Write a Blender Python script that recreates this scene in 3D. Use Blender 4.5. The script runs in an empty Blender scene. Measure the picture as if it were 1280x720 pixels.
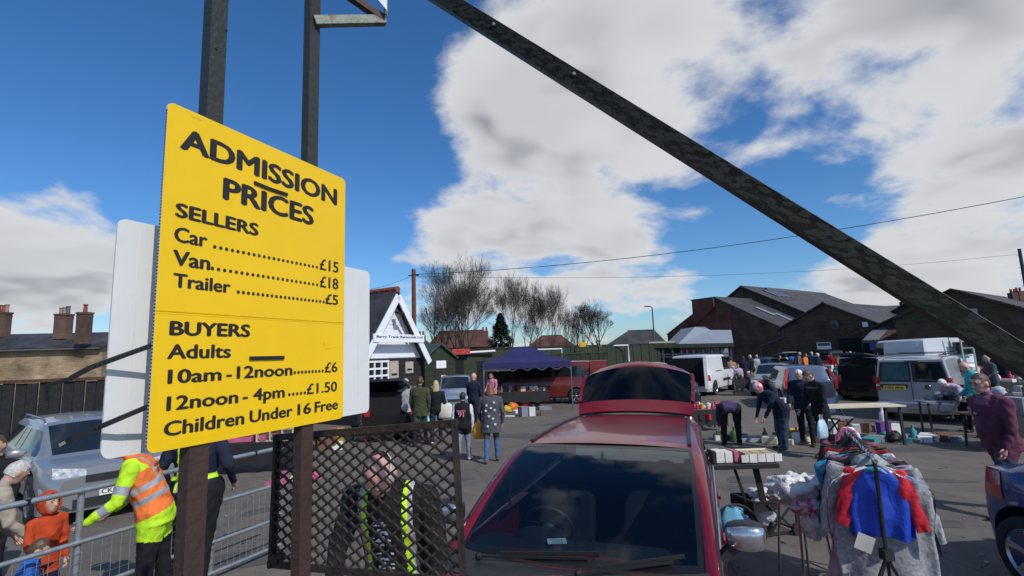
import bpy, bmesh, math, random
import numpy as np
from mathutils import Vector, Matrix, noise
random.seed(7)
S = bpy.context.scene
COL = S.collection
R = math.radians
# ---------------- camera ----------------
FPX, CAMH = 620.0, 2.25
up = Vector((-163., 4560., -FPX)).normalized()
fw = Vector((0, 0, -1.)); Yc = (fw - fw.dot(up)*up).normalized(); Xc = Yc.cross(up)
RC = Matrix((Xc, Yc, up))
cd = bpy.data.cameras.new('camera'); cam = bpy.data.objects.new('camera', cd); COL.objects.link(cam)
cam.matrix_world = Matrix.Translation((0, 0, CAMH)) @ RC.to_4x4()
cd.sensor_width = 36; cd.lens = FPX/1280*36; cd.clip_start = .02; cd.clip_end = 6000
S.camera = cam
def ray(px, py): return RC @ Vector((px-640, 360-py, -FPX))
def G(px, py, z=0.):
    r = ray(px, py); return Vector((0, 0, CAMH)) + r*((z-CAMH)/r.z)
def P(px, py, y):
    r = ray(px, py); return Vector((0, 0, CAMH)) + r*(y/r.y)
# ---------------- world: sky and clouds ----------------
SUN_AZ = (0.66, -0.75); SUN_EL = 43
W = bpy.data.worlds.new("World"); S.world = W; W.use_nodes = True
nt = W.node_tree; nt.nodes.clear(); N = nt.nodes.new; LK = nt.links.new
def mth(op, a, b=None, c=None, cl=False, t=None):
    t = t or nt
    n = t.nodes.new('ShaderNodeMath'); n.operation = op; n.use_clamp = cl
    for i, v in enumerate((a, b, c)):
        if v is None: continue
        if isinstance(v, (int, float)): n.inputs[i].default_value = v
        else: t.links.new(v, n.inputs[i])
    return n.outputs[0]
sky = N('ShaderNodeTexSky'); sky.sky_type = 'NISHITA'; sky.sun_disc = False
sky.sun_elevation = R(SUN_EL); sky.sun_rotation = math.atan2(SUN_AZ[0], SUN_AZ[1])
sky.air_density = 1.0; sky.dust_density = .7; sky.ozone_density = 4.0
tc = N('ShaderNodeTexCoord')
sep = N('ShaderNodeSeparateXYZ'); LK(tc.outputs['Generated'], sep.inputs[0])
zz = mth('ADD', mth('MAXIMUM', sep.outputs[2], 0.0), .30)
comb = N('ShaderNodeCombineXYZ')
LK(mth('DIVIDE', sep.outputs[0], zz), comb.inputs[0]); LK(mth('DIVIDE', sep.outputs[1], zz), comb.inputs[1])
def fbm(off, det=8):
    ad = N('ShaderNodeVectorMath'); ad.operation = 'ADD'; LK(comb.outputs[0], ad.inputs[0]); ad.inputs[1].default_value = off
    n = N('ShaderNodeTexNoise'); n.inputs['Scale'].default_value = 2.3; n.inputs['Detail'].default_value = det
    n.inputs['Roughness'].default_value = .56; n.inputs['Distortion'].default_value = .15; LK(ad.outputs[0], n.inputs['Vector'])
    return n.outputs['Fac']
# cloud banks: direction, angular size (deg), weight
BANKS = [((640,240),11,.42),((560,270),6,.22),((700,170),10,.34),((760,250),8,.30),((820,140),9,.30),((650,310),7,.25),((760,30),13,.40),((930,40),13,.42),((1090,30),13,.46),((1250,40),12,.42),((610,10),8,.22),((600,150),5,.18),
         ((960,150),7,.34),((1060,140),6,.26),((1240,110),6,.2),((1262,235),5,.45),((1195,275),5,.40),((1120,300),4.5,.34),((1250,320),4.5,.40),((1090,335),4,.25),((1230,352),4,.3),((60,262),8,.48),((150,285),6,.36),((20,325),6,.3),((60,395),5,.35),((110,320),4,.25),
         ((850,357),4,.42),((760,345),4.5,.30),((1020,352),4.5,.38),((560,335),5,.28),((700,330),6,.28),((660,375),5,.3),((1120,375),5,.3),((490,385),4,.3),
         ((200,60),20,-.45),((400,110),13,-.38),((330,250),14,-.42),((950,245),6,-.45),((905,315),4,-.35),((1050,225),6,-.5),((1160,195),5,-.45),((1000,295),6,-.45),((150,150),9,-.3),((860,300),5,-.2),
         ((-500,200),26,.35),((1900,150),28,.35),((700,-900),30,.25)]
acc = 0.0
nd = N('ShaderNodeVectorMath'); nd.operation = 'NORMALIZE'; LK(tc.outputs['Generated'], nd.inputs[0])
for (px, py), sz, w in BANKS:
    d = ray(px, py).normalized()
    dp = N('ShaderNodeVectorMath'); dp.operation = 'DOT_PRODUCT'; LK(nd.outputs[0], dp.inputs[0]); dp.inputs[1].default_value = d
    # gaussian in angle: exp((dot-1)*k)
    k = 1/(1-math.cos(R(sz)))
    e = mth('EXPONENT', mth('MULTIPLY', mth('SUBTRACT', dp.outputs['Value'], 1.0), k))
    acc = mth('MULTIPLY_ADD', e, w, acc)
n0 = fbm((3.1, 1.7, 0)); l0 = fbm((3.1, 1.7, 0), 2.6); l1 = fbm((3.1+.13, 1.7-.15, 0.0), 2.6)
acc = mth('MINIMUM', acc, .66)
dens = mth('ADD', mth('MULTIPLY_ADD', n0, 2.9, -1.66), acc)
dens0 = mth('ADD', mth('MULTIPLY_ADD', l0, 2.9, -1.66), acc); dens1 = mth('ADD', mth('MULTIPLY_ADD', l1, 2.9, -1.66), acc)
def mr(v, a, b, c, d, sm=True):
    n = N('ShaderNodeMapRange'); n.interpolation_type = 'SMOOTHSTEP' if sm else 'LINEAR'
    LK(v, n.inputs[0])
    for i, x in enumerate((a, b, c, d)): n.inputs[i+1].default_value = x
    return n.outputs[0]
alpha = mr(dens, -.08, .36, 0, .97)
shade = mr(mth('SUBTRACT', dens1, dens0), -.22, .26, .0, 1.0)      # 1 where more cloud lies towards the sun
thick = mr(dens0, .15, 1.0, 0, 1)
dark = mth('MULTIPLY', thick, mth('MULTIPLY_ADD', shade, .8, .28), cl=True)
cr = N('ShaderNodeValToRGB'); LK(dark, cr.inputs[0])
cr.color_ramp.elements[0].color = (.88, .89, .92, 1); cr.color_ramp.elements[1].color = (.33, .345, .39, 1)
e_ = cr.color_ramp.elements.new(.45); e_.color = (.66, .67, .70, 1)
hs = N('ShaderNodeHueSaturation'); hs.inputs['Saturation'].default_value = 1.2; LK(sky.outputs[0], hs.inputs['Color'])
tn = N('ShaderNodeMix'); tn.data_type = 'RGBA'; tn.blend_type = 'MULTIPLY'; tn.inputs[0].default_value = 1; tn.inputs[7].default_value = (.80, .96, 1.10, 1); LK(hs.outputs[0], tn.inputs[6])
b1 = N('ShaderNodeBackground'); b1.inputs[1].default_value = .108; LK(tn.outputs[2], b1.inputs[0])
b2 = N('ShaderNodeBackground'); b2.inputs[1].default_value = .72; LK(cr.outputs[0], b2.inputs[0])
mx = N('ShaderNodeMixShader'); LK(alpha, mx.inputs[0]); LK(b1.outputs[0], mx.inputs[1]); LK(b2.outputs[0], mx.inputs[2])
wo = N('ShaderNodeOutputWorld'); LK(mx.outputs[0], wo.inputs[0])
# ---------------- sun ----------------
sl = bpy.data.lights.new('sun', 'SUN'); sl.energy = 3.0; sl.angle = R(.53); sl.color = (1, .955, .89)
sun = bpy.data.objects.new('sun', sl); COL.objects.link(sun)
sd = Vector((SUN_AZ[0]*math.cos(R(SUN_EL)), SUN_AZ[1]*math.cos(R(SUN_EL)), math.sin(R(SUN_EL))))
sun.rotation_euler = sd.to_track_quat('Z', 'Y').to_euler(); sun.location = (20, -20, 40)
S.view_settings.view_transform = 'Standard'; S.view_settings.look = 'None'
S.view_settings.exposure = 0.14; S.view_settings.gamma = 1
S.cycles.max_bounces = 6; S.cycles.transparent_max_bounces = 12; S.cycles.use_denoising = True
# ---------------- materials ----------------
MATS = {}
def M(name, col=None, rough=.6, metal=0, var=.18, vs=6, bump=.15, bs=40, col2=None, thr=.5, wid=.2, coat=0, trans=0, spec=.5, emis=0):
    if name in MATS: return MATS[name]
    m = bpy.data.materials.new(name); m.use_nodes = True; t = m.node_tree
    b = t.nodes['Principled BSDF']; L = t.links.new
    c = t.nodes.new('ShaderNodeTexCoord')
    n = t.nodes.new('ShaderNodeTexNoise'); n.inputs['Scale'].default_value = vs; n.inputs['Detail'].default_value = 6; n.inputs['Roughness'].default_value = .62
    L(c.outputs['Object'], n.inputs['Vector'])
    r = t.nodes.new('ShaderNodeValToRGB'); L(n.outputs['Fac'], r.inputs[0])
    if col2:
        r.color_ramp.elements[0].position = max(0, thr-wid); r.color_ramp.elements[1].position = min(1, thr+wid)
        r.color_ramp.elements[0].color = (*col, 1); r.color_ramp.elements[1].color = (*col2, 1)
    else:
        r.color_ramp.elements[0].position = .3; r.color_ramp.elements[1].position = .7
        r.color_ramp.elements[0].color = (*[x*(1-var) for x in col], 1); r.color_ramp.elements[1].color = (*[min(1, x*(1+var)) for x in col], 1)
    L(r.outputs[0], b.inputs['Base Color'])
    b.inputs['Roughness'].default_value = rough; b.inputs['Metallic'].default_value = metal
    b.inputs['Specular IOR Level'].default_value = spec; b.inputs['Coat Weight'].default_value = coat; b.inputs['Coat Roughness'].default_value = .04
    b.inputs['Transmission Weight'].default_value = trans
    if bump:
        n2 = t.nodes.new('ShaderNodeTexNoise'); n2.inputs['Scale'].default_value = bs; n2.inputs['Detail'].default_value = 5
        L(c.outputs['Object'], n2.inputs['Vector'])
        bp = t.nodes.new('ShaderNodeBump'); bp.inputs['Strength'].default_value = bump; bp.inputs['Distance'].default_value = .4/bs
        L(n2.outputs['Fac'], bp.inputs['Height']); L(bp.outputs[0], b.inputs['Normal'])
    MATS[name] = m; return m
def pattern(name, kind, c1, c2, scale=(1, 1, 1), rough=.8, mortar=.02, bump=.5):
    """brick / corrugation / check patterns, in object space"""
    if name in MATS: return MATS[name]
    m = bpy.data.materials.new(name); m.use_nodes = True; t = m.node_tree; b = t.nodes['Principled BSDF']; L = t.links.new
    c = t.nodes.new('ShaderNodeTexCoord'); sp = t.nodes.new('ShaderNodeSeparateXYZ'); L(c.outputs['Object'], sp.inputs[0])
    cb = t.nodes.new('ShaderNodeCombineXYZ'); L(mth('ADD', sp.outputs[0], sp.outputs[1], t=t), cb.inputs[0]); L(sp.outputs[2], cb.inputs[1])
    br = t.nodes.new('ShaderNodeTexBrick'); L(cb.outputs[0], br.inputs['Vector'])
    br.inputs['Scale'].default_value = 1; br.inputs['Brick Width'].default_value = scale[0]; br.inputs['Row Height'].default_value = scale[1]
    br.inputs['Mortar Size'].default_value = mortar; br.inputs['Color1'].default_value = (*c1, 1); br.inputs['Color2'].default_value = (*c2, 1)
    br.inputs['Mortar'].default_value = (*[min(1, x*1.25+.01) for x in c1], 1)
    n = t.nodes.new('ShaderNodeTexNoise'); n.inputs['Scale'].default_value = .7; n.inputs['Detail'].default_value = 8; L(c.outputs['Object'], n.inputs['Vector'])
    mx = t.nodes.new('ShaderNodeMix'); mx.data_type = 'RGBA'; mx.blend_type = 'MULTIPLY'; mx.inputs[0].default_value = 1
    rr = t.nodes.new('ShaderNodeValToRGB'); rr.color_ramp.elements[0].position = .3; rr.color_ramp.elements[0].color = (.45, .45, .45, 1); rr.color_ramp.elements[1].position = .7; rr.color_ramp.elements[1].color = (1.3, 1.3, 1.3, 1)
    L(n.outputs['Fac'], rr.inputs[0]); L(br.outputs['Color'], mx.inputs[6]); L(rr.outputs[0], mx.inputs[7]); L(mx.outputs[2], b.inputs['Base Color'])
    b.inputs['Roughness'].default_value = rough
    bp = t.nodes.new('ShaderNodeBump'); bp.inputs['Strength'].default_value = bump; bp.inputs['Distance'].default_value = .03
    L(br.outputs['Fac'], bp.inputs['Height']); bp.invert = True; L(bp.outputs[0], b.inputs['Normal'])
    MATS[name] = m; return m
def flat(name, c, rough=.6, metal=0, **k): return M(name, c, rough, metal, **k)
# ---------------- mesh helpers ----------------
class MB:
    def __init__(s): s.v = []; s.f = []; s.m = []; s.cur = 0
    def add(s, vs, fs, mi=None):
        o = len(s.v); s.v += [tuple(v) for v in vs]; s.f += [tuple(i+o for i in f) for f in fs]; s.m += [s.cur if mi is None else mi]*len(fs); return s
    def box(s, c, sz, rot=None, mi=None, taper=1.0):
        x, y, z = sz[0]/2, sz[1]/2, sz[2]/2; t = taper
        vs = [Vector(p) for p in ((-x,-y,-z),(x,-y,-z),(x,y,-z),(-x,y,-z),(-x*t,-y*t,z),(x*t,-y*t,z),(x*t,y*t,z),(-x*t,y*t,z))]
        if rot is not None:
            if not isinstance(rot, Matrix): rot = Matrix.Rotation(rot, 3, 'Z')
            vs = [rot @ v for v in vs]
        c = Vector(c); vs = [v+c for v in vs]
        return s.add(vs, [(0,3,2,1),(4,5,6,7),(0,1,5,4),(1,2,6,5),(2,3,7,6),(3,0,4,7)], mi)
    def bar(s, a, b, w, h=None, mi=None, upv=(0, 0, 1)):
        a = Vector(a); b = Vector(b); h = w if h is None else h; d = b-a; L = d.length; d.normalize()
        u = Vector(upv); 
        if abs(u.dot(d)) > .98: u = Vector((0, 1, 0))
        sx = d.cross(u).normalized(); uz = sx.cross(d)
        return s.box((a+b)/2, (w, L, h), Matrix((sx, d, uz)).transposed(), mi)
    def tube(s, pts, r, n=6, mi=None, cap=True):
        pts = [Vector(p) for p in pts]; rs = r if isinstance(r, (list, tuple)) else [r]*len(pts); vs = []; fs = []
        t0 = (pts[1]-pts[0]).normalized(); nrm = t0.orthogonal().normalized()
        for i, p in enumerate(pts):
            t = ((pts[min(i+1, len(pts)-1)]-pts[max(i-1, 0)])).normalized()
            nrm = (nrm - nrm.dot(t)*t)
            nrm = nrm.normalized() if nrm.length > 1e-6 else t.orthogonal().normalized()
            bn = t.cross(nrm)
            for k in range(n):
                a = 2*math.pi*k/n; vs.append(p+(nrm*math.cos(a)+bn*math.sin(a))*rs[i])
        for i in range(len(pts)-1):
            for k in range(n):
                a = i*n+k; b = i*n+(k+1) % n; fs.append((a, b, b+n, a+n))
        if cap: fs.append(tuple(range(n))[::-1]); fs.append(tuple(range((len(pts)-1)*n, len(pts)*n)))
        return s.add(vs, fs, mi)
    def loft(s, rings, cap=True, mi=None, closed=True):
        n = len(rings[0]); vs = [p for r in rings for p in r]; fs = []
        for i in range(len(rings)-1):
            for k in range(n if closed else n-1):
                a = i*n+k; b = i*n+(k+1) % n; fs.append((a, b, b+n, a+n))
        if cap: fs.append(tuple(range(n))[::-1]); fs.append(tuple(range((len(rings)-1)*n, len(rings)*n)))
        return s.add(vs, fs, mi)
    def ell(s, c, r, n=12, m=8, rot=None, mi=None, keep=None, nz=0):
        c = Vector(c); r = (r, r, r) if isinstance(r, (int, float)) else r; vs = []; fs = []
        for i in range(m+1):
            th = math.pi*i/m
            for k in range(n):
                a = 2*math.pi*k/n; p = Vector((math.sin(th)*math.cos(a), math.sin(th)*math.sin(a), -math.cos(th)))
                q = Vector((p.x*r[0], p.y*r[1], p.z*r[2]))
                if nz: q *= 1+nz*noise.noise(p*3+c*7)
                if rot is not None: q = rot @ q
                vs.append(q+c)
        for i in range(m):
            for k in range(n):
                if keep:
                    th = math.pi*(i+.5)/m; a = 2*math.pi*(k+.5)/n
                    if not keep(Vector((math.sin(th)*math.cos(a), math.sin(th)*math.sin(a), -math.cos(th)))): continue
                a = i*n+k; b = i*n+(k+1) % n; fs.append((a, b, b+n, a+n))
        return s.add(vs, fs, mi)
    def quad(s, *p, mi=None): return s.add(p, [tuple(range(len(p)))], mi)
    def prism(s, poly, d, mi=None):
        """poly: 3D points, d: extrusion vector"""
        n = len(poly); poly = [Vector(p) for p in poly]; d = Vector(d)
        fs = [tuple(range(n))[::-1], tuple(range(n, 2*n))]+[(i, (i+1) % n, (i+1) % n+n, i+n) for i in range(n)]
        return s.add(poly+[p+d for p in poly], fs, mi)
    def build(s, name, mats, parent=None, smooth=None, bev=0, loc=None, rz=0, merge=False):
        me = bpy.data.meshes.new(name); me.from_pydata(s.v, [], s.f)
        mats = mats if isinstance(mats, (list, tuple)) else [mats]
        for m in mats: me.materials.append(m)
        if len(mats) > 1: me.polygons.foreach_set('material_index', s.m)
        if merge or bev:
            bm = bmesh.new(); bm.from_mesh(me)
            if merge: bmesh.ops.remove_doubles(bm, verts=bm.verts, dist=1e-4)
            bmesh.ops.recalc_face_normals(bm, faces=bm.faces)
            if bev:
                try: bmesh.ops.bevel(bm, geom=[e for e in bm.edges if e.is_manifold and e.calc_face_angle(0) > .5], offset=bev, segments=2, affect='EDGES', profile=.6)
                except Exception: pass
            bm.to_mesh(me); bm.free()
        me.update()
        if smooth: me.shade_smooth(); me.set_sharp_from_angle(angle=R(smooth))
        o = bpy.data.objects.new(name, me); COL.objects.link(o)
        if parent: o.parent = parent
        if loc is not None: o.location = loc
        if rz: o.rotation_euler[2] = rz
        return o
def tag(o, label=None, cat=None, group=None, kind=None):
    if label: o['label'] = label
    if cat: o['category'] = cat
    if group: o['group'] = group
    if kind: o['kind'] = kind
    return o
def empty(name, loc, rz, label, cat, group=None):
    o = bpy.data.objects.new(name, None); COL.objects.link(o); o.location = loc; o.rotation_euler[2] = rz; o.empty_display_size = .1
    return tag(o, label, cat, group)
def copy_tree(o, parent=None):
    c = o.copy(); COL.objects.link(c); c.parent = parent
    for ch in list(o.children): copy_tree(ch, c)
    return c
def evalmesh(o):
    dg = bpy.context.evaluated_depsgraph_get(); me = bpy.data.meshes.new_from_object(o.evaluated_get(dg)); return me
def text_obj(body, mat, parent, x0, x1, z0, cap, y=-.004, bold=.02, name='lettering', depth=.0006):
    """flat lettering in the parent's x-z plane fitted between x0 and x1, baseline z0, capital height cap"""
    cu = bpy.data.curves.new(name, 'FONT'); cu.body = body; cu.size = 1; cu.offset = .0; cu.extrude = .0; cu.resolution_u = 3
    o = bpy.data.objects.new(name, cu); COL.objects.link(o); me = evalmesh(o)
    bpy.data.objects.remove(o); bpy.data.curves.remove(cu)
    co = np.empty(len(me.vertices)*3, 'f'); me.vertices.foreach_get('co', co); co = co.reshape(-1, 3)
    xa, xb = co[:, 0].min(), co[:, 0].max(); sx = (x1-x0)/(xb-xa); sz = cap/.729
    out = np.empty_like(co); out[:, 0] = x0+(co[:, 0]-xa)*sx; out[:, 1] = y; out[:, 2] = z0+co[:, 1]*sz
    me.vertices.foreach_set('co', out.ravel())
    if bold > .012:     # heavier strokes: the same outline laid three times, a hair apart
        bm = bmesh.new(); w = bold*1.25*abs(sx); vs0 = None
        for i, (dx, dz) in enumerate(((-w, 0), (w, 0), (0, w*.45), (0, -w*.45), (0, 0))):
            m2 = me.copy(); m2.transform(Matrix.Translation((dx, -.00006*i, dz))); bm.from_mesh(m2); bpy.data.meshes.remove(m2)
        bm.to_mesh(me); bm.free()
    me.name = name; me.materials.clear(); me.materials.append(mat); me.update()
    o = bpy.data.objects.new(name, me); COL.objects.link(o); o.parent = parent
    return o
# ---------------- vehicles ----------------
def lerp(a, b, t): return a+(b-a)*t
def pl(pts, x):
    if x <= pts[0][0]: return pts[0][1]
    for (a, b), (c, d) in zip(pts, pts[1:]):
        if x <= c: return lerp(b, d, (x-a)/(c-a) if c > a else 1)
    return pts[-1][1]
def clamp(x, a=0., b=1.): return max(a, min(b, x))
M('glass_dark', (.012, .016, .02), .04, var=.1, bump=0, spec=.8)
M('tyre', (.018, .018, .019), .85, bump=.3)
M('black_trim', (.02, .02, .022), .55)
M('alloy', (.45, .46, .48), .3, .9, bump=0)
M('plate_white', (.75, .76, .74), .4, bump=0); M('plate_yellow', (.72, .48, .06), .4, bump=0)
M('ink', (.012, .012, .014), .6, bump=0, var=.05)
M('lamp_clear', (.75, .78, .8), .1, .4, var=.6, vs=14, bump=.4, bs=30); M('lamp_red', (.42, .015, .015), .15, bump=.25, bs=50, coat=1)
M('interior', (.014, .014, .017), .85)
class Car:
    """local frame: x forward, y to the car's left, z up, origin on the ground under the middle"""
    def __init__(c, **k):
        d = dict(L=4.1, W=1.74, H=1.48, hood=.80, belt=.93, beltr=.98, ws=1.05, rf=.25, rr=-1.55, rb=-1.95, tail=1.0, sill=.28, wr=None, wheel=.31, tuck=.16, wf=1.25, wrr=-1.3, bot=.2, nose=.62)
        d.update(k); c.__dict__.update(d)
        if c.wr is None: c.wr = c.W/2*.76
        h = c.L/2
        c.top = sorted([(-h, c.tail-.04), (-h+.03, c.tail), (c.rb, c.tail+.02), (c.rr, c.H-.035), (c.rr+.25, c.H-.01), ((c.rf+c.rr)/2, c.H), (c.rf-.15, c.H-.02), (c.rf, c.H-.05), (c.ws, c.belt+.04), (c.ws+.15, c.belt), (h-.28, c.hood), (h-.1, c.hood-.07), (h-.02, c.nose)])
    def zt(c, x): return pl(c.top, x)
    def w(c, x):
        t = abs(x)/(c.L/2); return c.W/2*(1-.02*t*t-c.tuck*max(0, (t-.8)/.2)**2)
    def bl(c, x): return pl([(-c.L/2, c.beltr), (c.L/2*.3, c.belt), (c.ws, c.belt), (c.L/2-.28, c.hood-.03), (c.L/2, c.nose-.05)], x)
    def sec(c, x):
        w = c.w(x); zt = c.zt(x); zb = min(c.bl(x), zt-.005); g = clamp((zt-zb-.02)/.42)
        wr = lerp(w-.2, c.wr, g); a = w-.05
        zs = min(zt, c.H) - .075*g
        pts = [(0, c.bot), (w-.16, c.bot), (w-.04, c.sill), (w, lerp(c.sill, zb, .45)), (w-.012, lerp(c.sill, zb, .8)), (a, zb)]
        for q in (.33, .66): pts.append((lerp(a-.02*g, wr, q**1.1), lerp(zb, zs, q)))
        pts += [(wr, zs), (wr-.055*(.3+.7*g), lerp(zs, zt, .72)), (wr*.6, zt+.004), (0, zt+.012*g+.008)]
        return pts
    def side_y(c, x, z):
        p = c.sec(x)[2:9]
        for (y0, z0), (y1, z1) in zip(p, p[1:]):
            if z0 <= z <= z1+1e-6: return lerp(y0, y1, (z-z0)/max(1e-6, z1-z0))
        return p[-1][0] if z > p[-1][1] else p[0][0]
    def top_z(c, x, y):
        p = c.sec(x)[8:][::-1]; y = abs(y)
        for (y0, z0), (y1, z1) in zip(p, p[1:]):
            if y0 <= y <= y1: return lerp(z0, z1, (y-y0)/max(1e-6, y1-y0))
        return p[-1][1]
    def side_pane(c, xs_bot, xs_top, z0, z1, side, off=.006, n=8, m=4):
        vs = []
        for j in range(m+1):
            q = j/m
            for i in range(n+1):
                x = lerp(lerp(xs_bot[0], xs_top[0], q), lerp(xs_bot[1], xs_top[1], q), i/n)
                z = lerp(z0, z1, q) if not callable(z0) else lerp(z0(x), z1, q)
                vs.append((x, side*(c.side_y(x, z)+off), z+off*.2))
        fs = [(j*(n+1)+i, j*(n+1)+i+1, (j+1)*(n+1)+i+1, (j+1)*(n+1)+i) for j in range(m) for i in range(n)]
        return vs, fs if side < 0 else [f[::-1] for f in fs]
    def top_pane(c, xa, xb, marg=.07, off=.006, n=10, m=8, yl=None):
        vs = []
        for i in range(m+1):
            x = lerp(xa, xb, i/m); s = c.sec(x); yy = s[9][0]-marg+.03 if yl is None else yl
            for k in range(n+1):
                y = lerp(-yy, yy, k/n); vs.append((x+(off if xb < xa else -off)*.7, y, c.top_z(x, y)+off))
        fs = [(j*(n+1)+i, j*(n+1)+i+1, (j+1)*(n+1)+i+1, (j+1)*(n+1)+i) for j in range(m) for i in range(n)]
        return vs, fs
    def shell(c, mat, root, cut=True, skip=None, name='body'):
        h = c.L/2; keys = sorted(set([round(k[0], 3) for k in c.top]+[round(lerp(-h, h-.02, i/34), 3) for i in range(35)]))
        keys = [k for k in keys if k <= h-.02]
        b = MB(); rings = []
        for x in keys:
            s = c.sec(x); rings.append([Vector((x, y, z)) for y, z in s]+[Vector((x, -y, z)) for y, z in s[-2:0:-1]])
        # rounded nose and tail: slightly inset end rings
        def endring(r, dx):
            cx = sum((p.z for p in r))/len(r); return [Vector((p.x+dx, p.y*.93, cx+(p.z-cx)*.9)) for p in r]
        rings = [endring(rings[0], -.035)]+rings+[endring(rings[-1], .05)]
        b.loft(rings)
        o = b.build(name, mat, None, smooth=32, merge=True)
        if cut:
            cb = MB()
            for x in (c.wf, c.wrr):
                for s in (-1, 1):
                    n = 22; yo, yi = s*(c.W/2+.1), s*(c.W/2-.3); rr = c.wheel+.065
                    ra = [Vector((x+rr*math.cos(2*math.pi*k/n), yo, c.wheel+.02+rr*math.sin(2*math.pi*k/n))) for k in range(n)]
                    rb = [Vector((p.x, yi, p.z)) for p in ra]
                    cb.loft([ra, rb])
            co = cb.build('cut', mat, None, merge=True)
            md = o.modifiers.new('b', 'BOOLEAN'); md.object = co; md.operation = 'DIFFERENCE'; md.solver = 'EXACT'
            me = evalmesh(o); bpy.data.objects.remove(o); bpy.data.objects.remove(co)
            me.name = name; me.shade_smooth(); me.set_sharp_from_angle(angle=R(32)); o = bpy.data.objects.new(name, me); COL.objects.link(o)
            lb = MB()
            for x in (c.wf, c.wrr):
                for s in (-1, 1):
                    n = 20; rr = c.wheel+.06
                    lb.add([(x+rr*math.cos(2*math.pi*k/n), s*(c.W/2-.28), c.wheel+.02+rr*math.sin(2*math.pi*k/n)) for k in range(n)], [tuple(range(n))])
            lb.build('wheel_well', MATS['black_trim'], root)
        o.parent = root
        return o
    def wheels(c, root, spokes=5, rimmat='alloy', only=None, wide=.2):
        first = None
        for x in (c.wf, c.wrr):
            for s in (-1, 1):
                e = bpy.data.objects.new('wheel', None); COL.objects.link(e); e.parent = root; e.location = (x, s*(c.w(x)-wide/2-.0), c.wheel)
                if s < 0: e.rotation_euler[2] = math.pi
                if first is None:
                    r = c.wheel; b = MB(); n = 28
                    prof = [(r*.66, .1), (r*.7, .11), (r*.9, .105), (r*.985, .085), (r, .05), (r, -.05), (r*.985, -.085), (r*.9, -.1), (r*.66, -.1)]
                    b.loft([[Vector((q*math.cos(2*math.pi*k/n), y*wide/.2, q*math.sin(2*math.pi*k/n))) for k in range(n)] for q, y in prof], cap=False)
                    ty = b.build('tyre', MATS['tyre'], e, smooth=40)
                    b = MB(); pr = [(r*.67, .09), (r*.65, .06), (r*.62, .02), (r*.0, .0)]
                    b.loft([[Vector((q*math.cos(2*math.pi*k/n), y, q*math.sin(2*math.pi*k/n))) for k in range(n)] for q, y in pr], cap=False, mi=1)
                    pr = [(r*.70, .1), (r*.67, .105), (r*.62, .085)]
                    b.loft([[Vector((q*math.cos(2*math.pi*k/n), y, q*math.sin(2*math.pi*k/n))) for k in range(n)] for q, y in pr], cap=False)
                    for k in range(spokes):
                        a = 2*math.pi*k/spokes+.3; d = Vector((math.cos(a), 0, math.sin(a)))
                        for da in (-.1, .1):
                            d2 = Vector((math.cos(a+da), 0, math.sin(a+da)))
                            b.bar(d*r*.12+Vector((0, .07, 0)), d2*r*.65+Vector((0, .085, 0)), r*.09, .03, upv=(0, 1, 0))
                    b.ell((0, .07, 0), (r*.17, .025, r*.17), 10, 6)
                    rm = b.build('rim', [MATS[rimmat], MATS['black_trim']], e, smooth=40)
                    first = (ty, rm)
                else:
                    for q in first:
                        z = q.copy(); COL.objects.link(z); z.parent = e
    def seam(c, xs, root, z0=None, z1=None, name='door_gap'):
        b = MB()
        for x in xs:
            for s in (-1, 1):
                za = c.sill+.06 if z0 is None else z0; zb = c.bl(x)-.02 if z1 is None else z1; n = 8; vs = []; fs = []
                for i in range(n+1):
                    z = lerp(za, zb, i/n); y = c.side_y(x, z)+.003
                    vs += [(x-.005, s*y, z), (x+.005, s*y, z)]
                for i in range(n): fs.append((2*i, 2*i+1, 2*i+3, 2*i+2))
                b.add(vs, fs)
        b.build(name, MATS['ink'], root)
    def handle(c, x, z, root, mat, sides=(-1, 1)):
        for s in sides:
            b = MB(); y = c.side_y(x, z); b.box((x, s*(y+.018), z), (.17, .03, .032)); b.build('door_handle', mat, root, bev=.008)
    def mirrors(c, root, mat, x=None, z=None, sides=(-1, 1)):
        x = c.ws-.42 if x is None else x; z = c.belt+.09 if z is None else z
        for s in sides:
            b = MB(); y = c.side_y(x, c.belt)
            b.ell((x, s*(y+.14), z), (.06, .12, .075), 14, 8); b.bar((x, s*(y-.02), z-.06), (x, s*(y+.08), z-.03), .05)
            o = b.build('door_mirror', mat, root, smooth=50)
            g = MB(); n = 14; g.add([(x-.061, s*(y+.14)+.1*math.cos(2*math.pi*k/n), z+.058*math.sin(2*math.pi*k/n)) for k in range(n)], [tuple(range(n))])
            g.build('mirror_glass', MATS['alloy'], o)
    def plate(c, root, text, x, z, front, mat=None, w=.52):
        b = MB(); b.box((0, 0, 0), (w, .015, .115)); e = b.build('number_plate', MATS['plate_white' if front else 'plate_yellow'] if mat is None else mat, root, bev=.003)
        e.location = (x, 0, z); e.rotation_euler[2] = R(90) if front else R(-90)
        text_obj(text, MATS['ink'], e, -w*.45, w*.45, -.035, .07, y=-.0095, bold=.015, name='registration')
        return e
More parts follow.
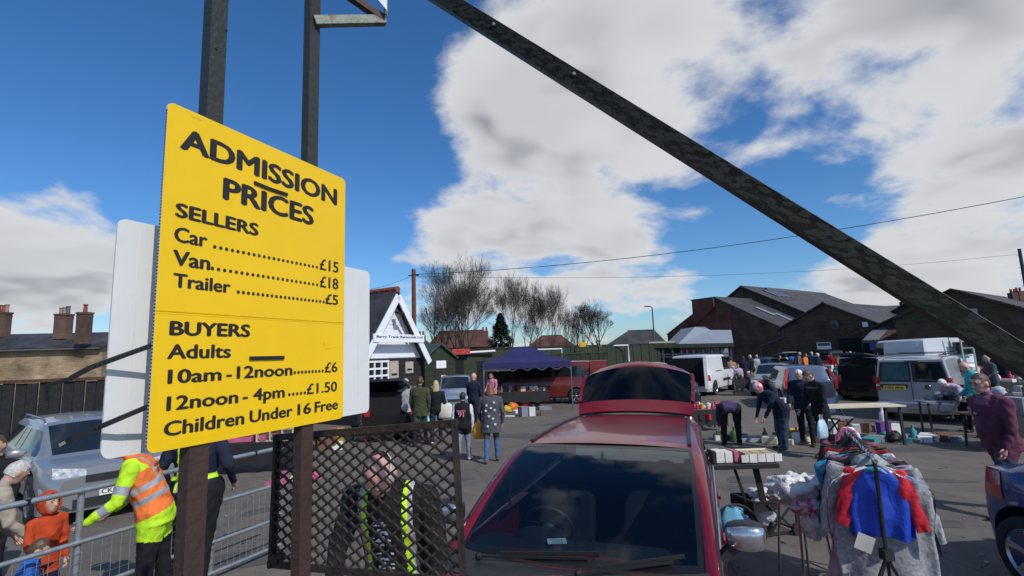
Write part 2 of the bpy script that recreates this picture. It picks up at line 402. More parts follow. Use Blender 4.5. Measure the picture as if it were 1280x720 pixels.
def std_car(name, label, loc, hd, paint, front=None, rear=None, glass='glass_dark', cut=True, doors=(.35, -.62), cat='car', group=None, lamps=True, platef=None, plater=None, rails=False, sw=None, headlamp=None, mirror=None, grille=True, tl=None, rimspokes=5, **k):
    """hd: heading vector of the nose"""
    c = Car(**k); root = empty(name, (loc[0], loc[1], 0), math.atan2(hd[1], hd[0]), label, cat, group)
    c.root = root; h = c.L/2; c.shell(paint, root, cut); g = MATS[glass]
    c.wheels(root, spokes=rimspokes)
    # windscreen and rear window
    b = MB(); vs, fs = c.top_pane(c.ws+.0, c.rf+.03); b.add(vs, [f[::-1] for f in fs]); b.build('windscreen', g, root, smooth=60)
    if rear != 'van':
        b = MB(); vs, fs = c.top_pane(lerp(c.rr, c.rb, .12), lerp(c.rr, c.rb, .92), .08); b.add(vs, [f[::-1] for f in fs]); b.build('rear_window', g, root, smooth=60)
    z1 = c.H-.13
    zl = lambda x: c.bl(x)+.03
    frac = lambda z: (z-c.belt)/(c.H-c.belt)
    if sw is None:
        fx = lambda z: lerp(c.ws, c.rf, frac(z))-.13; bx = lambda z: lerp(c.rb, c.rr, frac(z))+.12
        d1 = doors[0]-.5; panes = [((fx(c.belt+.03), d1+.03), (fx(z1), d1+.03)), ((d1-.03, doors[1]+.03), (d1-.03, doors[1]+.1)), ((doors[1]-.03, bx(c.belt+.03)+.1), (doors[1]+.04, bx(z1)+.06))]
    else: panes = sw
    for pb, pt in panes:
        for s in (-1, 1):
            b = MB(); vs, fs = c.side_pane(pb, pt, zl, z1, s); b.add(vs, fs); b.build('side_window', g, root, smooth=60)
    c.seam([c.ws-.12, doors[0]-.5, doors[1]-.05], root)
    c.handle(doors[0]-.38, c.bl(0)-.1, root, paint); c.handle(doors[1]+.1, c.bl(0)-.09, root, paint)
    c.mirrors(root, mirror or paint)
    # front
    zf = c.nose
    def strip(name, x, z0, z1, y0, y1, mat, off=.02, both=True, curve=.10):
        for s in ((-1, 1) if both else (1,)):
            b = MB(); vs = []; n = 8
            for j in range(4):
                z = lerp(z0, z1, j/3)
                for i in range(n+1):
                    y = lerp(y0, y1, i/n); t = abs(y)/(c.W/2); xx = x-curve*t**3*(1 if x > 0 else -1)
                    vs.append((xx+(off if x > 0 else -off), y*s, z))
            fs = [(j*(n+1)+i, j*(n+1)+i+1, (j+1)*(n+1)+i+1, (j+1)*(n+1)+i) for j in range(3) for i in range(n)]
            b.add(vs, fs); b.build(name, mat, root, smooth=60)
    c.strip = strip
    hw = c.W/2
    bw = c.w(h-.05)
    # bumpers
    for sx, nm in ((1, 'front_bumper'), (-1, 'rear_bumper')):
        b = MB(); rings = []
        for i in range(15):
            y = lerp(-hw*.97, hw*.97, i/14); t = abs(y)/hw; x = sx*(h+.035-.22*t**4-.03*t*t)
            rings.append([Vector((x-sx*.18, y, .2)), Vector((x-.0*sx, y, .22)), Vector((x+sx*.02, y, .34)), Vector((x+sx*.015, y, .5)), Vector((x-sx*.06, y, .58)), Vector((x-sx*.2, y, .58))])
        b.loft(rings); b.build(nm, paint, root, smooth=35, merge=True)
    if lamps:
        for s in (-1, 1):
            # headlight wraps the corner
            b = MB(); rings = []
            for i in range(9):
                y = lerp(bw*.52, bw*.985, i/8); t = (y/hw); x = h+.0-.03-.20*t**5; hz = lerp(.045, .085, i/8)
                zc = zf+.035+.02*i/8
                rings.append([Vector((x-.1, s*y, zc-hz)), Vector((x+.03, s*y, zc-hz*.8)), Vector((x+.015, s*y, zc+hz*.3)), Vector((x-.05, s*y, zc+hz))])
            b.loft(rings); b.build('headlight', MATS['lamp_clear'], root, smooth=40, merge=True)
            y1 = c.w(-h+.06); z0, z1_ = (tl or (.72, 1.0))
            y1 = c.w(-h)*.95; vs, fs = c.side_pane((-h+.02, -h+.24), (-h+.02, -h+.20), lambda x: z0, z1_, s, off=.008); b = MB(); b.add(vs, fs)
            b.add([(-h-.043, s*(y1-.17), z0), (-h-.043, s*(y1-.03), z0), (-h+.02, s*(c.side_y(-h+.02, z0)+.008), z0), (-h-.043, s*(y1-.15), z1_), (-h-.043, s*(y1-.04), z1_), (-h+.02, s*(c.side_y(-h+.02, z1_)+.008), z1_)],
                            [(0, 1, 4, 3), (1, 2, 5, 4)]); b.build('tail_light', MATS['lamp_red'], root, merge=True)
    if grille:
        strip('grille', h, zf-.1, zf+.0, -hw*.46, hw*.46, MATS['black_trim'], .05, False)
        strip('air_intake', h, .27, .4, -hw*.6, hw*.6, MATS['black_trim'], .06, False)
    if platef: c.plate(root, platef, h+.075, .46, True)
    if plater: c.plate(root, plater, -h-.075, plater_z if False else .7, False)
    if rails:
        for s in (-1, 1):
            b = MB(); b.tube([(x, s*(c.wr-.07), c.zt(x)+z) for x, z in ((c.rf-.05, 0), (c.rf-.2, .045), (c.rr+.3, .05), (c.rr+.1, .0))], .018, 6); b.build('roof_rail', MATS['alloy'], root, smooth=60)
    return c
def paint(name, c, metal=.35, rough=.28): return M(name, c, rough, metal, var=.05, vs=2, bump=.03, bs=9, coat=.8)
# ---------------- people ----------------
SK = M('skin', (.50, .30, .22), .5, var=.12, vs=20, bump=.1, bs=120); M('skin_pink', (.58, .31, .25), .5, var=.12, vs=20, bump=.1, bs=120)
M('hair_grey', (.45, .44, .42), .6, var=.4, vs=50, bump=.6, bs=160); M('hair_brown', (.085, .045, .025), .5, var=.5, vs=50, bump=.6, bs=160)
M('hair_dark', (.02, .016, .014), .5, var=.5, vs=50, bump=.6, bs=160); M('hair_blonde', (.50, .36, .18), .5, var=.4, vs=50, bump=.6, bs=160)
M('hair_white', (.66, .64, .6), .6, var=.3, vs=50, bump=.6, bs=160); M('hair_red', (.20, .07, .03), .5, var=.4, vs=50, bump=.6, bs=160)
M('eye', (.02, .015, .012), .2, bump=0); M('lip', (.34, .13, .11), .5, bump=0)
def cloth(n, c, rough=.85, v=.25, vs=7): return M('cloth_'+n, c, rough, var=v, vs=vs, bump=.55, bs=22, spec=.25)
def wool(n, c): return M('cloth_'+n, c, .95, var=.3, vs=60, bump=.7, bs=90, spec=.1)
CL = dict(black=cloth('black', (.012, .012, .014)), navy=cloth('navy', (.014, .018, .04)), jeans=M('cloth_jeans', (.03, .085, .24), .85, col2=(.08, .17, .36), vs=5, wid=.25, bump=.5, bs=30),
    ljeans=M('cloth_ljeans', (.14, .19, .27), .85, col2=(.28, .34, .42), vs=6, wid=.25, bump=.5, bs=30), djeans=M('cloth_djeans', (.012, .03, .06), .85, col2=(.03, .065, .12), vs=6, bump=.5, bs=30),
    grey=cloth('grey', (.36, .36, .38)), olive=cloth('olive', (.055, .058, .03)), charcoal=wool('charcoal', (.085, .085, .095)), beige=cloth('beige', (.34, .30, .24)), taupe=cloth('taupe', (.15, .125, .11)),
    orange=cloth('orange', (.85, .19, .045)), yellow=cloth('yellow', (.52, .85, .03)), rust=cloth('rust', (.48, .06, .018)), refl=M('cloth_refl', (.40, .41, .44), .45, .2, bump=.3, bs=60),
    purple=cloth('purple', (.115, .035, .062)), plum=cloth('plum', (.075, .045, .12)), turq=cloth('turq', (.03, .42, .42)), pink=cloth('pink', (.60, .22, .33)), white=cloth('white', (.72, .72, .74)), lilac=cloth('lilac', (.5, .38, .5)),
    shoe=M('cloth_shoe', (.02, .018, .018), .5), shoew=M('cloth_shoew', (.6, .6, .6), .6), shoeb=M('cloth_shoeb', (.13, .05, .025), .6), red=cloth('red', (.42, .02, .03)), blue=cloth('blue', (.03, .14, .5)), tan=cloth('tan', (.36, .20, .12)), skin=SK, skinp=MATS['skin_pink'])
def capsule(b, a, e, ra, rb, n=14, flat_=None, m=4):
    a = Vector(a); e = Vector(e); d = e-a
    if d.length < 1e-5: d = Vector((0, 0, .001))
    t = d.normalized(); u = t.orthogonal().normalized(); v = t.cross(u)
    if flat_: # (axis vector, scale): squash the section across that axis
        ax, sc = flat_; ax = Vector(ax); ax = (ax-ax.dot(t)*t).normalized(); u = ax; v = t.cross(u)
    else: sc = 1
    rings = []
    for i in range(m):
        q = math.pi/2*(1-(i+.15)/m); rings.append((a-t*ra*math.sin(q), ra*math.cos(q)))
    for i in range(5): rings.append((a+d*(i/4), lerp(ra, rb, i/4)))
    for i in range(m)[::-1]:
        q = math.pi/2*(1-(i+.15)/m); rings.append((e+t*rb*math.sin(q), rb*math.cos(q)))
    b.loft([[c+(u*math.cos(2*math.pi*k/n)*sc+v*math.sin(2*math.pi*k/n))*r for k in range(n)] for c, r in rings])
def person(label, loc, hd, h=1.72, lean=0, side=0, head=0, turn=0, arms=((10, 8, 15), (10, 8, 15)), legs=((5, 5), (-5, 5)), top='navy', bottom='jeans', shoe='shoe', sleeve=None, hair='short', haircol='hair_brown', skin='skin', hem=-.02, bulk=1., belly=0., vox=.014, paint=None, group=None, spread=.09, zoff=0, cat='person', face=True, sleeved=True, cscale=1., legw=1.0, flare=0.):
    """hd: facing direction (x, y); angles in degrees; arms: (forward, outward, elbow) left then right; legs: (forward, knee)"""
    k = h/1.75
    root = empty('person', (loc[0], loc[1], 0), math.atan2(hd[1], hd[0])-math.pi/2, label, cat, group)
    mats = []; 
    def mi(n):
        m = CL[n] if n in CL else MATS[n]
        if m not in mats: mats.append(m)
        return mats.index(m)
    segs = []   # a, b, ra, rb, mat, name
    b = MB()
    def seg(a, e, ra, rb, mat, nm, fl=None, n=14, solid=True):
        if solid: capsule(b, a, e, ra, rb, n, fl)
        segs.append((Vector(a), Vector(e), ra, rb, mi(mat), nm))
    sk = skin if skin != 'skin' else 'skin'
    hip = Vector((0, 0, .93*k))
    RL = Matrix.Rotation(-R(lean), 3, 'X') @ Matrix.Rotation(R(side), 3, 'Y')
    spine = lambda s, x=0, y=0: hip + RL @ Vector((x*k, y*k, s*k))     # s up the spine
    bk = bulk
    # legs
    low = 9; feet = []
    ang = [legs[0], legs[1]]
    for sgn, (p, kn) in zip((-1, 1), ang):
        hj = hip+Vector((sgn*spread*k, 0, -.02*k)); 
        d1 = Vector((sgn*.04, math.sin(R(p)), -math.cos(R(p)))); kp = hj+d1*.44*k
        p2 = p-kn; d2 = Vector((sgn*.015, math.sin(R(p2)), -math.cos(R(p2)))); an = kp+d2*.42*k
        seg(hj, kp, .092*k*bk*legw, .066*k*legw, bottom, 'thigh'); seg(kp, an, .064*k*legw, .052*k*legw, bottom, 'shin')
        fp = min(0, p2*.5) ; toe = an+Vector((sgn*.03, .17*math.cos(R(fp)), -.035+.17*math.sin(R(fp))))*k
        seg(an+Vector((0, -.03, -.035))*k, toe, .042*k, .036*k, shoe, 'foot', ((0, 0, 1), .82))
        low = min(low, an.z-.07*k, toe.z-.032*k)
    # pelvis & torso
    seg(hip+Vector((-.06, 0, -.02))*k, hip+Vector((.06, 0, -.02))*k, .115*k*bk, .115*k*bk, bottom, 'pelvis')
    prof = [(hem-.0, .178+flare, .128+flare*.7), (hem+.06, .174+flare*.7, .128+flare*.5), (.12, .158, .118), (.24, .165, .122), (.36, .182, .125), (.44, .186, .112), (.50, .14, .09), (.535, .075, .065)]
    prof = [q for q in prof if q[0] >= hem]
    rings = []; n = 20
    for s, rx, ry in prof:
        c = spine(s) if s > 0 else hip+Vector((0, 0, s*k)) + RL @ Vector((0, 0, 0))
        M3 = RL if s > 0 else Matrix.Identity(3)
        bb = belly*max(0, 1-abs(s-.13)/.2)
        rings.append([c+M3 @ Vector((rx*bk*math.cos(2*math.pi*i/n), (ry*bk*math.sin(2*math.pi*i/n) + (bb if math.sin(2*math.pi*i/n) > 0 else bb*.1)*max(0, math.sin(2*math.pi*i/n))), 0))*k for i in range(n)])
    b.loft(rings)
    zt_ = hem
    # tag segments for the torso: three abreast
    for x in (-.07, 0, .07):
        a_ = hip+Vector((x, 0, hem))*k if hem < 0 else spine(hem, x)
        if hem < 0: segs.append((a_, spine(0, x), .15*k*bk, .15*k*bk, mi(top), 'torso'))
        segs.append((spine(max(0, hem), x), spine(.46, x), .13*k*bk, .13*k*bk, mi(top), 'torso'))
    seg(spine(.47, -.12), spine(.47, .12), .07*k*bk, .07*k*bk, top, 'torso')
    # neck and head
    nb = spine(.50); RH = RL @ Matrix.Rotation(R(lean*.35), 3, 'X') @ Matrix.Rotation(R(turn), 3, 'Z') @ Matrix.Rotation(-R(head), 3, 'X')
    hc = spine(.60, 0, .015) + RH @ Vector((0, .025, .105))*k
    seg(nb, hc+RH @ Vector((0, -.02, -.06))*k, .058*k, .052*k, sk, 'head')
    hs_ = k*cscale
    b.ell(hc, (.077*hs_, .098*hs_, .112*hs_), 18, 12, RH); b.ell(hc+RH @ Vector((0, .03, -.055))*hs_, (.055*hs_, .068*hs_, .066*hs_), 14, 10, RH)
    segs.append((hc+RH @ Vector((0, .0, -.05))*hs_, hc+RH @ Vector((0, 0, .03))*hs_, .09*hs_, .09*hs_, mi(sk), 'head'))
    capsule(b, hc+RH @ Vector((0, .09, .01))*hs_, hc+RH @ Vector((0, .108, -.03))*hs_, .011*hs_, .017*hs_, 8)
    capsule(b, hc+RH @ Vector((-.03, .083, .027))*hs_, hc+RH @ Vector((.03, .083, .027))*hs_, .013*hs_, .013*hs_, 8)
    for sgn in (-1, 1): b.ell(hc+RH @ Vector((sgn*.08, -.005, -.01))*hs_, (.014*hs_, .025*hs_, .035*hs_), 8, 6, RH)
    # arms
    hands = []
    slm = sleeve or top
    for sgn, (pf, ab, el) in zip((-1, 1), arms):
        sj = spine(.455, sgn*.185*(.5+.5*bk))
        # direction in torso frame blended with world
        d1 = Vector((sgn*math.sin(R(ab))*math.cos(R(pf)), math.sin(R(pf)), -math.cos(R(pf))*math.cos(R(ab))))
        ej = sj+d1*.285*k
        p2 = pf+el; inw = -sgn*.10 if el > 5 else sgn*math.sin(R(ab))
        d2 = Vector((inw, math.sin(R(p2)), -math.cos(R(p2)))).normalized(); wj = ej+d2*.25*k
        seg(sj, ej, .064*k*(.4+.6*bk), .050*k*(.5+.5*bk), slm, 'arm%d' % sgn); seg(ej, wj, .048*k*(.5+.5*bk), (.037 if sleeved else .028)*k, slm if sleeved else sk, 'fore%d' % sgn)
        pe = wj+d2*.085*k; seg(wj, pe, .026*k, .034*k, sk, 'hand', (d2.cross(Vector((sgn, 0, 0.01))), .62), 10)
        hands.append((wj, pe, d2, sgn))
    o = b.build('body', [], None); me = o.data
    md = o.modifiers.new('r', 'REMESH'); md.mode = 'VOXEL'; md.voxel_size = vox; md.adaptivity = 0
    sm = o.modifiers.new('s', 'SMOOTH'); sm.factor = .5; sm.iterations = 4 if vox < .02 else 2
    me2 = evalmesh(o); bpy.data.objects.remove(o)
    nf = len(me2.polygons); cc = np.empty(nf*3, 'f'); me2.polygons.foreach_get('center', cc); cc = cc.reshape(-1, 3)
    best = np.full(nf, 1e9); idx = np.zeros(nf, 'i'); sid = np.zeros(nf, 'i'); tt = np.zeros(nf)
    for j, (a, e, ra, rb, m_, nm) in enumerate(segs):
        a = np.array(a); d = np.array(e)-a; t = np.clip(((cc-a)@d)/max(1e-9, d@d), 0, 1)
        dist = np.linalg.norm(cc-(a+t[:, None]*d), axis=1)-(ra+(rb-ra)*t)
        if nm == 'head': dist = dist+.0
        w = dist < best; best[w] = dist[w]; idx[w] = m_; sid[w] = j; tt[w] = t[w]
    # wrinkles in the cloth
    if vox < .03:
        nv = len(me2.vertices); vc = np.empty(nv*3, 'f'); me2.vertices.foreach_get('co', vc); vc = vc.reshape(-1, 3); no = np.empty(nv*3, 'f'); me2.vertices.foreach_get('normal', no); no = no.reshape(-1, 3)
        sd_ = hash(label) % 97
        x, y, z = vc[:, 0]+len(label)*.37, vc[:, 1], vc[:, 2]
        wv = np.sin(23*z+9*x+3*np.sin(11*y+7*x))*np.sin(13*x+17*y-8*z)*.5+np.sin(47*z-21*x+4*np.sin(19*y))*.25
        msk = (vc[:, 2] < hc.z-.13*k).astype('f')
        wv = wv+np.sin(31*(x+y)+14*z+2*np.sin(25*z))*.35; vc += no*(wv*.0085*msk)[:, None]; me2.vertices.foreach_set('co', vc.ravel())
    if paint:
        inv = RL.inverted()
        for f in range(nf):
            p = Vector(cc[f]); q = inv @ (p-hip)/k
            r = paint(segs[sid[f]][5], tt[f], q, p/k)
            if r: idx[f] = mi(r)
    # appended pieces: fingers, eyes, lips
    ex = MB()
    if vox < .03:
        for wj, pe, d2, sgn in hands:
            palmn = d2.cross(Vector((0, 0, 1)) if abs(d2.z) < .9 else Vector((0, 1, 0))).normalized()
            across = Vector((0, 1, 0)); across = (across-across.dot(d2)*d2)
            across = across.normalized() if across.length > .1 else Vector((1, 0, 0))
            inn = Vector((-sgn, 0, 0)); inn = (inn-inn.dot(d2)*d2).normalized() if (inn-inn.dot(d2)*d2).length > .1 else across.cross(d2)
            for i in range(4):
                L = (.038, .044, .041, .032)[i]*k; base = pe+across*(.024-.016*i)*k+d2*.015*k
                mid = base+(d2*.92+inn*.25)*L; tip = mid+(d2*.6+inn*.75)*L*.8
                ex.tube([base, mid, tip], [.0085*k, .0078*k, .006*k], 6, mi=mi(sk))
            tb = wj+d2*.03*k+across*.028*k; ex.tube([tb, tb+(d2*.7+across*.6)*.035*k, tb+(d2*.95+across*.55)*.062*k], [.011*k, .009*k, .007*k], 6, mi=mi(sk))
        if face:
            for sgn in (-1, 1): ex.ell(hc+RH @ Vector((sgn*.029, .086, .006))*hs_, (.012*hs_, .008*hs_, .007*hs_), 8, 5, RH, mi=mi('eye'))
            for sgn in (-1, 1): ex.tube([hc+RH @ Vector((sgn*xx, .094-.25*(xx-.02), .030+zz))*hs_ for xx, zz in ((.014, -.003), (.030, .002), (.046, -.006))], .0045*hs_, 5, mi=mi(haircol if haircol in MATS else 'hair_brown'))
            ex.ell(hc+RH @ Vector((0, .094, -.062))*hs_, (.024*hs_, .009*hs_, .008*hs_), 10, 5, RH, mi=mi('lip'))
    me2.materials.clear()
    for m in mats: me2.materials.append(m)
    me2.polygons.foreach_set('material_index', idx)
    if ex.v:
        bm = bmesh.new(); bm.from_mesh(me2); m3 = bpy.data.meshes.new('x'); m3.from_pydata(ex.v, [], ex.f); m3.polygons.foreach_set('material_index', ex.m); bm.from_mesh(m3); bm.to_mesh(me2); bm.free(); bpy.data.meshes.remove(m3)
    me2.shade_smooth(); me2.name = 'body'
    dz = -low+zoff
    T = Matrix.Translation((0, 0, dz)); me2.transform(T)
    bo = bpy.data.objects.new('body', me2); COL.objects.link(bo); bo.parent = root
    hc2 = hc+Vector((0, 0, dz))
    # hair
    hm = MATS[haircol] if haircol in MATS else CL[haircol]
    if hair in ('short', 'long', 'fringe', 'bob'):
        hb = MB()
        if hair == 'fringe': kp = lambda p: -.55 < p.z < .35 and p.y < .35
        else: kp = lambda p: (p.z > .52 or (p.y < .05 and p.z > -.50) or (p.y < .45 and p.z > .15)) and not (p.y > .80)
        hb.ell(hc2+RH @ Vector((0, -.006, .006))*hs_, (.082*hs_, .105*hs_, .120*hs_), 30, 22, RH, keep=kp, nz=.07)
        if hair in ('long', 'bob'):
            L = .26 if hair == 'long' else .15
            rings = [[hc2+RH @ Vector((rx*math.cos(2*math.pi*i/16), -.03+ry*math.sin(2*math.pi*i/16)-dy, z))*hs_ for i in range(16)] for z, rx, ry, dy in ((.04, .085, .08, .0), (-.06, .093, .075, .01), (-.12, .10, .065, .025), (-L, .085, .04, .05), (-L-.05, .04, .02, .05))]
            hb.loft(rings)
        ho = hb.build('hair', hm, root, smooth=80)
    elif hair == 'hood':
        hb = MB(); hb.ell(hc2+RH @ Vector((0, -.02, .0))*hs_, (.108*hs_, .13*hs_, .145*hs_), 26, 18, RH, keep=lambda p: p.y < .55, nz=.12)
        hb.tube([hc2+RH @ Vector((.102*math.cos(a)*.86, .045, .138*math.sin(a)*.86))*hs_ for a in [2*math.pi*i/20 for i in range(21)]], .011*hs_, 6)
        hb.build('hood', hm, root, smooth=80)
    elif hair == 'hat':
        hb = MB(); hb.ell(hc2+RH @ Vector((0, -.005, .02))*hs_, (.095*hs_, .115*hs_, .125*hs_), 22, 14, RH, keep=lambda p: p.z > -.15 or p.y < -.2, nz=.1)
        hb.ell(hc2+RH @ Vector((0, -.01, .16))*hs_, .03*hs_, 10, 8, RH)
        hb.build('hat', hm, root, smooth=80)
    info = dict(root=root, hc=hc2, hands=[(w+Vector((0, 0, dz)), p+Vector((0, 0, dz)), d) for w, p, d, s in hands], k=k, spine=lambda s, x=0, y=0: spine(s, x, y)+Vector((0, 0, dz)), RL=RL, dz=dz, RH=RH)
    info['world'] = lambda p: Matrix.Translation(root.location) @ Matrix.Rotation(root.rotation_euler[2], 4, 'Z') @ Vector(p)
    return info
# ---------------- ground ----------------
def asphalt():
    m = bpy.data.materials.new('asphalt'); m.use_nodes = True; t = m.node_tree; b = t.nodes['Principled BSDF']; L = t.links.new
    c = t.nodes.new('ShaderNodeTexCoord')
    def nz(s, d=6, r=.6):
        n = t.nodes.new('ShaderNodeTexNoise'); n.inputs['Scale'].default_value = s; n.inputs['Detail'].default_value = d; n.inputs['Roughness'].default_value = r; L(c.outputs['Object'], n.inputs['Vector']); return n.outputs['Fac']
    big, mid, fine = nz(.22, 5, .65), nz(2.2, 6, .7), nz(60, 4, .85)
    vo = t.nodes.new('ShaderNodeTexVoronoi'); vo.inputs['Scale'].default_value = 120; L(c.outputs['Object'], vo.inputs['Vector'])
    vc = t.nodes.new('ShaderNodeTexVoronoi'); vc.feature = 'DISTANCE_TO_EDGE'; vc.inputs['Scale'].default_value = .38; L(c.outputs['Object'], vc.inputs['Vector'])
    crk = mth('MULTIPLY', mth('LESS_THAN', vc.outputs['Distance'], mth('MULTIPLY', mid, .012, t=t), t=t), -.10, t=t)
    v = mth('ADD', mth('MULTIPLY', big, .42, t=t), mth('ADD', mth('MULTIPLY', mid, .40, t=t), mth('MULTIPLY', fine, .35, t=t), t=t), t=t)
    v = mth('ADD', v, crk, t=t)
    r = t.nodes.new('ShaderNodeValToRGB'); L(v, r.inputs[0]); e = r.color_ramp.elements
    e[0].position = .36; e[0].color = (.072, .065, .058, 1); e[1].position = .82; e[1].color = (.23, .20, .175, 1); q = e.new(.58); q.color = (.134, .118, .103, 1)
    L(r.outputs[0], b.inputs['Base Color']); b.inputs['Roughness'].default_value = .88; b.inputs['Specular IOR Level'].default_value = .25
    bp = t.nodes.new('ShaderNodeBump'); bp.inputs['Strength'].default_value = .55; bp.inputs['Distance'].default_value = .006
    L(mth('ADD', vo.outputs['Distance'], mth('MULTIPLY', mid, .8, t=t), t=t), bp.inputs['Height']); L(bp.outputs[0], b.inputs['Normal'])
    return m
ASPH = asphalt(); MATS['asphalt'] = ASPH
g = MB(); g.quad((-2500, -2500, 0), (2500, -2500, 0), (2500, 2500, 0), (-2500, 2500, 0)).build('ground', ASPH)
tag(bpy.data.objects['ground'], kind='structure')
M('asphalt_patch', (.075, .07, .066), .9, var=.25, vs=3, bump=.5, bs=90)
for (px, py, w, d, a) in ((300, 700, 1.6, .5, .3), (1000, 640, 1.1, 2.6, .2), (660, 545, 2.2, .9, -.2), (1170, 560, 2.4, .6, .1), (930, 600, .6, .5, .4), (690, 530, .7, .4, .5), (560, 600, 1.0, .35, .1), (1060, 590, .5, .35, .9), (1150, 600, 1.5, .25, -.3), (1180, 655, .5, .3, .2), (820, 520, 2.5, .8, .1), (560, 560, .5, .3, .7), (320, 640, .5, .3, 1.1)):
    q = G(px, py); o = MB(); n = 18
    o.add([(w*.5*math.cos(2*math.pi*k/n)*(1+.2*math.sin(3*k)), d*.5*math.sin(2*math.pi*k/n)*(1+.15*math.cos(5*k)), 0) for k in range(n)], [tuple(range(n))])
    tag(o.build('ground_patch', MATS['asphalt_patch'], loc=(q.x, q.y, .004), rz=a), kind='structure')
lt = MB(); rl_ = random.Random(5)
for i in range(170):
    q = G(rl_.uniform(150, 1275), rl_.uniform(505, 715)); a = rl_.uniform(0, 6.28); s_ = rl_.uniform(.012, .05); h_ = rl_.uniform(.002, .015)
    lt.prism([(q.x+s_*math.cos(a+k*1.57)*(1, .5)[k % 2], q.y+s_*math.sin(a+k*1.57)*(1, .5)[k % 2], .0045+h_*(k == 1)) for k in range(4)], (0, 0, .002))
tag(lt.build('litter', M('litter_mix', (.30, .28, .24), .8, col2=(.10, .08, .06), vs=1.3, wid=.05)), kind='stuff')
# ---------------- building materials ----------------
M('slate', (.055, .055, .062), .8, var=.35, vs=3, bump=.4, bs=12)
pattern('slate_rows', 'b', (.034, .033, .038), (.055, .053, .058), (.35, .22), .65, .012, .7)
pattern('grey_sheet', 'b', (.16, .165, .18), (.21, .215, .23), (1.1, 40), .6, .03, .5)
pattern('dark_stone', 'b', (.066, .044, .028), (.105, .071, .043), (.42, .2), .95, .02, .8)
pattern('brown_stone', 'b', (.27, .19, .11), (.40, .29, .18), (.42, .17), .95, .016, .7)
pattern('red_brick', 'b', (.115, .04, .03), (.16, .055, .038), (.23, .076), .9, .01, .5)
pattern('chimney_brick', 'b', (.10, .058, .042), (.15, .09, .06), (.23, .076), .95, .012, .6)
pattern('red_tile', 'b', (.085, .032, .022), (.12, .045, .03), (.25, .2), .85, .015, .6)
M('green_paint', (.020, .029, .012), .7, var=.35, vs=2.5, bump=.3, bs=10); M('green_dark', (.013, .019, .009), .75, var=.3, vs=3, bump=.3, bs=12)
M('green_felt', (.032, .075, .062), .8, var=.2, vs=4, bump=.2)
M('white_paint', (.80, .81, .84), .55, var=.06, vs=3, bump=.12, bs=20); M('black_timber', (.014, .0135, .014), .8, var=.4, vs=8, bump=.5, bs=18)
M('dark_brown', (.030, .020, .015), .8, var=.4, vs=6, bump=.4, bs=20); M('terracotta', (.24, .055, .035), .8, var=.3, bump=.2)
M('buff_clay', (.30, .22, .15), .85, var=.3); M('lead_grey', (.10, .10, .11), .6); M('cream', (.42, .37, .28), .8); M('rust_brown', (.085, .04, .025), .9, var=.5, vs=10, bump=.6)
M('bark', (.050, .040, .030), .95, var=.4, vs=6, bump=.6, bs=15); M('twig', (.085, .070, .056), .95, bump=0)
M('pine_needles', (.018, .030, .014), .9, var=.5, vs=3, bump=0); M('creosote_pole', (.13, .048, .032), .85, var=.35, vs=4, bump=.4)
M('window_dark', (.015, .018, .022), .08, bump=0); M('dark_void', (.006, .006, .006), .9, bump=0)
def wallpoly(b, pts, thick, mi=0):
    """wall from a list of 3D points in a vertical plane, extruded by vector thick"""
    b.prism(pts, thick, mi)
def slab(b, q, t=.12, mi=0):
    """roof slab from four corner points, with thickness upwards"""
    q = [Vector(p) for p in q]; n = (q[1]-q[0]).cross(q[3]-q[0]).normalized()
    if n.z < 0: n = -n
    b.prism(q, n*t, mi)
def ribs(q, n, w, h, name, mat, parent):
    """raised ribs running from edge q0-q1 up to q3-q2: one joined part"""
    q = [Vector(p) for p in q]; b = MB()
    for i in range(n):
        t = (i+.5)/n; a = q[0].lerp(q[1], t); c = q[3].lerp(q[2], t); b.bar(a, c, w, h)
    o = b.build(name, mat, parent); tag(o, kind='stuff'); return o
E_ = Vector((.574, -.819, 0)); D_ = Vector((.819, .574, 0))
def gable_hall(name, label, cat, A, hl, hr, zl, zr, depth, wall, roof, over=.35, wall_l=None, mid=None):
    """A apex point on the front wall; hl/hr half widths; zl/zr eave heights"""
    root = empty(name, (A.x, A.y, 0), 0, label, cat); o = Vector((A.x, A.y, 0))
    ap = Vector((0, 0, A.z)); le = -E_*hl+Vector((0, 0, zl)); re_ = E_*hr+Vector((0, 0, zr))
    lb = -E_*hl; rb = E_*hr; mb = Vector((0, 0, 0))
    b = MB(); b.prism([rb, re_, ap, mb], D_*depth); b.build('wall', wall, root, merge=True)
    b = MB(); b.prism([mb, ap, le, lb], D_*depth); b.build('wall', wall_l or wall, root, merge=True)
    for side, e in ((-1, le), (1, re_)):
        v = (e-ap).normalized(); b = MB(); f = -D_*over; bk = D_*(depth+over)
        slab(b, [ap+f+Vector((0, 0, .02)), e+v*over+f+Vector((0, 0, .02)), e+v*over+bk+Vector((0, 0, .02)), ap+bk+Vector((0, 0, .02))], .14)
        b.build('roof', roof, root, merge=True)
    b = MB(); b.bar(ap-D_*over+Vector((0, 0, .17)), ap+D_*(depth+over)+Vector((0, 0, .17)), .28, .1); b.build('ridge', MATS['lead_grey'], root)
    return root, o
apx = P(1030, 380, 50)
hall, o_ = gable_hall('stone_warehouse', 'dark stone gabled warehouse with round window above a wide dark doorway', 'warehouse', apx, 4.55, 4.2, 4.03, 4.05, 26, MATS['dark_stone'], MATS['slate_rows'])
def on_wall(s, z, off=-.03): return E_*s - D_*(-off if off < 0 else off)*1 + Vector((0, 0, z))
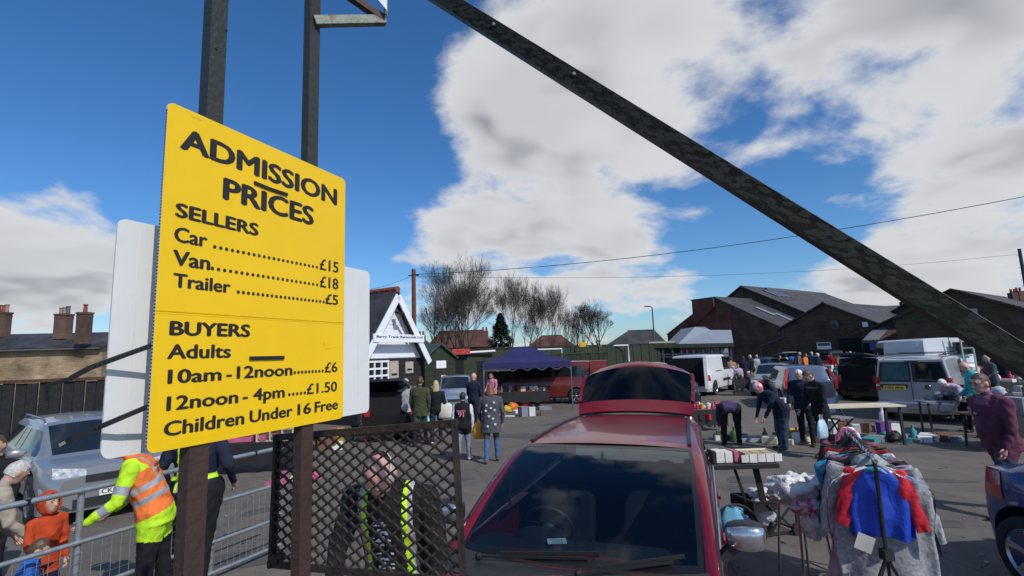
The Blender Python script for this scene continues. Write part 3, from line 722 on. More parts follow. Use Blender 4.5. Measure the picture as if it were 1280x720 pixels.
# round window, door opening, lintel band, boards
def disc_on(s, z, r, mat, nm, parent, off, n=20, ring=None):
    b = MB(); c = E_*s-D_*off+Vector((0, 0, z)); ps = [c+E_*r*math.cos(2*math.pi*k/n)+Vector((0, 0, r*math.sin(2*math.pi*k/n))) for k in range(n)]
    if ring: 
        pi = [c+E_*(r-ring)*math.cos(2*math.pi*k/n)+Vector((0, 0, (r-ring)*math.sin(2*math.pi*k/n))) for k in range(n)]
        b.add(ps+pi, [(k, (k+1) % n, n+(k+1) % n, n+k) for k in range(n)]+[]); 
        po = [p-D_*.08 for p in ps]; pj = [p-D_*.08 for p in pi]; b.add(po+pj, [(k, (k+1) % n, n+(k+1) % n, n+k) for k in range(n)]); b.add(ps+po, [(k, (k+1) % n, n+(k+1) % n, n+k) for k in range(n)])
    else: b.add(ps, [tuple(range(n))])
    return b.build(nm, mat, parent)
wf = disc_on(.75, 4.15, .42, MATS['lead_grey'], 'window', hall, .03, ring=.09); disc_on(.75, 4.15, .34, MATS['glass_dark'], 'pane', wf, .02)
def rect_on(s0, s1, z0, z1, mat, nm, parent, off=.03, th=.04, e=None, d=None):
    e = e or E_; d = d or D_
    b = MB(); b.prism([e*s0-d*off+Vector((0, 0, z0)), e*s1-d*off+Vector((0, 0, z0)), e*s1-d*off+Vector((0, 0, z1)), e*s0-d*off+Vector((0, 0, z1))], -d*th); return b.build(nm, mat, parent)
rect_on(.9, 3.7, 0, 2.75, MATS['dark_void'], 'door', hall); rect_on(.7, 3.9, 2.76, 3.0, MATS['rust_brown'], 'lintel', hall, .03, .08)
for i in range(9):
    for j in range(5): rect_on(.35+i*.42+(j % 2)*.1, .74+i*.42+(j % 2)*.1, 3.03+j*.19, 3.2+j*.19, M('sooty_stone', (.085, .070, .05), .9, var=.4) if (i*3+j) % 4 == 0 else MATS['dark_stone'], 'stone', hall, .0, .05+.03*((i*7+j*5) % 3))
sg = rect_on(-1.1, .2, 1.75, 2.45, MATS['white_paint'], 'notice_board', hall); rect_on(-1.02, .12, 2.1, 2.38, MATS['lead_grey'], 'lettering_panel', sg, .072, .002)
rect_on(3.2, 3.65, 3.75, 4.2, MATS['white_paint'], 'floodlight_box', hall, .03, .2)
b = MB(); pts = [E_*-4.3+Vector((0, 0, 3.9))-D_*.15, E_*-4.3+Vector((0, 0, 3.2))-D_*.15, E_*-6.9+Vector((0, 0, 2.3))-D_*.15, E_*-6.9+Vector((0, 0, .2))-D_*.15]; b.tube(pts, .07, 8); b.build('drainpipe', MATS['lead_grey'], hall)
apb = P(893, 373, 60)
brk, _ = gable_hall('brick_warehouse', 'red brick and dark stone hall with raised brick parapet and two long rooflights', 'warehouse', apb, 7.3, 7.7, 4.2, 4.03, 22, MATS['dark_stone'], MATS['slate_rows'], over=.05, wall_l=MATS['red_brick'])
b = MB(); b.prism([Vector((0, 0, 7.2))-D_*.3, Vector((0, 0, 8.3))-D_*.3, -E_*3.0+Vector((0, 0, 8.3))-D_*.3, -E_*3.0+Vector((0, 0, 5))-D_*.3], D_*1.6); b.build('parapet', MATS['red_brick'], brk, merge=True)
b = MB(); b.prism([Vector((0, 0, 8.305))-D_*.36, E_*.1+Vector((0, 0, 8.42))-D_*.36, -E_*3.1+Vector((0, 0, 8.42))-D_*.36, -E_*3.1+Vector((0, 0, 8.305))-D_*.36], D_*1.75); b.build('coping', MATS['lead_grey'], brk, merge=True)
rect_on(-2.2, -1.2, 3.2, 4.6, MATS['dark_stone'], 'blocked_window', brk, .31); rect_on(.4, 1.4, 4.4, 5.4, MATS['red_brick'], 'blocked_window', brk, .03)
rect_on(.02, 2.0, 1, 6.9, MATS['red_brick'], 'buttress', brk, .02, .1)
for s in (.52, .72):
    v0 = Vector((0, 0, apb.z)); v1 = E_*7.7+Vector((0, 0, 4.03)); n = Vector((0, 0, .26))
    a = v0.lerp(v1, s-.17)+D_*(4.4 if s < .6 else 5.6)+n; c = v0.lerp(v1, s+.10)+D_*(4.4 if s < .6 else 5.6)+n
    b = MB(); b.bar(a, c, .9, .05); b.build('rooflight', M('rooflight', (.30, .33, .40), .15, bump=0), brk)
apu = P(927, 359, 66)
uph, _ = gable_hall('tall_warehouse', 'tall dark gabled hall whose long grey roof rises behind the stone warehouse', 'warehouse', apu, 2.4, 7.4, 8.8, 6.2, 24, MATS['dark_stone'], MATS['slate_rows'], over=.3)
for i in range(7): # glazed strip on the roof and ridge ventilator pieces
    v0 = Vector((0, 0, apu.z)); v1 = E_*7.4+Vector((0, 0, 6.2)); a = v0.lerp(v1, .16)+D_*(3+i*.62)+Vector((0, 0, .25)); c = v0.lerp(v1, .42)+D_*(3+i*.62)+Vector((0, 0, .25))
    b = MB(); b.bar(a, c, .3, .05); b.build('rooflight', MATS['rooflight'] if i % 2 else MATS['glass_dark'], uph)
b = MB(); b.bar(Vector((0, 0, apu.z+.25))+D_*5+E_*.6-Vector((0, 0, .3)), Vector((0, 0, apu.z+.25))+D_*19+E_*.6-Vector((0, 0, .3)), .3, .35); b.build('ridge_vent', MATS['lead_grey'], uph)
b = MB()
for i in range(6): b.bar(Vector((0, 0, 6.6)).lerp(E_*6+Vector((0, 0, 6.3)), i/5.)-D_*.05, Vector((0, 0, 9.6)).lerp(E_*6+Vector((0, 0, 6.7)), i/5.)-D_*.05, .1)
b.build('cladding_rib', MATS['lead_grey'], uph)
# long roof that runs on behind to the right
ap4 = P(1060, 380, 58)
gable_hall('rear_warehouse', 'low dark roofed hall running back between the stone gables', 'warehouse', Vector((ap4.x+4, ap4.y-4, ap4.z-.4)), 5, 5, 3.6, 3.6, 24, MATS['dark_stone'], MATS['slate_rows'])
ap2 = P(1149, 384, 43.5)
sh2, _ = gable_hall('stone_workshop', 'low dark stone gable with a purple poster beside the corrugated awning', 'workshop', ap2, 3.6, 3.4, 3.55, 3.5, 14, MATS['dark_stone'], MATS['slate_rows'])
pz = M('purple_print', (.14, .10, .34), .6, col2=(.55, .5, .6), vs=5, thr=.55, wid=.08, bump=0)
ps_ = rect_on(.35, 1.75, 3.5, 4.15, pz, 'poster', sh2)
ap3 = P(1190, 365, 38)
sh3, _ = gable_hall('stone_barn', 'dark stone barn with pale coping along its gable at the right edge', 'barn', ap3, 3.9, 4.3, 3.9, 3.75, 16, MATS['dark_stone'], MATS['slate_rows'], over=.1)
for e, z in ((-E_*3.9, 3.9), (E_*4.3, 3.75)):
    for i in range(14):
        a0 = Vector((0, 0, ap3.z)).lerp(e+Vector((0, 0, z)), i/14)+Vector((0, 0, .22)); a1 = Vector((0, 0, ap3.z)).lerp(e+Vector((0, 0, z)), (i+.93)/14)+Vector((0, 0, .22+.02*(i % 3)))
        b = MB(); b.bar(a0-D_*.15, a1-D_*.15, .32, .12); b.build('coping_stone', MATS['dark_stone'], sh3)
rect_on(.5, 1.3, 3.9, 4.5, MATS['cream'], 'vent_panel', sh3)
# shop row with corrugated awnings in front of the gables
M('corrugated', (.20, .21, .24), .5, .2, var=.25, vs=3, bump=.1)
a0 = P(1077, 427, 45); a1 = P(1290, 417, 36)
row = empty('market_shop_row', (a0.x, a0.y, 0), 0, 'row of low shop units under grey corrugated awnings with purple fascia signs', 'shop')
ra = Vector((0, 0, 0)); rb_ = Vector((a1.x-a0.x, a1.y-a0.y, 0)); ru = rb_.normalized(); rn = Vector((-ru.y, ru.x, 0)); Lr = rb_.length
if rn.dot(a0) < 0: rn = -rn; rn.z = 0
for i in range(8):
    s0 = Lr*i/8+.05; s1 = Lr*(i+1)/8-.05; z0 = 2.42; z1 = 3.5
    q = [ru*s0+Vector((0, 0, z0)), ru*s1+Vector((0, 0, z0)), ru*s1+rn*2.8+Vector((0, 0, z1)), ru*s0+rn*2.8+Vector((0, 0, z1))]
    if i == 1: mt = MATS['rust_brown']
    else: mt = MATS['corrugated']
    b = MB(); slab(b, q, .03); b.build('awning', mt, row, merge=True)
    up_ = Vector((0, 0, .05)); ribs([p+up_ for p in q], 10, .07, .05, 'awning_rib', mt, row)
    b = MB(); b.bar(ru*s0+Vector((0, 0, z0-.1)), ru*s1+Vector((0, 0, z0-.1)), .05, .16); b.build('gutter', MATS['lead_grey'], row)
    b = MB(); b.bar(ru*s0+Vector((0, 0, 0)), ru*s0+Vector((0, 0, z0-.1)), .12); b.build('awning_post', MATS['black_timber'], row)
b = MB(); b.prism([rn*2.8, ru*Lr+rn*2.8, ru*Lr+rn*2.8+Vector((0, 0, 3.45)), rn*2.8+Vector((0, 0, 3.45))], rn*.3); b.build('shop_wall', MATS['dark_brown'], row)
blp = M('blue_fascia', (.05, .07, .28), .5, bump=0); 
for s0, s1, mt in ((.6, 1.9, blp), (9.0, 11.5, pz), (11.7, 13.2, M('pink_poster', (.55, .12, .35), .6, col2=(.7, .6, .7), vs=6, bump=0)), (13.4, 16.6, M('lilac_board', (.30, .28, .52), .6, var=.2, bump=0))):
    b = MB(); b.bar(ru*s0+Vector((0, 0, 1.9)), ru*s1+Vector((0, 0, 1.9)), .05, .62); b.build('fascia_sign', mt, row)
# ---------------- covered market stand (pale tarpaulin roof, dark posts) ----------------
Y0 = 40
st = empty('market_canopy', tuple(P(866, 450, Y0).xy)+(0,), 0, 'open sided market stand with pale blue grey roof and dark posts before the brick hall', 'market stand')
def LP(px, py, y=Y0): 
    v = P(px, py, y); return v-st.location
M('pale_sheet', (.20, .23, .28), .6, var=.08, vs=1.5, bump=.1); M('blue_black', (.018, .024, .04), .6)
roofp = [LP(847, 431), LP(869, 408.5, Y0+1.5), LP(881, 408.5, Y0+1.5), LP(888, 412.5, Y0+1.5), LP(914, 412.5, Y0+1.5), LP(917, 431)]
b = MB(); b.prism(roofp, (0, 3.5, 0)); b.build('tarpaulin_roof', MATS['pale_sheet'], st, merge=True)
b = MB(); b.bar(LP(809, 433), LP(916, 431), .5, .3); b.build('fascia', MATS['green_dark'], st)
b = MB(); b.bar(LP(811, 430, Y0+2), LP(846, 429, Y0+2), .3, .36); b.build('stone_parapet', MATS['cream'], st)
for i, px in enumerate((811, 820, 828, 840, 851, 858, 866, 878, 889, 901, 913)):
    b = MB(); t = LP(px, 434); b.bar((t.x, t.y, 0), t, .16); b.build('post', MATS['blue_black'], st)
for i, px in enumerate(range(872, 912, 10)):
    b = MB(); a = LP(px, 435.5, Y0+1.2); c = LP(px+8, 435.5, Y0+1.2); b.prism([a, c, (c.x, c.y, 1.6), (a.x, a.y, 1.3)], (0, .03, 0)); b.build('side_sheet', MATS['pale_sheet'], st)
b = MB(); b.bar(LP(811, 443), LP(913, 442), .08, .1); b.bar(LP(811, 446), LP(913, 446), .08, .1); b.build('rail', MATS['blue_black'], st)
# ---------------- green boundary fence / containers ----------------
def fence_run(label, p0, p1, z, n, mat, name='panel_fence', grp=None, th=.06, cap=None):
    root = empty(name, (p0.x, p0.y, 0), 0, label, 'fence', grp); d = Vector((p1.x-p0.x, p1.y-p0.y, 0)); L = d.length; u = d/L
    for i in range(n):
        b = MB(); a = u*(L*i/n+.015); c = u*(L*(i+1)/n-.015); off = Vector((-u.y, u.x, 0))*(.03 if i % 2 else 0)
        b.bar(a+off+Vector((0, 0, z/2)), c+off+Vector((0, 0, z/2)), th, z+.03*math.sin(i*2.3)); b.build('panel', mat, root)
    if cap: b = MB(); b.bar(Vector((0, 0, z+.05)), d+Vector((0, 0, z+.05)), .12, .09); b.build('cap_rail', cap, root)
    return root
fence_run('long dark green panelled fence closing off the far side of the car park', P(596, 443, 33), P(850, 440, 41), 2.72, 44, MATS['green_paint'], cap=MATS['green_dark'])
fence_run('second lower row of dark green panels behind the blue gazebo', P(590, 446, 30.5), P(760, 448, 33.5), 2.2, 28, MATS['green_dark'], cap=MATS['green_paint'])
fence_run('tall black boarded wall behind the silver car at the left', P(-90, 478, 12.6), P(330, 478, 14.6), 1.98, 30, MATS['black_timber'], name='boarded_wall', cap=MATS['rust_brown'])
# sheds
def shed(label, fl, fr, eave, apex, depthv, wall, roofm, boards=8):
    """fl, fr: front bottom corners (3D ground)"""
    root = empty('green_shed', (fl.x, fl.y, 0), 0, label, 'shed'); w = fr-fl; w.z = 0; u = w.normalized(); L = w.length; m = w*.5; dv = Vector(depthv)
    b = MB(); b.prism([Vector((0, 0, 0)), w, w+Vector((0, 0, eave)), m+Vector((0, 0, apex)), Vector((0, 0, eave))], dv); b.build('wall', wall, root, merge=True)
    for e in (Vector((0, 0, eave)), w+Vector((0, 0, eave))):
        a = m+Vector((0, 0, apex)); v = (e-a).normalized(); f = -dv.normalized()*.15; b = MB(); k = Vector((0, 0, .015))
        slab(b, [a+f+k, e+v*.15+f+k, e+v*.15+dv+k, a+dv+k], .07); b.build('roof', roofm, root, merge=True)
    nn = Vector((u.y, -u.x, 0))
    for i in range(boards):
        z = eave*(i+.5)/boards; b = MB(); b.bar(nn*.012+Vector((0, 0, z)), w+nn*.012+Vector((0, 0, z)), .02, eave/boards*.92); b.build('board', wall, root)
    return root, u, nn, L
fl = P(531, 500, 24.0); fr = P(569.5, 500, 25.6)
s1, u1, n1, L1 = shed('dark green gabled shed with white notices next to the white gabled office', Vector((fl.x, fl.y, 0)), Vector((fr.x, fr.y, 0)), 2.25, 2.9, (-2.6, 3.4, 0), MATS['green_paint'], MATS['green_felt'])
def plaque(root, u, nn, x0, x1, z0, z1, mat, nm='notice', th=.02, off=.024):
    b = MB(); b.bar(u*x0+nn*(off+th/2)+Vector((0, 0, (z0+z1)/2)), u*x1+nn*(off+th/2)+Vector((0, 0, (z0+z1)/2)), th, z1-z0); return b.build(nm, mat, root)
plaque(s1, u1, n1, L1*.36, L1*.68, 1.75, 2.12, MATS['white_paint']); plaque(s1, u1, n1, L1*.32, L1*.64, 1.05, 1.6, MATS['dark_brown']); plaque(s1, u1, n1, L1*.5, L1*.66, 1.15, 1.4, MATS['white_paint'], off=.05)
c0 = P(570, 447, 27); c1 = P(622, 447, 28)
box_ = empty('flat_roof_store', (c0.x, c0.y, 0), 0, 'dark green flat roofed store with an open black doorway and long white plank on top', 'shed')
w_ = Vector((c1.x-c0.x, c1.y-c0.y, 0)); b = MB(); b.prism([(0, 0, 0), w_, w_+Vector((0, 0, 2.4)), (0, 0, 2.4)], (-.6, 3, 0)); b.build('wall', MATS['green_paint'], box_)
ub = w_.normalized(); nb_ = Vector((ub.y, -ub.x, 0))
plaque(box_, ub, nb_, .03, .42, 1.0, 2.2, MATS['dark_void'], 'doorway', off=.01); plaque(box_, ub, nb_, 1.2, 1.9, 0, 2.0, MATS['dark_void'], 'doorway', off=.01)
b = MB(); b.bar(nb_*.1+Vector((-.6, 0, 2.47)), w_*.9+nb_*.1+Vector((0, 0, 2.55)), .5, .09); b.build('plank', MATS['white_paint'], box_)
rr_ = plaque(box_, ub, nb_, -.3, .7, 2.4, 2.7, M('red_bundle', (.4, .04, .03), .7, var=.5, bump=.6, bs=10), 'red_bundle', th=.3)
# white goal-like frames standing above the fence
for px0, px1, py, yy, lb in ((749, 785, 432.5, 38, 'larger white tubular frame standing on top of the green fence'), (672, 702, 437, 34, 'smaller white frame above the fence just right of the gazebo peak')):
    a = P(px0, py, yy); c = P(px1, py-1, yy); e = empty('goal_frame', (a.x, a.y, 0), 0, lb, 'frame'); v = c-a; v.z = 0; b = MB()
    b.tube([(0, 0, 1.5), (0, 0, a.z), v+Vector((0, 0, c.z)), v+Vector((0, 0, 1.5))], .06, 6); b.build('tube_frame', MATS['white_paint'], e)
a = P(725.5, 446, 36); ys = empty('yellow_sign', (a.x, a.y, 0), 0, 'small yellow warning sign fixed above the green fence by the red van', 'sign')
b = MB(); b.bar((0, 0, 0), (0, 0, 3.0), .07); b.build('post', MATS['green_dark'], ys); b = MB(); b.box((.2, -.06, 2.86), (.46, .03, .34)); b.build('sign_plate', M('sign_yellow', (.75, .42, .01), .5, bump=0), ys)
# ---------------- white gabled office ----------------
A = P(489, 366, 19.2); e2 = Vector((.5, .866, 0)); d2 = Vector((-.866, .5, 0)); hwid = 1.70; ze = 2.3
of = empty('gabled_office', (A.x, A.y, 0), 0, 'black boarded office with white clad gable, red ridge tiles and barred window', 'building')
V = Vector
b = MB(); b.prism([-e2*hwid, e2*hwid, e2*hwid+V((0, 0, ze)), -e2*hwid+V((0, 0, ze))], d2*9); b.build('wall', MATS['black_timber'], of)
b = MB(); b.prism([-e2*hwid+V((0, 0, ze)), e2*hwid+V((0, 0, ze)), V((0, 0, A.z-.1))], d2*9); b.build('gable_wall', MATS['white_paint'], of)
for i in range(6):
    b = MB(); z0 = ze+.03+i*.42; ww = hwid*(1-(z0+.42-ze)/(A.z-ze))-.02
    if ww > .15: b.bar(-e2*ww-d2*.015+V((0, 0, z0+.2)), e2*ww-d2*.015+V((0, 0, z0+.2)), .03, .405); b.build('board', MATS['white_paint'], of)
for sgn in (-1, 1):
    ap_ = V((0, 0, A.z)); ev = e2*sgn*(hwid+.12)+V((0, 0, ze-.16)); b = MB(); slab(b, [ap_-d2*.35, ev-d2*.35, ev+d2*9, ap_+d2*9], .09); b.build('roof', MATS['slate_rows'], of, merge=True)
    b = MB(); b.bar(ap_-d2*.38-V((0, 0, .16)), ev-d2*.38-V((0, 0, .06)), .05, .26, upv=(0, 0, 1)); b.build('bargeboard', MATS['white_paint'], of)
for i in range(30):
    b = MB(); b.tube([V((0, 0, A.z+.10))+d2*(i*.3-.35), V((0, 0, A.z+.12))+d2*(i*.3-.06)], [.13, .11], 8); b.build('ridge_tile', MATS['terracotta'], of)
zs_ = 3.05; b = MB(); b.bar(-e2*1.35-d2*.42+V((0, 0, zs_)), e2*1.42-d2*.42+V((0, 0, zs_)), .04, .3); sgo = b.build('name_board', MATS['white_paint'], of)
def text_on(body, parent, origin, u, x0, x1, z, cap, mat=None, bold=.02):
    e = text_obj(body, mat or MATS['ink'], parent, x0, x1, 0, cap, y=0, bold=bold)
    e.location = origin+V((0, 0, z)); e.rotation_euler[2] = math.atan2(u.y, u.x); return e
text_on('Barry Trank Removals Ltd', sgo, -d2*.445, e2, -1.2, 1.3, zs_+.01, .09)
b = MB(); b.bar(-d2*.3+V((0, 0, 4.05)), -d2*.6+V((0, 0, 3.98)), .2, .08); b.build('lamp', MATS['black_timber'], of); b = MB(); b.bar(V((0, 0, 4.0))+e2*.12-d2*.5, V((0, 0, 3.2))+e2*.75-d2*.44, .05, .10); b.build('drain_pipe', MATS['black_timber'], of)
b = MB(); b.prism([-e2*1.6-d2*.01+V((0, 0, 1.15)), -e2*.25-d2*.01+V((0, 0, 1.15)), -e2*.25-d2*.01+V((0, 0, 2.2)), -e2*1.6-d2*.01+V((0, 0, 2.2))], -d2*.02); wo_ = b.build('window', MATS['window_dark'], of)
b = MB()
for z in (1.15, 1.42, 1.68, 1.94, 2.2): b.bar(-e2*1.63-d2*.05+V((0, 0, z)), -e2*.22-d2*.05+V((0, 0, z)), .05, .07)
for x in (-1.62, -.93, -.58, -.23): b.bar(e2*x-d2*.053+V((0, 0, 1.12)), e2*x-d2*.053+V((0, 0, 2.24)), .07, .05, upv=e2)
b.build('window_frame', MATS['white_paint'], wo_)
for x0, x1, z0, z1, mt in ((-.12, .35, 1.55, 2.2, 'cream'), (.75, 1.2, 1.7, 2.15, 'cream'), (.72, .95, .95, 1.25, 'white_paint')):
    b = MB(); b.prism([e2*x0-d2*.01+V((0, 0, z0)), e2*x1-d2*.01+V((0, 0, z0)), e2*x1-d2*.01+V((0, 0, z1)), e2*x0-d2*.01+V((0, 0, z1))], -d2*.03); pq = b.build('notice', MATS[mt], of)
    b = MB(); b.prism([e2*(x0+.08)-d2*.042+V((0, 0, z0+.1)), e2*(x1-.08)-d2*.042+V((0, 0, z0+.1)), e2*(x1-.08)-d2*.042+V((0, 0, z0+.18)), e2*(x0+.08)-d2*.042+V((0, 0, z0+.18))], -d2*.002); b.build('print', MATS['ink'], pq)
for i in range(11):
    b = MB(); z = .1+i*.2; b.bar(-e2*hwid-d2*.008+V((0, 0, z)), e2*hwid-d2*.008+V((0, 0, z)), .016, .185); b.build('board', MATS['black_timber'], of)
b = MB(); b.prism([e2*.55-d2*.02, e2*1.4-d2*.02, e2*1.4-d2*.02+V((0, 0, 1.6)), e2*.55-d2*.02+V((0, 0, 1.6))], -d2*.03); b.build('door', MATS['dark_brown'], of)
# ---------------- stone cottage at the far left ----------------
a = P(-60, 438, 34); c = P(128, 439, 36); ct = empty('stone_cottage', (a.x, a.y, 0), 0, 'long brown stone cottage with slate roof and brick chimneys at the far left', 'house')
w = V((c.x-a.x, c.y-a.y, 0)); uc = w.normalized(); nc = V((uc.y, -uc.x, 0)); za = a.z; zr_ = P(60, 418, 38).z
b = MB(); b.prism([V((0, 0, 0)), w, w+V((0, 0, za)), V((0, 0, za))], -nc*7); b.build('wall', MATS['brown_stone'], ct)
for s in (1, -1):
    b = MB(); e0 = nc*.3+V((0, 0, za-.08)) if s > 0 else -nc*7.3+V((0, 0, za-.08)); r0 = -nc*3.5+V((0, 0, zr_)); slab(b, [e0-uc*.2, e0+w+uc*.2, r0+w+uc*.2, r0-uc*.2], .1); b.build('roof', MATS['slate_rows'], ct, merge=True)
b = MB(); b.prism([w*1.0+V((0, 0, za)), w-nc*7+V((0, 0, za)), w-nc*3.5+V((0, 0, zr_))], uc*.02); b.build('gable', MATS['brown_stone'], ct)
b = MB(); b.bar(nc*.36+V((0, 0, za-.12)), w+nc*.36+V((0, 0, za-.12)), .12, .1); b.build('gutter', MATS['lead_grey'], ct)
def stack(px0, px1, ytop, ybot, yy, pots, nm='chimney'):
    a_ = P(px0, ytop, yy); b_ = P(px1, ytop, yy); z1 = a_.z; z0 = P(px0, ybot, yy).z; cx = (a_+b_)/2-ct.location; wd = (b_.x-a_.x)*.84
    b = MB(); b.box((cx.x, cx.y, (z0+z1)/2), (wd, wd*.8, z1-z0)); b.box((cx.x, cx.y, z1-.05), (wd+.08, wd*.8+.08, .14)); b.box((cx.x, cx.y, z1-.28), (wd+.04, wd*.8+.04, .1)); o = b.build(nm, MATS['chimney_brick'], ct)
    for i, (dx, h_, mt) in enumerate(pots):
        b = MB(); p = V((cx.x+dx*wd, cx.y, z1)); b.tube([p, p+V((0, 0, h_*.85)), p+V((0, 0, h_*.86)), p+V((0, 0, h_))], [.13, .11, .15, .14], 10); b.build('chimney_pot', MATS[mt], o)
stack(-6, 11.5, 391, 422, 37, ((-.3, .6, 'terracotta'), (.1, .55, 'terracotta'), (.38, .62, 'buff_clay')))
stack(72, 89, 393, 424, 37, ((-.3, .5, 'buff_clay'), (0, .55, 'buff_clay'), (.32, .6, 'lead_grey')))
stack(99, 114, 391, 430, 35.2, ((0, .6, 'terracotta'),))
q = P(2, 455, 35)-ct.location; b = MB(); b.box((q.x+.1, q.y-1.2, q.z), (.9, .1, 1.5)); wc = b.build('window', MATS['window_dark'], ct)
b = MB(); [b.box((q.x+.1+dx, q.y-1.27, q.z+dz), sz) for dx, dz, sz in ((-.45, 0, (.09, .06, 1.6)), (.45, 0, (.09, .06, 1.6)), (0, 0, (.06, .06, 1.5)), (0, .75, (.95, .06, .09)), (0, -.75, (.95, .06, .09)), (0, .1, (.9, .06, .06)))]; b.build('window_frame', MATS['white_paint'], wc)
b = MB(); b.box((q.x-.1, q.y-1.3, q.z+1.0), (1.3, .25, .3)); b.build('hanging_flowers', M('red_flower', (.45, .02, .03), .8, var=.7, vs=12, bump=.8, bs=20), ct)
# ---------------- red roofed houses far behind ----------------
def hip_house(px0, px1, rx0, rx1, ye, yr, yy, wall, roof, label, chs=()):
    a = P(px0, ye, yy); c = P(px1, ye, yy); z = a.z; r0 = P(rx0, yr, yy+4); r1 = P(rx1, yr, yy+4); root = empty('distant_house', (a.x, a.y, 0), 0, label, 'house'); O = root.location
    x0, x1 = 0, c.x-a.x; zr = r0.z; b = MB(); b.box(((x0+x1)/2, 4, z/2), (x1-.6, 7.6, z)); b.build('wall', wall, root)
    A_, B_ = V((r0.x-a.x, 4, zr)), V((r1.x-a.x, 4, zr)); p = [V((0, 0, z)), V((x1, 0, z)), V((x1, 8, z)), V((0, 8, z))]
    b = MB(); b.add(p+[A_, B_], [(0, 1, 5, 4), (1, 2, 5), (2, 3, 4, 5), (3, 0, 4), (0, 3, 2, 1)]); b.build('roof', roof, root)
    b = MB(); b.bar(A_, B_, .25, .15); b.build('ridge', roof, root)
    for cx, ct_, cb in chs:
        q = P(cx, ct_, yy+4)-O; b = MB(); b.box((q.x, 4, (q.z+zr-1)/2), (.9, .7, q.z-zr+1)); o = b.build('chimney', MATS['chimney_brick'], root)
        for dx in (-.22, .22): b = MB(); b.tube([(q.x+dx, 4, q.z), (q.x+dx, 4, q.z+.5)], [.14, .12], 8); b.build('chimney_pot', MATS['terracotta'], o)
    for i in range(max(2, int(x1/3))):
        b = MB(); b.box((1.5+i*3, .15, z-1.3), (1.1, .1, 1.2)); b.build('window', MATS['window_dark'], root)
    return root
hip_house(531, 618, 549, 604, 436, 414.5, 62, MATS['red_brick'], MATS['red_tile'], 'wide red tiled house with chimney behind the tallest bare tree', ((606, 413.5, 0),))
hip_house(655, 724, 676, 702, 438, 420, 66, MATS['red_brick'], MATS['red_tile'], 'brown red hipped roof seen through the trees right of the conifer')
hip_house(765, 838, 785, 818, 435, 413.5, 60, MATS['red_brick'], MATS['slate_rows'], 'dark hipped roof bungalow left of the brick hall')
hip_house(514, 540, 519, 534, 438, 427, 58, MATS['red_brick'], MATS['slate_rows'], 'small dark roofed house with black chimney right of the telegraph pole', ((527, 419, 0),))
q = P(1268, 376, 60); hip_house(1235, 1330, 1250, 1310, 396, 376, 62, MATS['chimney_brick'], MATS['slate_rows'], 'distant slate roof with two chimney stacks at the right edge', ((1266, 366, 0), (1273, 364, 0)))
hip_house(1095, 1140, 1105, 1135, 394, 383, 80, MATS['chimney_brick'], MATS['slate_rows'], 'distant roof with single chimney between the two stone gables', ((1129, 377, 0),))
# ---------------- poles, wires, lamp ----------------
tp = P(517, 338, 24.5); e = empty('telegraph_pole', (tp.x, tp.y, 0), 0, 'tall red brown telegraph pole rising beside the white gabled office', 'pole')
b = MB(); b.tube([(0, 0, 0), (0, 0, tp.z)], [.13, .10], 12); b.build('shaft', MATS['creosote_pole'], e); b = MB(); b.bar((-.25, 0, tp.z-.25), (.25, 0, tp.z-.25), .07); b.ell((0, 0, tp.z+.02), (.11, .11, .07), 10, 6); b.build('insulator_arm', MATS['lead_grey'], e)
rp = P(1274, 311, 28); e = empty('utility_pole', (rp.x, rp.y, 0), 0, 'thin dark pole with step irons against the sky at the right edge', 'pole')
b = MB(); b.tube([(0, 0, 0), (0, 0, rp.z)], [.12, .08], 10); b.build('shaft', MATS['blue_black'], e); b = MB(); [b.bar((-.2, 0, rp.z-.4-i*.35), (.05, 0, rp.z-.4-i*.35), .025) for i in range(8)]; b.build('step_iron', MATS['lead_grey'], e)
def wire(p0, p1, sag, label, r=.014):
    b = MB(); b.tube([p0.lerp(p1, t/24)-V((0, 0, sag*4*(t/24)*(1-t/24))) for t in range(25)], r, 5); tag(b.build('overhead_wire', MATS['ink']), label, 'cable')
wire(P(517, 343, 24.5), P(1330, 236, 17), .55, 'upper overhead wire climbing from the telegraph pole to the top right')
wire(P(517, 345, 24.5), rp-V((0, 0, .3)), .55, 'lower fainter wire strung between the telegraph pole and the right edge pole', .008)
wire(P(517, 343, 24.5), P(380, 366, 14), .3, 'short wire running left from the telegraph pole over the office roof', .008)
lp = P(815, 383, 46); e = empty('street_lamp', (lp.x, lp.y, 0), 0, 'tall thin street lamp with short arm beyond the green fence', 'street lamp')
b = MB(); b.tube([(0, 0, 0), (0, 0, lp.z-.1), (-.15, 0, lp.z), (-.35, 0, lp.z)], [.09, .06, .05, .05], 8); b.build('column', MATS['lead_grey'], e); b = MB(); b.box((-.45, 0, lp.z+.02), (.5, .18, .1)); b.build('lamp_head', MATS['lead_grey'], e)
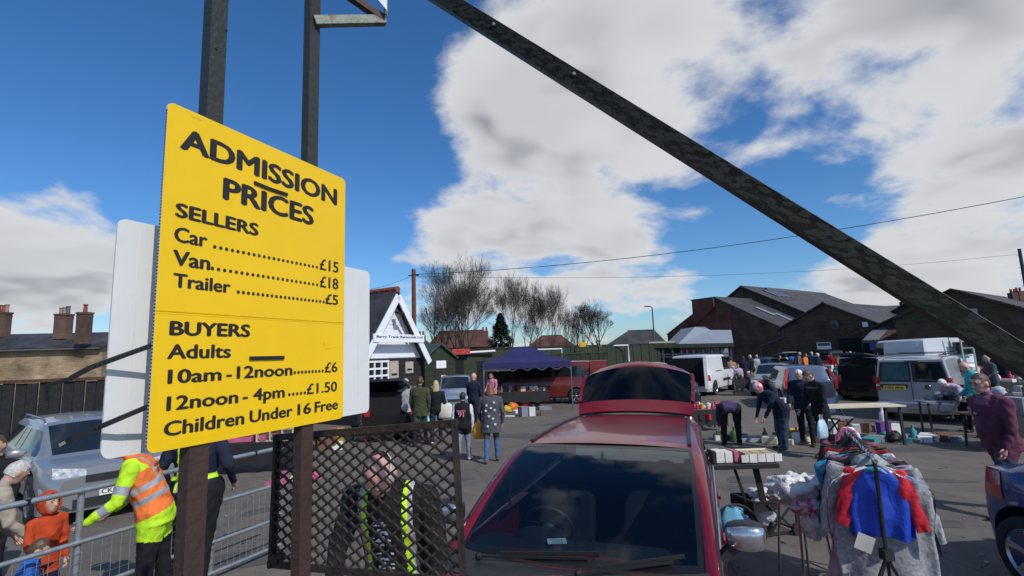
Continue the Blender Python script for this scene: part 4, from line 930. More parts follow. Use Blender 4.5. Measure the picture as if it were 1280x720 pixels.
# ---------------- trees ----------------
def bare_tree(px, top, yy, spread, stems, label, seed, low=.25, depth=7, wpx=70):
    rnd = random.Random(seed); base = P(px, 450, yy); H_ = P(px, top, yy).z; root = empty('bare_tree', (base.x, base.y, 0), 0, label, 'tree', None)
    tr = MB(); cr_ = MB()
    def grow(p, d, L, r, dep):
        mb = tr if dep <= 1 else cr_; n = 6 if dep < 2 else (4 if dep < 4 else 3); pts = [p]; dd = d.copy(); k = 3 if dep < 5 else 2
        for i in range(k):
            dd = (dd+V((rnd.gauss(0, .07), rnd.gauss(0, .08), .03))).normalized(); pts.append(pts[-1]+dd*L/k)
        r1 = r*.68; mb.tube(pts, [lerp(r, r1, i/k) for i in range(k+1)], n, cap=False)
        if dep >= depth: return
        nchild = 3 if dep < 6 else 2+(rnd.random() < .6)
        for i in range(nchild):
            a = rnd.uniform(0, 2*math.pi); sp = rnd.uniform(.3, .68) if i else rnd.uniform(.03, .18)
            sd_ = dd.orthogonal().normalized(); sd_ = Matrix.Rotation(a, 3, dd) @ sd_; nd_ = (dd*math.cos(sp)+sd_*math.sin(sp)+V((0, 0, .12))).normalized()
            at = pts[-1] if i < 2 else pts[rnd.randint(1, len(pts)-1)]
            grow(at, nd_, L*rnd.uniform(.64, .88), max(.0065, r1*(.95 if i == 0 else .72)), dep+1)
    L0 = H_*low
    for s in range(stems):
        a = 2*math.pi*s/stems+rnd.random(); lean = 0 if stems == 1 else rnd.uniform(.08, .30)*spread
        grow(V((.25*math.cos(a), .25*math.sin(a), 0))*(stems > 1), V((lean*math.cos(a), lean*math.sin(a), 1)).normalized(), L0, .24 if stems == 1 else .17, 0)
    # scale to the height wanted
    zm = sorted(v[2] for v in cr_.v)[int(len(cr_.v)*.992)]; k = H_/zm; xs_ = sorted(v[0] for v in cr_.v); spread = (wpx*yy/620)/((xs_[int(len(xs_)*.985)]-xs_[int(len(xs_)*.015)])*k); tr.v = [(x*k*spread, y*k*spread, z*k) for x, y, z in tr.v]; cr_.v = [(x*k*spread, y*k*spread, z*k) for x, y, z in cr_.v]
    tr.build('trunk', MATS['bark'], root); c = cr_.build('crown', MATS['twig'], root); return root
bare_tree(579, 331, 52, .95, 4, 'tallest many stemmed bare tree behind the green sheds', 3, wpx=84, depth=8)
bare_tree(546, 374, 56, 1.25, 2, 'smaller bare tree leaning left of the tallest tree', 5, depth=6, wpx=44)
bare_tree(650, 346, 54, 1.15, 2, 'wide bare tree directly right of the dark conifer', 8, wpx=84, depth=8)
bare_tree(684, 362, 58, 1.0, 2, 'mid sized bare tree behind the peak of the blue gazebo', 12, wpx=58, depth=8)
bare_tree(703, 385, 60, .8, 1, 'slim small bare tree in the gap right of the gazebo', 15, depth=6, wpx=26)
bare_tree(727, 385, 62, .95, 2, 'bare tree with thin twin stems left of the rightmost tree', 18, depth=6, wpx=38)
bare_tree(751, 378, 62, 1.15, 1, 'rightmost bare tree with drooping right hand branches', 21, depth=8, wpx=54)
cb_ = P(627, 450, 50); Hc = P(627, 392, 50).z; e = empty('conifer_tree', (cb_.x, cb_.y, 0), 0, 'dense dark conical evergreen between the bare trees', 'tree')
b = MB(); b.tube([(0, 0, 0), (0, 0, Hc*.9)], [.25, .05], 8); b.build('trunk', MATS['bark'], e); b = MB(); rnd = random.Random(4)
for i in range(5200):
    t = rnd.random()**.75; z = .6+(Hc-.6)*t; rad = (1-t)**.8*2.0*(1+.25*math.sin(z*5+3*rnd.random()))+.08; a = rnd.uniform(0, 6.283); r_ = rad*rnd.uniform(.55, 1)
    p = V((r_*math.cos(a), r_*math.sin(a), z)); s_ = rnd.uniform(.12, .3); o1 = V((math.cos(a), math.sin(a), rnd.uniform(-.5, .3)))*s_; o2 = V((-math.sin(a), math.cos(a), rnd.uniform(-.3, .3)))*s_*.5
    b.quad(p-o2, p+o1*.6, p+o2, p-o1)
b.build('crown', MATS['pine_needles'], e)
# ---------------- gate posts, signs, mesh panel ----------------
M('post_paint', (.028, .034, .030), .5, col2=(.055, .028, .018), thr=.62, wid=.08, vs=7, bump=.5, bs=45)
M('post_rust', (.060, .029, .022), .7, col2=(.032, .024, .022), thr=.55, wid=.2, vs=6, bump=.5, bs=40)
M('beam_paint', (.016, .017, .012), .55, col2=(.026, .020, .012), thr=.60, wid=.10, vs=60, bump=.4, bs=120, spec=.3)
M('pale_green_paint', (.16, .20, .16), .55, col2=(.12, .035, .02), thr=.58, wid=.06, vs=16, bump=.5)
M('galvanised', (.24, .27, .29), .42, .55, col2=(.38, .41, .43), vs=14, wid=.25, bump=.25, bs=40)
M('mesh_steel', (.034, .024, .019), .6, .15, var=.5, vs=12, bump=.5, bs=60)
M('sign_face', (.88, .555, .003), .38, var=.045, vs=2.5, bump=.06, bs=9); M('correx', (.70, .71, .70), .45, var=.04, vs=2, bump=.08, bs=6); M('correx_edge', (.66, .65, .60), .7)
M('tie_black', (.012, .012, .013), .32, bump=.1); M('tie_worn', (.25, .25, .26), .45, bump=.2)
SB = V((-.913, 1.26, 2.041)); SU = V((.258, .62, 0)).normalized(); SW, SH = .690, .926
def angle_iron(b, a, c, w, t, u, v, w2=None):
    w2 = w2 or w
    """L section between a and c; u, v the two leg directions"""
    a = V(a); c = V(c); b.prism([a, a+u*w, a+u*w+v*t, a+u*t+v*t, a+u*t+v*w2, a+v*w2], c-a)
SN = V((-SU.y, SU.x, 0))    # away from the viewer
def sign_pt(s, o): return V((SB.x, SB.y, 0))+SU*s+SN*o
p1 = sign_pt(.112, .006); gp = empty('gate_post', (p1.x, p1.y, 0), 0, 'rusty angle iron gate post behind the left half of the yellow price sign', 'post', None)
b = MB(); angle_iron(b, (0, 0, 0), (0, 0, 2.5), .056, .007, SU, SN, .040); b.build('upright', MATS['post_rust'], gp, merge=True)
b = MB(); angle_iron(b, V((0, 0, 2.48)), V((0, 0, 4.1)), .053, .009, SU, SN, .036); b.build('painted_upright', MATS['post_paint'], gp, merge=True)
b = MB()
for z, s in ((2.2, .03), (3.2, .02), (3.28, .05), (3.55, .03)): b.tube([SU*s-SN*.003+V((0, 0, z)), SU*s+SN*.012+V((0, 0, z))], .004, 8)
b.build('bolt', MATS['mesh_steel'], gp)
p2 = sign_pt(.50, .008); gp2 = empty('gate_post', (p2.x, p2.y, 0), 0, 'rusty angle iron gate post carrying the mesh panel and the top bracket', 'post', None)
b = MB(); angle_iron(b, (0, 0, 0), (0, 0, 2.5), .052, .007, SU, SN, .036); b.build('upright', MATS['post_rust'], gp2, merge=True)
b = MB(); angle_iron(b, (0, 0, 2.48), (0, 0, 4.3), .050, .009, SU, SN, .032); b.build('painted_upright', MATS['post_paint'], gp2, merge=True)
q0 = P(393, 27, p2.y+.02)-gp2.location; q1 = P(481, 25.5, p2.y+.16)-gp2.location
b = MB(); b.bar(q0, q1, .03, .036); b.build('bracket', MATS['pale_green_paint'], gp2, bev=.002)
q2 = P(436, -6, p2.y+.08)-gp2.location; q3 = P(400, -40, p2.y+.03)-gp2.location
b = MB(); b.bar(q1+V((0, 0, .0)), q2+(q2-q1)*1.5, .03, .028); b.build('brace', MATS['post_rust'], gp2)
b = MB(); b.bar(q1+V((.004, -.004, .02)), q1+V((.01, .006, .35)), .012, .02); b.build('brace', MATS['pale_green_paint'], gp2)
bb_ = MB(); a_ = sign_pt(.5, -.02); 
wo = P(475, 0, p2.y+.13); ov = empty('overhead_sign', (wo.x, wo.y, wo.z), 0, 'corner of a white board fixed high above the bracket at the top edge', 'sign')
b = MB(); b.prism([P(452, -26, p2.y+.1)-wo, P(483, 12, p2.y+.12)-wo, P(484, -60, p2.y+.12)-wo, P(452, -60, p2.y+.1)-wo], (.0, .012, 0)); b.build('board', MATS['white_paint'], ov)
# mesh gate panel
ma, mb_, mc, md_ = P(345, 547, 1.95), P(566, 529, 1.70), P(577, 728, 1.70), P(338, 705, 1.95)
mg = empty('mesh_gate_panel', (ma.x, ma.y, mc.z), 0, 'rusty brown expanded metal panel on the gate post right of the yellow sign', 'gate'); O = V(mg.location)
c = [ma-O, mb_-O, mc-O, md_-O]
U_ = (c[1]-c[0]).normalized(); Nn = V((U_.y, -U_.x, 0)).normalized()
for i in range(4):
    b = MB(); a, e = c[i], c[(i+1) % 4]; dd = (e-a).normalized()*.012; b.bar(a-dd, e+dd, .010, .024); b.bar(a-dd-Nn*.014, e+dd-Nn*.014, .022, .006); b.build('frame', MATS['mesh_steel'], mg)
b = MB(); rows, cols = 24, 13
for r in range(rows+1):
    pts = []
    for k in range(cols*4+1):
        u = k/(cols*4); ph = k % 4; zig = (0, 1, 0, -1)[ph] if r % 2 == 0 else (0, -1, 0, 1)[ph]
        z_ = (.5, 1, .5, 0)[ph] if r % 2 == 0 else (.5, 0, .5, 1)[ph]
        v = (r-.5+z_)/rows
        if not (0 <= v <= 1): v = clamp(v)
        p = c[0].lerp(c[1], u).lerp(c[3].lerp(c[2], u), v) + Nn*(.004*zig)
        pts.append(p)
    for a, e in zip(pts, pts[1:]):
        if (a-e).length > .004: b.bar(a, e, .0075, .0070, upv=(0, 0, 1))
tag(b.build('expanded_mesh', MATS['mesh_steel'], mg), kind='stuff')
b = MB(); b.ell(md_-O+V((.02, -.01, .02)), (.018, .015, .018), 8, 6); b.ell(md_-O+V((.045, -.012, .03)), (.014, .015, .014), 8, 6); b.build('bolt', MATS['post_rust'], mg)
# diagonal beam
ba, bc = P(556, -2, 1.78), P(1282, 450, 1.22); dv = (bc-ba).normalized(); ba -= dv*.35; bc += dv*.5
bmroot = empty('diagonal_beam', tuple(ba), 0, 'dark green blistered steel beam slanting across the sky down to the right', 'beam')
sx = dv.cross(V((0, 0, 1))).normalized(); uz = sx.cross(dv)
if sx.y > 0: sx = -sx
b = MB(); L_ = (bc-ba).length; n = 220; W2 = .030
# front face with blistered paint as real relief
vs = []; rr = 9
for i in range(n+1):
    for j in range(rr+1):
        s = L_*i/n; t = lerp(-W2, W2, j/rr); p = dv*s+uz*t; h_ = noise.noise(V((s*85, t*85, 0)))+.6*noise.noise(V((s*120, t*120, 3)))
        vs.append(p+sx*(.004+max(0, h_-.28)*.0016))
fs = [(i*(rr+1)+j, (i+1)*(rr+1)+j, (i+1)*(rr+1)+j+1, i*(rr+1)+j+1) for i in range(n) for j in range(rr)]
b.add(vs, fs); b.build('painted_face', MATS['beam_paint'], bmroot, smooth=60)
b = MB(); b.bar((0, 0, 0), dv*L_, .008, .0598); b.bar(-uz*.0262-sx*.022, dv*L_-uz*.0262-sx*.022, .044, .007); b.build('steel_angle', MATS['beam_paint'], bmroot); b = MB(); b.bar(uz*.0308+sx*.001, dv*L_+uz*.0308+sx*.001, .007, .0012); b.build('edge_highlight', M('edge_highlight', (.30, .31, .29), .6, col2=(.05, .05, .04), vs=30, thr=.6), bmroot)  # pale strip colours in the sun's highlight along the beam's top edge
for s_ in (.62, 1.02): b = MB(); b.ell(dv*s_+uz*.012+sx*.007, (.007, .004, .007), 10, 6); b.build('bolt', MATS['pale_green_paint'], bmroot)
# yellow price sign
sg = empty('price_sign', tuple(SB), math.atan2(SU.y, SU.x), 'yellow corrugated board headed ADMISSION PRICES in black lettering', 'sign')
def rrect(w, h, r, n=6):
    pts = []
    for cx, cz, a0 in ((w-r, r, -90), (w-r, h-r, 0), (r, h-r, 90), (r, r, 180)):
        for i in range(n+1): a = R(a0+90*i/n); pts.append((cx+r*math.cos(a), cz+r*math.sin(a)))
    return pts
def sheet(w, h, r, face, edge, parent, th=.008, back=None, crease=None, name='board'):
    o_ = rrect(w, h, r); b = MB()
    zs = sorted(set([0, h]+([crease-.004, crease, crease+.004] if crease else [])+[h*i/12 for i in range(13)])); 
    # front as horizontal strips clipped to the rounded outline
    def xr(z):
        d = 0
        if z < r: d = r-math.sqrt(max(0, r*r-(r-z)**2))
        if z > h-r: d = r-math.sqrt(max(0, r*r-(z-h+r)**2))
        return d, w-d
    zs = sorted(set(zs+[r*(1-math.cos(R(a))) for a in range(0, 91, 15)]+[h-r*(1-math.cos(R(a))) for a in range(0, 91, 15)]))
    fr, bk = [], []; nx = 10
    for z in zs:
        x0, x1 = xr(z)
        for i in range(nx+1):
            x = lerp(x0, x1, i/nx); y = 0
            if crease and abs(z-crease) < .003: y = .0018
            fr.append((x, y, z)); bk.append((x, th, z))
    m_ = len(zs)
    f1 = [(j*(nx+1)+i, j*(nx+1)+i+1, (j+1)*(nx+1)+i+1, (j+1)*(nx+1)+i) for j in range(m_-1) for i in range(nx)]
    o = b.add(fr, f1, 0); b.add(bk, [f[::-1] for f in f1], 1)
    n0 = len(fr)
    for j in range(m_-1):
        for i, rv in ((0, False), (nx, True)):
            a, c_ = j*(nx+1)+i, (j+1)*(nx+1)+i; f = (a, c_, c_+n0, a+n0); b.f.append(f if not rv else f[::-1]); b.m.append(1)
    for j, rv in ((0, True), (m_-1, False)):
        for i in range(nx):
            a = j*(nx+1)+i; f = (a, a+1, a+1+n0, a+n0); b.f.append(f[::-1] if rv else f); b.m.append(1)
    return b.build(name, [face, edge], parent)
bd = sheet(SW, SH, .018, MATS['sign_face'], MATS['correx_edge'], sg, crease=.38*SH)
b = MB()
for i in range(int(SH/.0088)-4):
    z = .02+i*.0088
    b.box((-.0003, .0042, z), (.0010, .0050, .0042))
tag(b.build('flute_opening', MATS['ink'], sg), kind='stuff')
b = MB(); b.quad((.0, -.0004, .376*SH), (SW, -.0004, .376*SH), (SW, -.0004, .3785*SH), (0, -.0004, .3785*SH)); b.build('crease', M('sign_crease', (.70, .46, .01), .5, bump=0), sg)
ink = MATS['ink']
def T(s, u0, u1, v, cap, bold=.028): text_obj(s, ink, sg, u0*SW, u1*SW, v*SH, cap*SH, y=-.0009, bold=bold)
T('ADMISSION', .060, .927, .872, .070, .034); T('PRICES', .252, .758, .757, .073, .034); T('SELLERS', .055, .426, .662, .043, .036)
def dots(u0, u1, v, n):
    b = MB(); r = .0056
    for i in range(n):
        x = lerp(u0*SW+r, u1*SW-r, i/(n-1)); b.add([(x+r*math.cos(k*math.pi/4), -.0009, v*SH+r+r*math.sin(k*math.pi/4)) for k in range(8)], [tuple(range(8))])
    b.build('dot_leader', ink, sg)
for w_, a, e, p0, v, cap, nd_, d0, d1_, pr in (('Car', .054, .184, .813, .588, .046, 22, .212, .80, '£15'), ('Van', .054, .201, .817, .519, .046, 22, .206, .804, '£18'), ('Trailer', .060, .298, .858, .455, .042, 21, .33, .852, '£5')):
    T(w_, a, e, v, cap, .03); dots(d0, d1_, v, nd_); T(pr, p0, .949, v, cap, .02)
T('BUYERS', .058, .401, .3175, .041, .036); T('Adults', .054, .312, .251, .042)
T('10am', .061, .273, .182, .040); T('-', .300, .321, .182, .04); T('12noon', .349, .643, .184, .040); dots(.653, .852, .186, 9); T('£6', .861, .950, .186, .040, .02)
T('12noon', .062, .355, .108, .040); T('-', .381, .402, .108, .04); T('4pm', .433, .601, .109, .040); dots(.623, .735, .110, 5); T('£1.50', .741, .949, .110, .040, .02)
T('Children', .057, .388, .039, .041); T('Under', .419, .651, .040, .040); T('16', .686, .767, .040, .040); T('Free', .796, .957, .040, .040)
sm_ = M('sign_scuff', (.60, .38, .02), .6, bump=0)
for x, z, w, h in ((.62, .262, .03, .0018), (.60, .28, .004, .012), (.655, .268, .012, .0016), (.08, .93, .03, .0014), (.52, .35, .02, .0012), (.665, .02, .02, .0016)):
    MB().box((x*.98, -.0003, z*.98), (w, .0006, h)).build('scuff_mark', sm_, sg)
# white board behind and the cable ties
WB = V((-1.018, 1.25, 2.032)); wb = empty('white_board', tuple(WB), math.atan2(SU.y, SU.x), 'blank white corrugated plastic board behind the yellow sign, wider on both sides', 'board')
sheet(1.005, .61, .022, MATS['correx'], MATS['correx_edge'], wb, th=.005)
for x in (.055, .12, .93): MB().box((x, -.0004, .305), (.0015, .0006, .56)).build('scuff_line', MATS['correx_edge'], wb)
def toS(p): return p-SB
for lb, pts, r, seg in (('upper black cable tie curving away left of the white board', [P(192, 431, 1.275), P(150, 446, 1.24), P(112, 460, 1.21), (P(88, 473, 1.2)), P(70, 479, 1.2), P(57, 482, 1.2), P(58, 488, 1.2), P(58.5, 501, 1.2)], .0068, (.404, .592, .247)),
                   ('lower cable tie with grey worn tip crossing the white board', [P(190, 506, 1.275), P(150, 523, 1.24), P(112, 539, 1.215), P(90, 549, 1.2), P(76, 556, 1.2)], .0068, None)):
    e = empty('cable_tie', tuple(pts[0]), 0, lb, 'cable tie'); O = pts[0]; b = MB(); cpts = [p-O for p in pts]; nt_ = len(cpts)
    for a, c_ in zip(cpts, cpts[1:]): b.bar(a, c_, .003, .0125 if (a-cpts[0]).length < .17 else .0085)
    for k in range(14): a = cpts[0].lerp(cpts[2], k/14); b.bar(a+V((.002, -.0025, 0)), a+V((.0045, -.0025, 0)), .002, .007)
    b.build('strap', MATS['tie_black'], e)
    if seg:
        b = MB(); a = sign_pt(seg[0]*SW, -.003)+V((0, 0, SB.z+seg[2]*SH))-O; c_ = sign_pt(seg[1]*SW, -.003)+V((0, 0, SB.z+seg[2]*SH))-O; b.bar(a, c_, .005, .0115); b.build('front_strap', MATS['tie_black'], e, bev=.0015)
    else: b = MB(); b.bar(cpts[-2]*.45+cpts[-1]*.55+V((0, -.001, 0)), cpts[-1]+(cpts[-1]-cpts[-2])*.1, .0035, .0075, mi=0); b.build('tip', MATS['tie_worn'], e)
p = sign_pt(.395*SW, -.003); e = empty('cable_tie', (p.x, p.y, SB.z+.84*SH), math.atan2(SU.y, SU.x), 'short black cable tie threaded through the sign between ADMISSION and PRICES', 'cable tie')
b = MB(); b.bar((0, 0, .004), (.06, 0, .001), .005, .0105); b.bar((.06, 0, .001), (.132, -.001, .002), .005, .0105); b.build('strap', MATS['tie_black'], e, bev=.0015)
# ---------------- galvanised crowd rail ----------------
RA = G(0, 635, 1.22); RB = G(340, 562, 1.22); ru_ = (RB-RA); ru_.z = 0; RL_ = ru_.length; ru_.normalize(); RA2 = RA-ru_*1.2; RL2 = RL_+1.35
cr = empty('crowd_barrier', (RA2.x, RA2.y, 0), math.atan2(ru_.y, ru_.x), 'galvanised steel handrail fence with wire mesh infill in the lower left', 'barrier')
for z in (1.22, .79, .39, .08):
    b = MB(); b.tube([(RL2*i/8, 0, z) for i in range(9)], .024 if z > 1 else .02, 12); b.build('rail', MATS['galvanised'], cr, smooth=60)
def rail_s(px):
    r_ = ray(px, 620); 
    # intersect the barrier line with the vertical plane through this pixel column near y=620
    k = (RA2.x*r_.y-RA2.y*r_.x)/(ru_.y*r_.x-ru_.x*r_.y); return k
for px in (-190, 104, 269): b = MB(); s = rail_s(px); b.tube([(s, .03, 0), (s, .03, 1.24)], .026, 12); b.build('post', MATS['galvanised'], cr, smooth=60); 
b = MB()
for i in range(int(RL2/.075)): b.tube([(.03+i*.075, -.008, .1), (.03+i*.075, -.008, .78)], .0022, 3, cap=False)
for i in range(10): b.tube([(0, -.008, .1+i*.075), (RL2, -.008, .1+i*.075)], .0022, 3, cap=False)
tag(b.build('wire_mesh', MATS['galvanised'], cr), kind='stuff')
for s in [RL2*.18*i for i in range(1, 6)]:
    b = MB(); b.tube([(s, 0, 1.245), (s, 0, 1.19)], .026, 10); b.build('clip', MATS['tie_black'], cr)
# ---------------- red hatchback with raised tailgate ----------------
RED = M('red_paint', (.185, .002, .010), .30, .25, var=.06, vs=2, bump=.05, bs=7, coat=.55)
def glass_mat(name, tint, fres=1.55, rough=.01):
    m = bpy.data.materials.new(name); m.use_nodes = True; t = m.node_tree; t.nodes.clear(); L = t.links.new
    tr = t.nodes.new('ShaderNodeBsdfTransparent'); tr.inputs[0].default_value = (*tint, 1); gl = t.nodes.new('ShaderNodeBsdfGlossy'); gl.inputs['Roughness'].default_value = rough; gl.inputs[0].default_value = (.9, .95, 1, 1)
    fr = t.nodes.new('ShaderNodeFresnel'); ge = t.nodes.new('ShaderNodeNewGeometry'); L(mth('ADD', mth('MULTIPLY', ge.outputs['Backfacing'], 1/fres-fres, t=t), fres, t=t), fr.inputs[0]); mx = t.nodes.new('ShaderNodeMixShader'); L(fr.outputs[0], mx.inputs[0]); L(tr.outputs[0], mx.inputs[1]); L(gl.outputs[0], mx.inputs[2])
    o = t.nodes.new('ShaderNodeOutputMaterial'); L(mx.outputs[0], o.inputs[0]); MATS[name] = m; return m
glass_mat('windscreen_glass', (.42, .52, .58), 1.45); glass_mat('tailgate_glass', (.05, .06, .07), 1.42)
HF = V((-.35, -.936, 0)).normalized(); HO = (.70, 4.30)
hero = Car(L=4.4, W=1.80, H=1.46, hood=.93, belt=.97, beltr=1.0, ws=1.45, rf=-.17, rr=-2.0, rb=-2.15, tail=.98, wheel=.32, wf=1.35, wrr=-1.35, nose=.68, wr=.69)
h = hero.L/2
hero.top = [(-h, .9), (-h+.03, .96), (-2.0, 1.0), (-.3, .985), (1.05, .985), (1.45, .985), (1.6, .97), (h-.3, .90), (h-.1, .8), (h-.02, .66)]
hr_ = empty('parked_car', (HO[0], HO[1], 0), math.atan2(HF.y, HF.x), 'dark red hatchback in front with its tailgate raised and windscreen facing the camera', 'car')
hero.root = hr_; bo = hero.shell(RED, hr_)
bm = bmesh.new(); bm.from_mesh(bo.data); dl = [f for f in bm.faces if f.calc_center_median().z > .93 and abs(f.calc_center_median().y) < .78 and -2.2 < f.calc_center_median().x < 1.02]
bmesh.ops.delete(bm, geom=dl, context='FACES'); bm.to_mesh(bo.data); bm.free()
hero.wheels(hr_)
inner = [(1.10, .765, .985), (.80, .76, 1.115), (.45, .745, 1.26), (.10, .73, 1.375), (-.17, .71, 1.44), (-.5, .695, 1.462), (-1.2, .68, 1.475), (-1.8, .665, 1.462), (-2.14, .65, 1.435)]
outer = [(1.22, .85, .965), (.88, .84, 1.075), (.52, .825, 1.21), (.16, .81, 1.32), (-.14, .80, 1.375), (-.5, .785, 1.40), (-1.2, .77, 1.405), (-1.8, .755, 1.39), (-2.1, .74, 1.34)]
def dens(p, k=4):
    out = []
    for i in range(len(p)-1):
        p0, p1, p2, p3 = V(p[max(i-1, 0)]), V(p[i]), V(p[i+1]), V(p[min(i+2, len(p)-1)])
        for j in range(k):
            t = j/k; out.append(.5*((2*p1)+(p2-p0)*t+(2*p0-5*p1+4*p2-p3)*t*t+(3*p1-p0-3*p2+p3)*t**3))
    return out+[V(p[-1])]
I_, O_ = dens(inner), dens(outer)
def mirr(p, s): return V((p.x, p.y*s, p.z))
for s in (1, -1):
    rings = []
    for i_, o_ in zip(I_, O_):
        m1 = i_.lerp(o_, .35)+V((0, .006, .014)); m2 = i_.lerp(o_, .75)+V((0, .012, .012)); rings.append([mirr(i_, s), mirr(m1, s), mirr(m2, s), mirr(o_, s), mirr(o_+V((0, -.05, -.02)), s), mirr(i_+V((0, -.01, -.035)), s)])
    b = MB(); b.loft(rings); b.build('roof_pillar', RED, hr_, smooth=60, merge=True)
    # side glass, pillars between, waist moulding
    def belt(x): return V((x, .845, .975))
    def yo(x):
        for a, c_ in zip(O_, O_[1:]):
            if c_.x <= x <= a.x: t = (a.x-x)/(a.x-c_.x); return a.lerp(c_, t)
        return O_[0] if x > O_[0].x else O_[-1]
    for xa, xb in ((1.08, .02), (-.04, -1.12), (-1.18, -1.75)):
        b = MB(); n = 10; vs = []
        for i in range(n+1):
            x = lerp(xa, xb, i/n); t = yo(x)+V((0, -.015, -.012)); bt = V((x, .84, min(.98, t.z)));
            for j in range(4): vs.append(mirr(bt.lerp(t, j/3)+V((0, .01*math.sin(j/3*3.14), 0)), s))
        b.add(vs, [(i*4+j, i*4+j+1, (i+1)*4+j+1, (i+1)*4+j) for i in range(n) for j in range(3)]); b.build('side_window', MATS['tailgate_glass'], hr_, smooth=60)
    for xa, xb, mt in ((.03, -.05, 'black_trim'), (-1.11, -1.19, 'black_trim')):
        b = MB(); b.add([mirr(V((xa, .848, .96)), s), mirr(V((xb, .848, .96)), s), mirr(yo(xb)+V((0, .002, -.01)), s), mirr(yo(xa)+V((0, .002, -.01)), s)], [(0, 1, 2, 3)]); b.build('door_pillar', MATS[mt], hr_)
    b = MB(); vs = [mirr(p_, s) for p_ in (V((-1.74, .85, .96)), V((-2.18, .80, .96)), V((-2.14, .735, 1.345)), V((-1.8, .745, 1.38)))]; b.prism(vs, (0, -.03*s, 0)); b.build('rear_pillar', RED, hr_)
    b = MB(); b.tube([mirr(V((x, .862-.02*max(0, x-.6), .972)), s) for x in (1.2, .8, 0, -1, -1.75)], .011, 6); b.build('waist_moulding', MATS['alloy'], hr_, smooth=60)
    b = MB(); 
    for i in range(len(O_)-1):
        if O_[i].x > -1.85: b.bar(mirr(O_[i]+V((0, .006, -.004)), s), mirr(O_[i+1]+V((0, .006, -.004)), s), .016, .014)
    b.build('door_seal', MATS['black_trim'], hr_)
# roof panel
b = MB(); rows = [p for p in I_ if p.x <= -.165]; nn_ = 16; vs = []
for p in rows:
    for k in range(nn_+1):
        y = lerp(-p.y, p.y, k/nn_); t = 1-(y/p.y)**2; bow = .09 if p.x > -.3 else 0.03
        vs.append((p.x+t*(.085 if p.x > -.2 else .085*max(0, 1-(-.17-p.x)/1.2)), y, p.z+.040*t))
fs = [(i*(nn_+1)+k, i*(nn_+1)+k+1, (i+1)*(nn_+1)+k+1, (i+1)*(nn_+1)+k) for i in range(len(rows)-1) for k in range(nn_)]
b.add(vs, fs); b.add([(x, y, z-.03) for x, y, z in vs], [f[::-1] for f in fs]); b.build('roof', RED, hr_, smooth=60)
for s in (1, -1):
    b = MB(); q = [p for p in I_ if -2.1 < p.x < -.2]
    for a, c_ in zip(q, q[1:]): b.bar(mirr(a+V((0, -.012, .012)), s), mirr(c_+V((0, -.012, .012)), s), .03, .016)
    b.build('roof_strip', MATS['black_trim'], hr_)
# windscreen
G_ = [p for p in I_ if p.x >= -.18]
def wsgrid(y0, y1, marg=0, off=0., k0=0, k1=None, nn=18):
    vs = []; q = G_[k0:k1]
    for p in q:
        f_ = (p.x+.17)/1.27
        for k in range(nn+1):
            yy = lerp(y0, y1, k/nn)*(p.y-marg); t = 1-(yy/p.y)**2; vs.append((p.x+t*lerp(.085, .16, f_), yy, p.z+.028*t+off))
    return vs, [(i*(nn+1)+k, (i+1)*(nn+1)+k, (i+1)*(nn+1)+k+1, i*(nn+1)+k+1) for i in range(len(q)-1) for k in range(nn)]
b = MB(); vs, fs = wsgrid(-1, 1); b.add(vs, [f[::-1] for f in fs]); b.build('windscreen', MATS['windscreen_glass'], hr_, smooth=70)
b = MB(); frit = M('frit', (.008, .008, .009), .25, bump=0)
for y0, y1 in ((-1, -.955), (.955, 1)): vs, fs = wsgrid(y0, y1, off=.002, nn=2); b.add(vs, fs)
vs, fs = wsgrid(-1, 1, off=.002, k1=2); b.add(vs, fs); vs, fs = wsgrid(-1, 1, off=.0015, k0=len(G_)-2); b.add(vs, fs)
b.build('windscreen_border', frit, hr_, smooth=60)
# cowl, wipers, bonnet edge
b = MB(); n = 16; r0 = []; r1 = []
for k in range(n+1):
    y = lerp(-.80, .80, k/n); t = 1-(y/.8)**2; r0.append(V((1.10+.17*t, y, .995))); r1.append(V((1.42+.12*t, y, .988)))
b.add(r0+r1, [(k, n+1+k, n+2+k, k+1) for k in range(n)]); b.build('cowl', MATS['black_trim'], hr_)
for y0, y1, l0 in ((-.55, .12, 0), (.10, .60, 0)):
    b = MB(); t0 = 1-(y0/.8)**2; t1 = 1-(y1/.8)**2; a = V((1.20+.17*t0, y0, 1.02)); c_ = V((1.05+.16*t1, y1, 1.045)); b.bar(a, c_, .018, .014); b.bar(a.lerp(c_, .2)+V((-.02, 0, .012)), c_+V((-.05, .06, .016)), .012, .02); b.ell(a, .025, 8, 5); b.build('wiper', M('wiper_black', (.006, .006, .007), .7), hr_)
# interior
b = MB(); b.box((-.6, 0, .42), (3.1, 1.5, .05)); b.build('cabin_floor', MATS['interior'], hr_)
b = MB(); b.loft([[V((x, y*s_, z)) for x, z in ((1.12, .96), (.85, .955), (.62, .93), (.52, .86), (.55, .55), (1.1, .55))] for y, s_ in ((-.76, 1), (-.3, 1), (.3, 1), (.76, 1))]); b.build('dashboard', MATS['interior'], hr_, smooth=30)
b = MB(); b.ell((.62, -.36, .94), (.14, .2, .05), 14, 6); b.build('instrument_hood', MATS['interior'], hr_, smooth=60)
b = MB(); tilt = Matrix.Rotation(R(-62), 3, 'Y'); rw = .185
b.tube([tilt @ V((rw*math.cos(a), rw*math.sin(a), 0))+V((.40, -.36, .93)) for a in [2*math.pi*i/28 for i in range(29)]], .016, 8); b.bar(tilt @ V((0, -rw, 0))+V((.40, -.36, .93)), tilt @ V((0, rw, 0))+V((.40, -.36, .93)), .02, .05); b.ell((.41, -.36, .93), (.06, .06, .05), 10, 6)
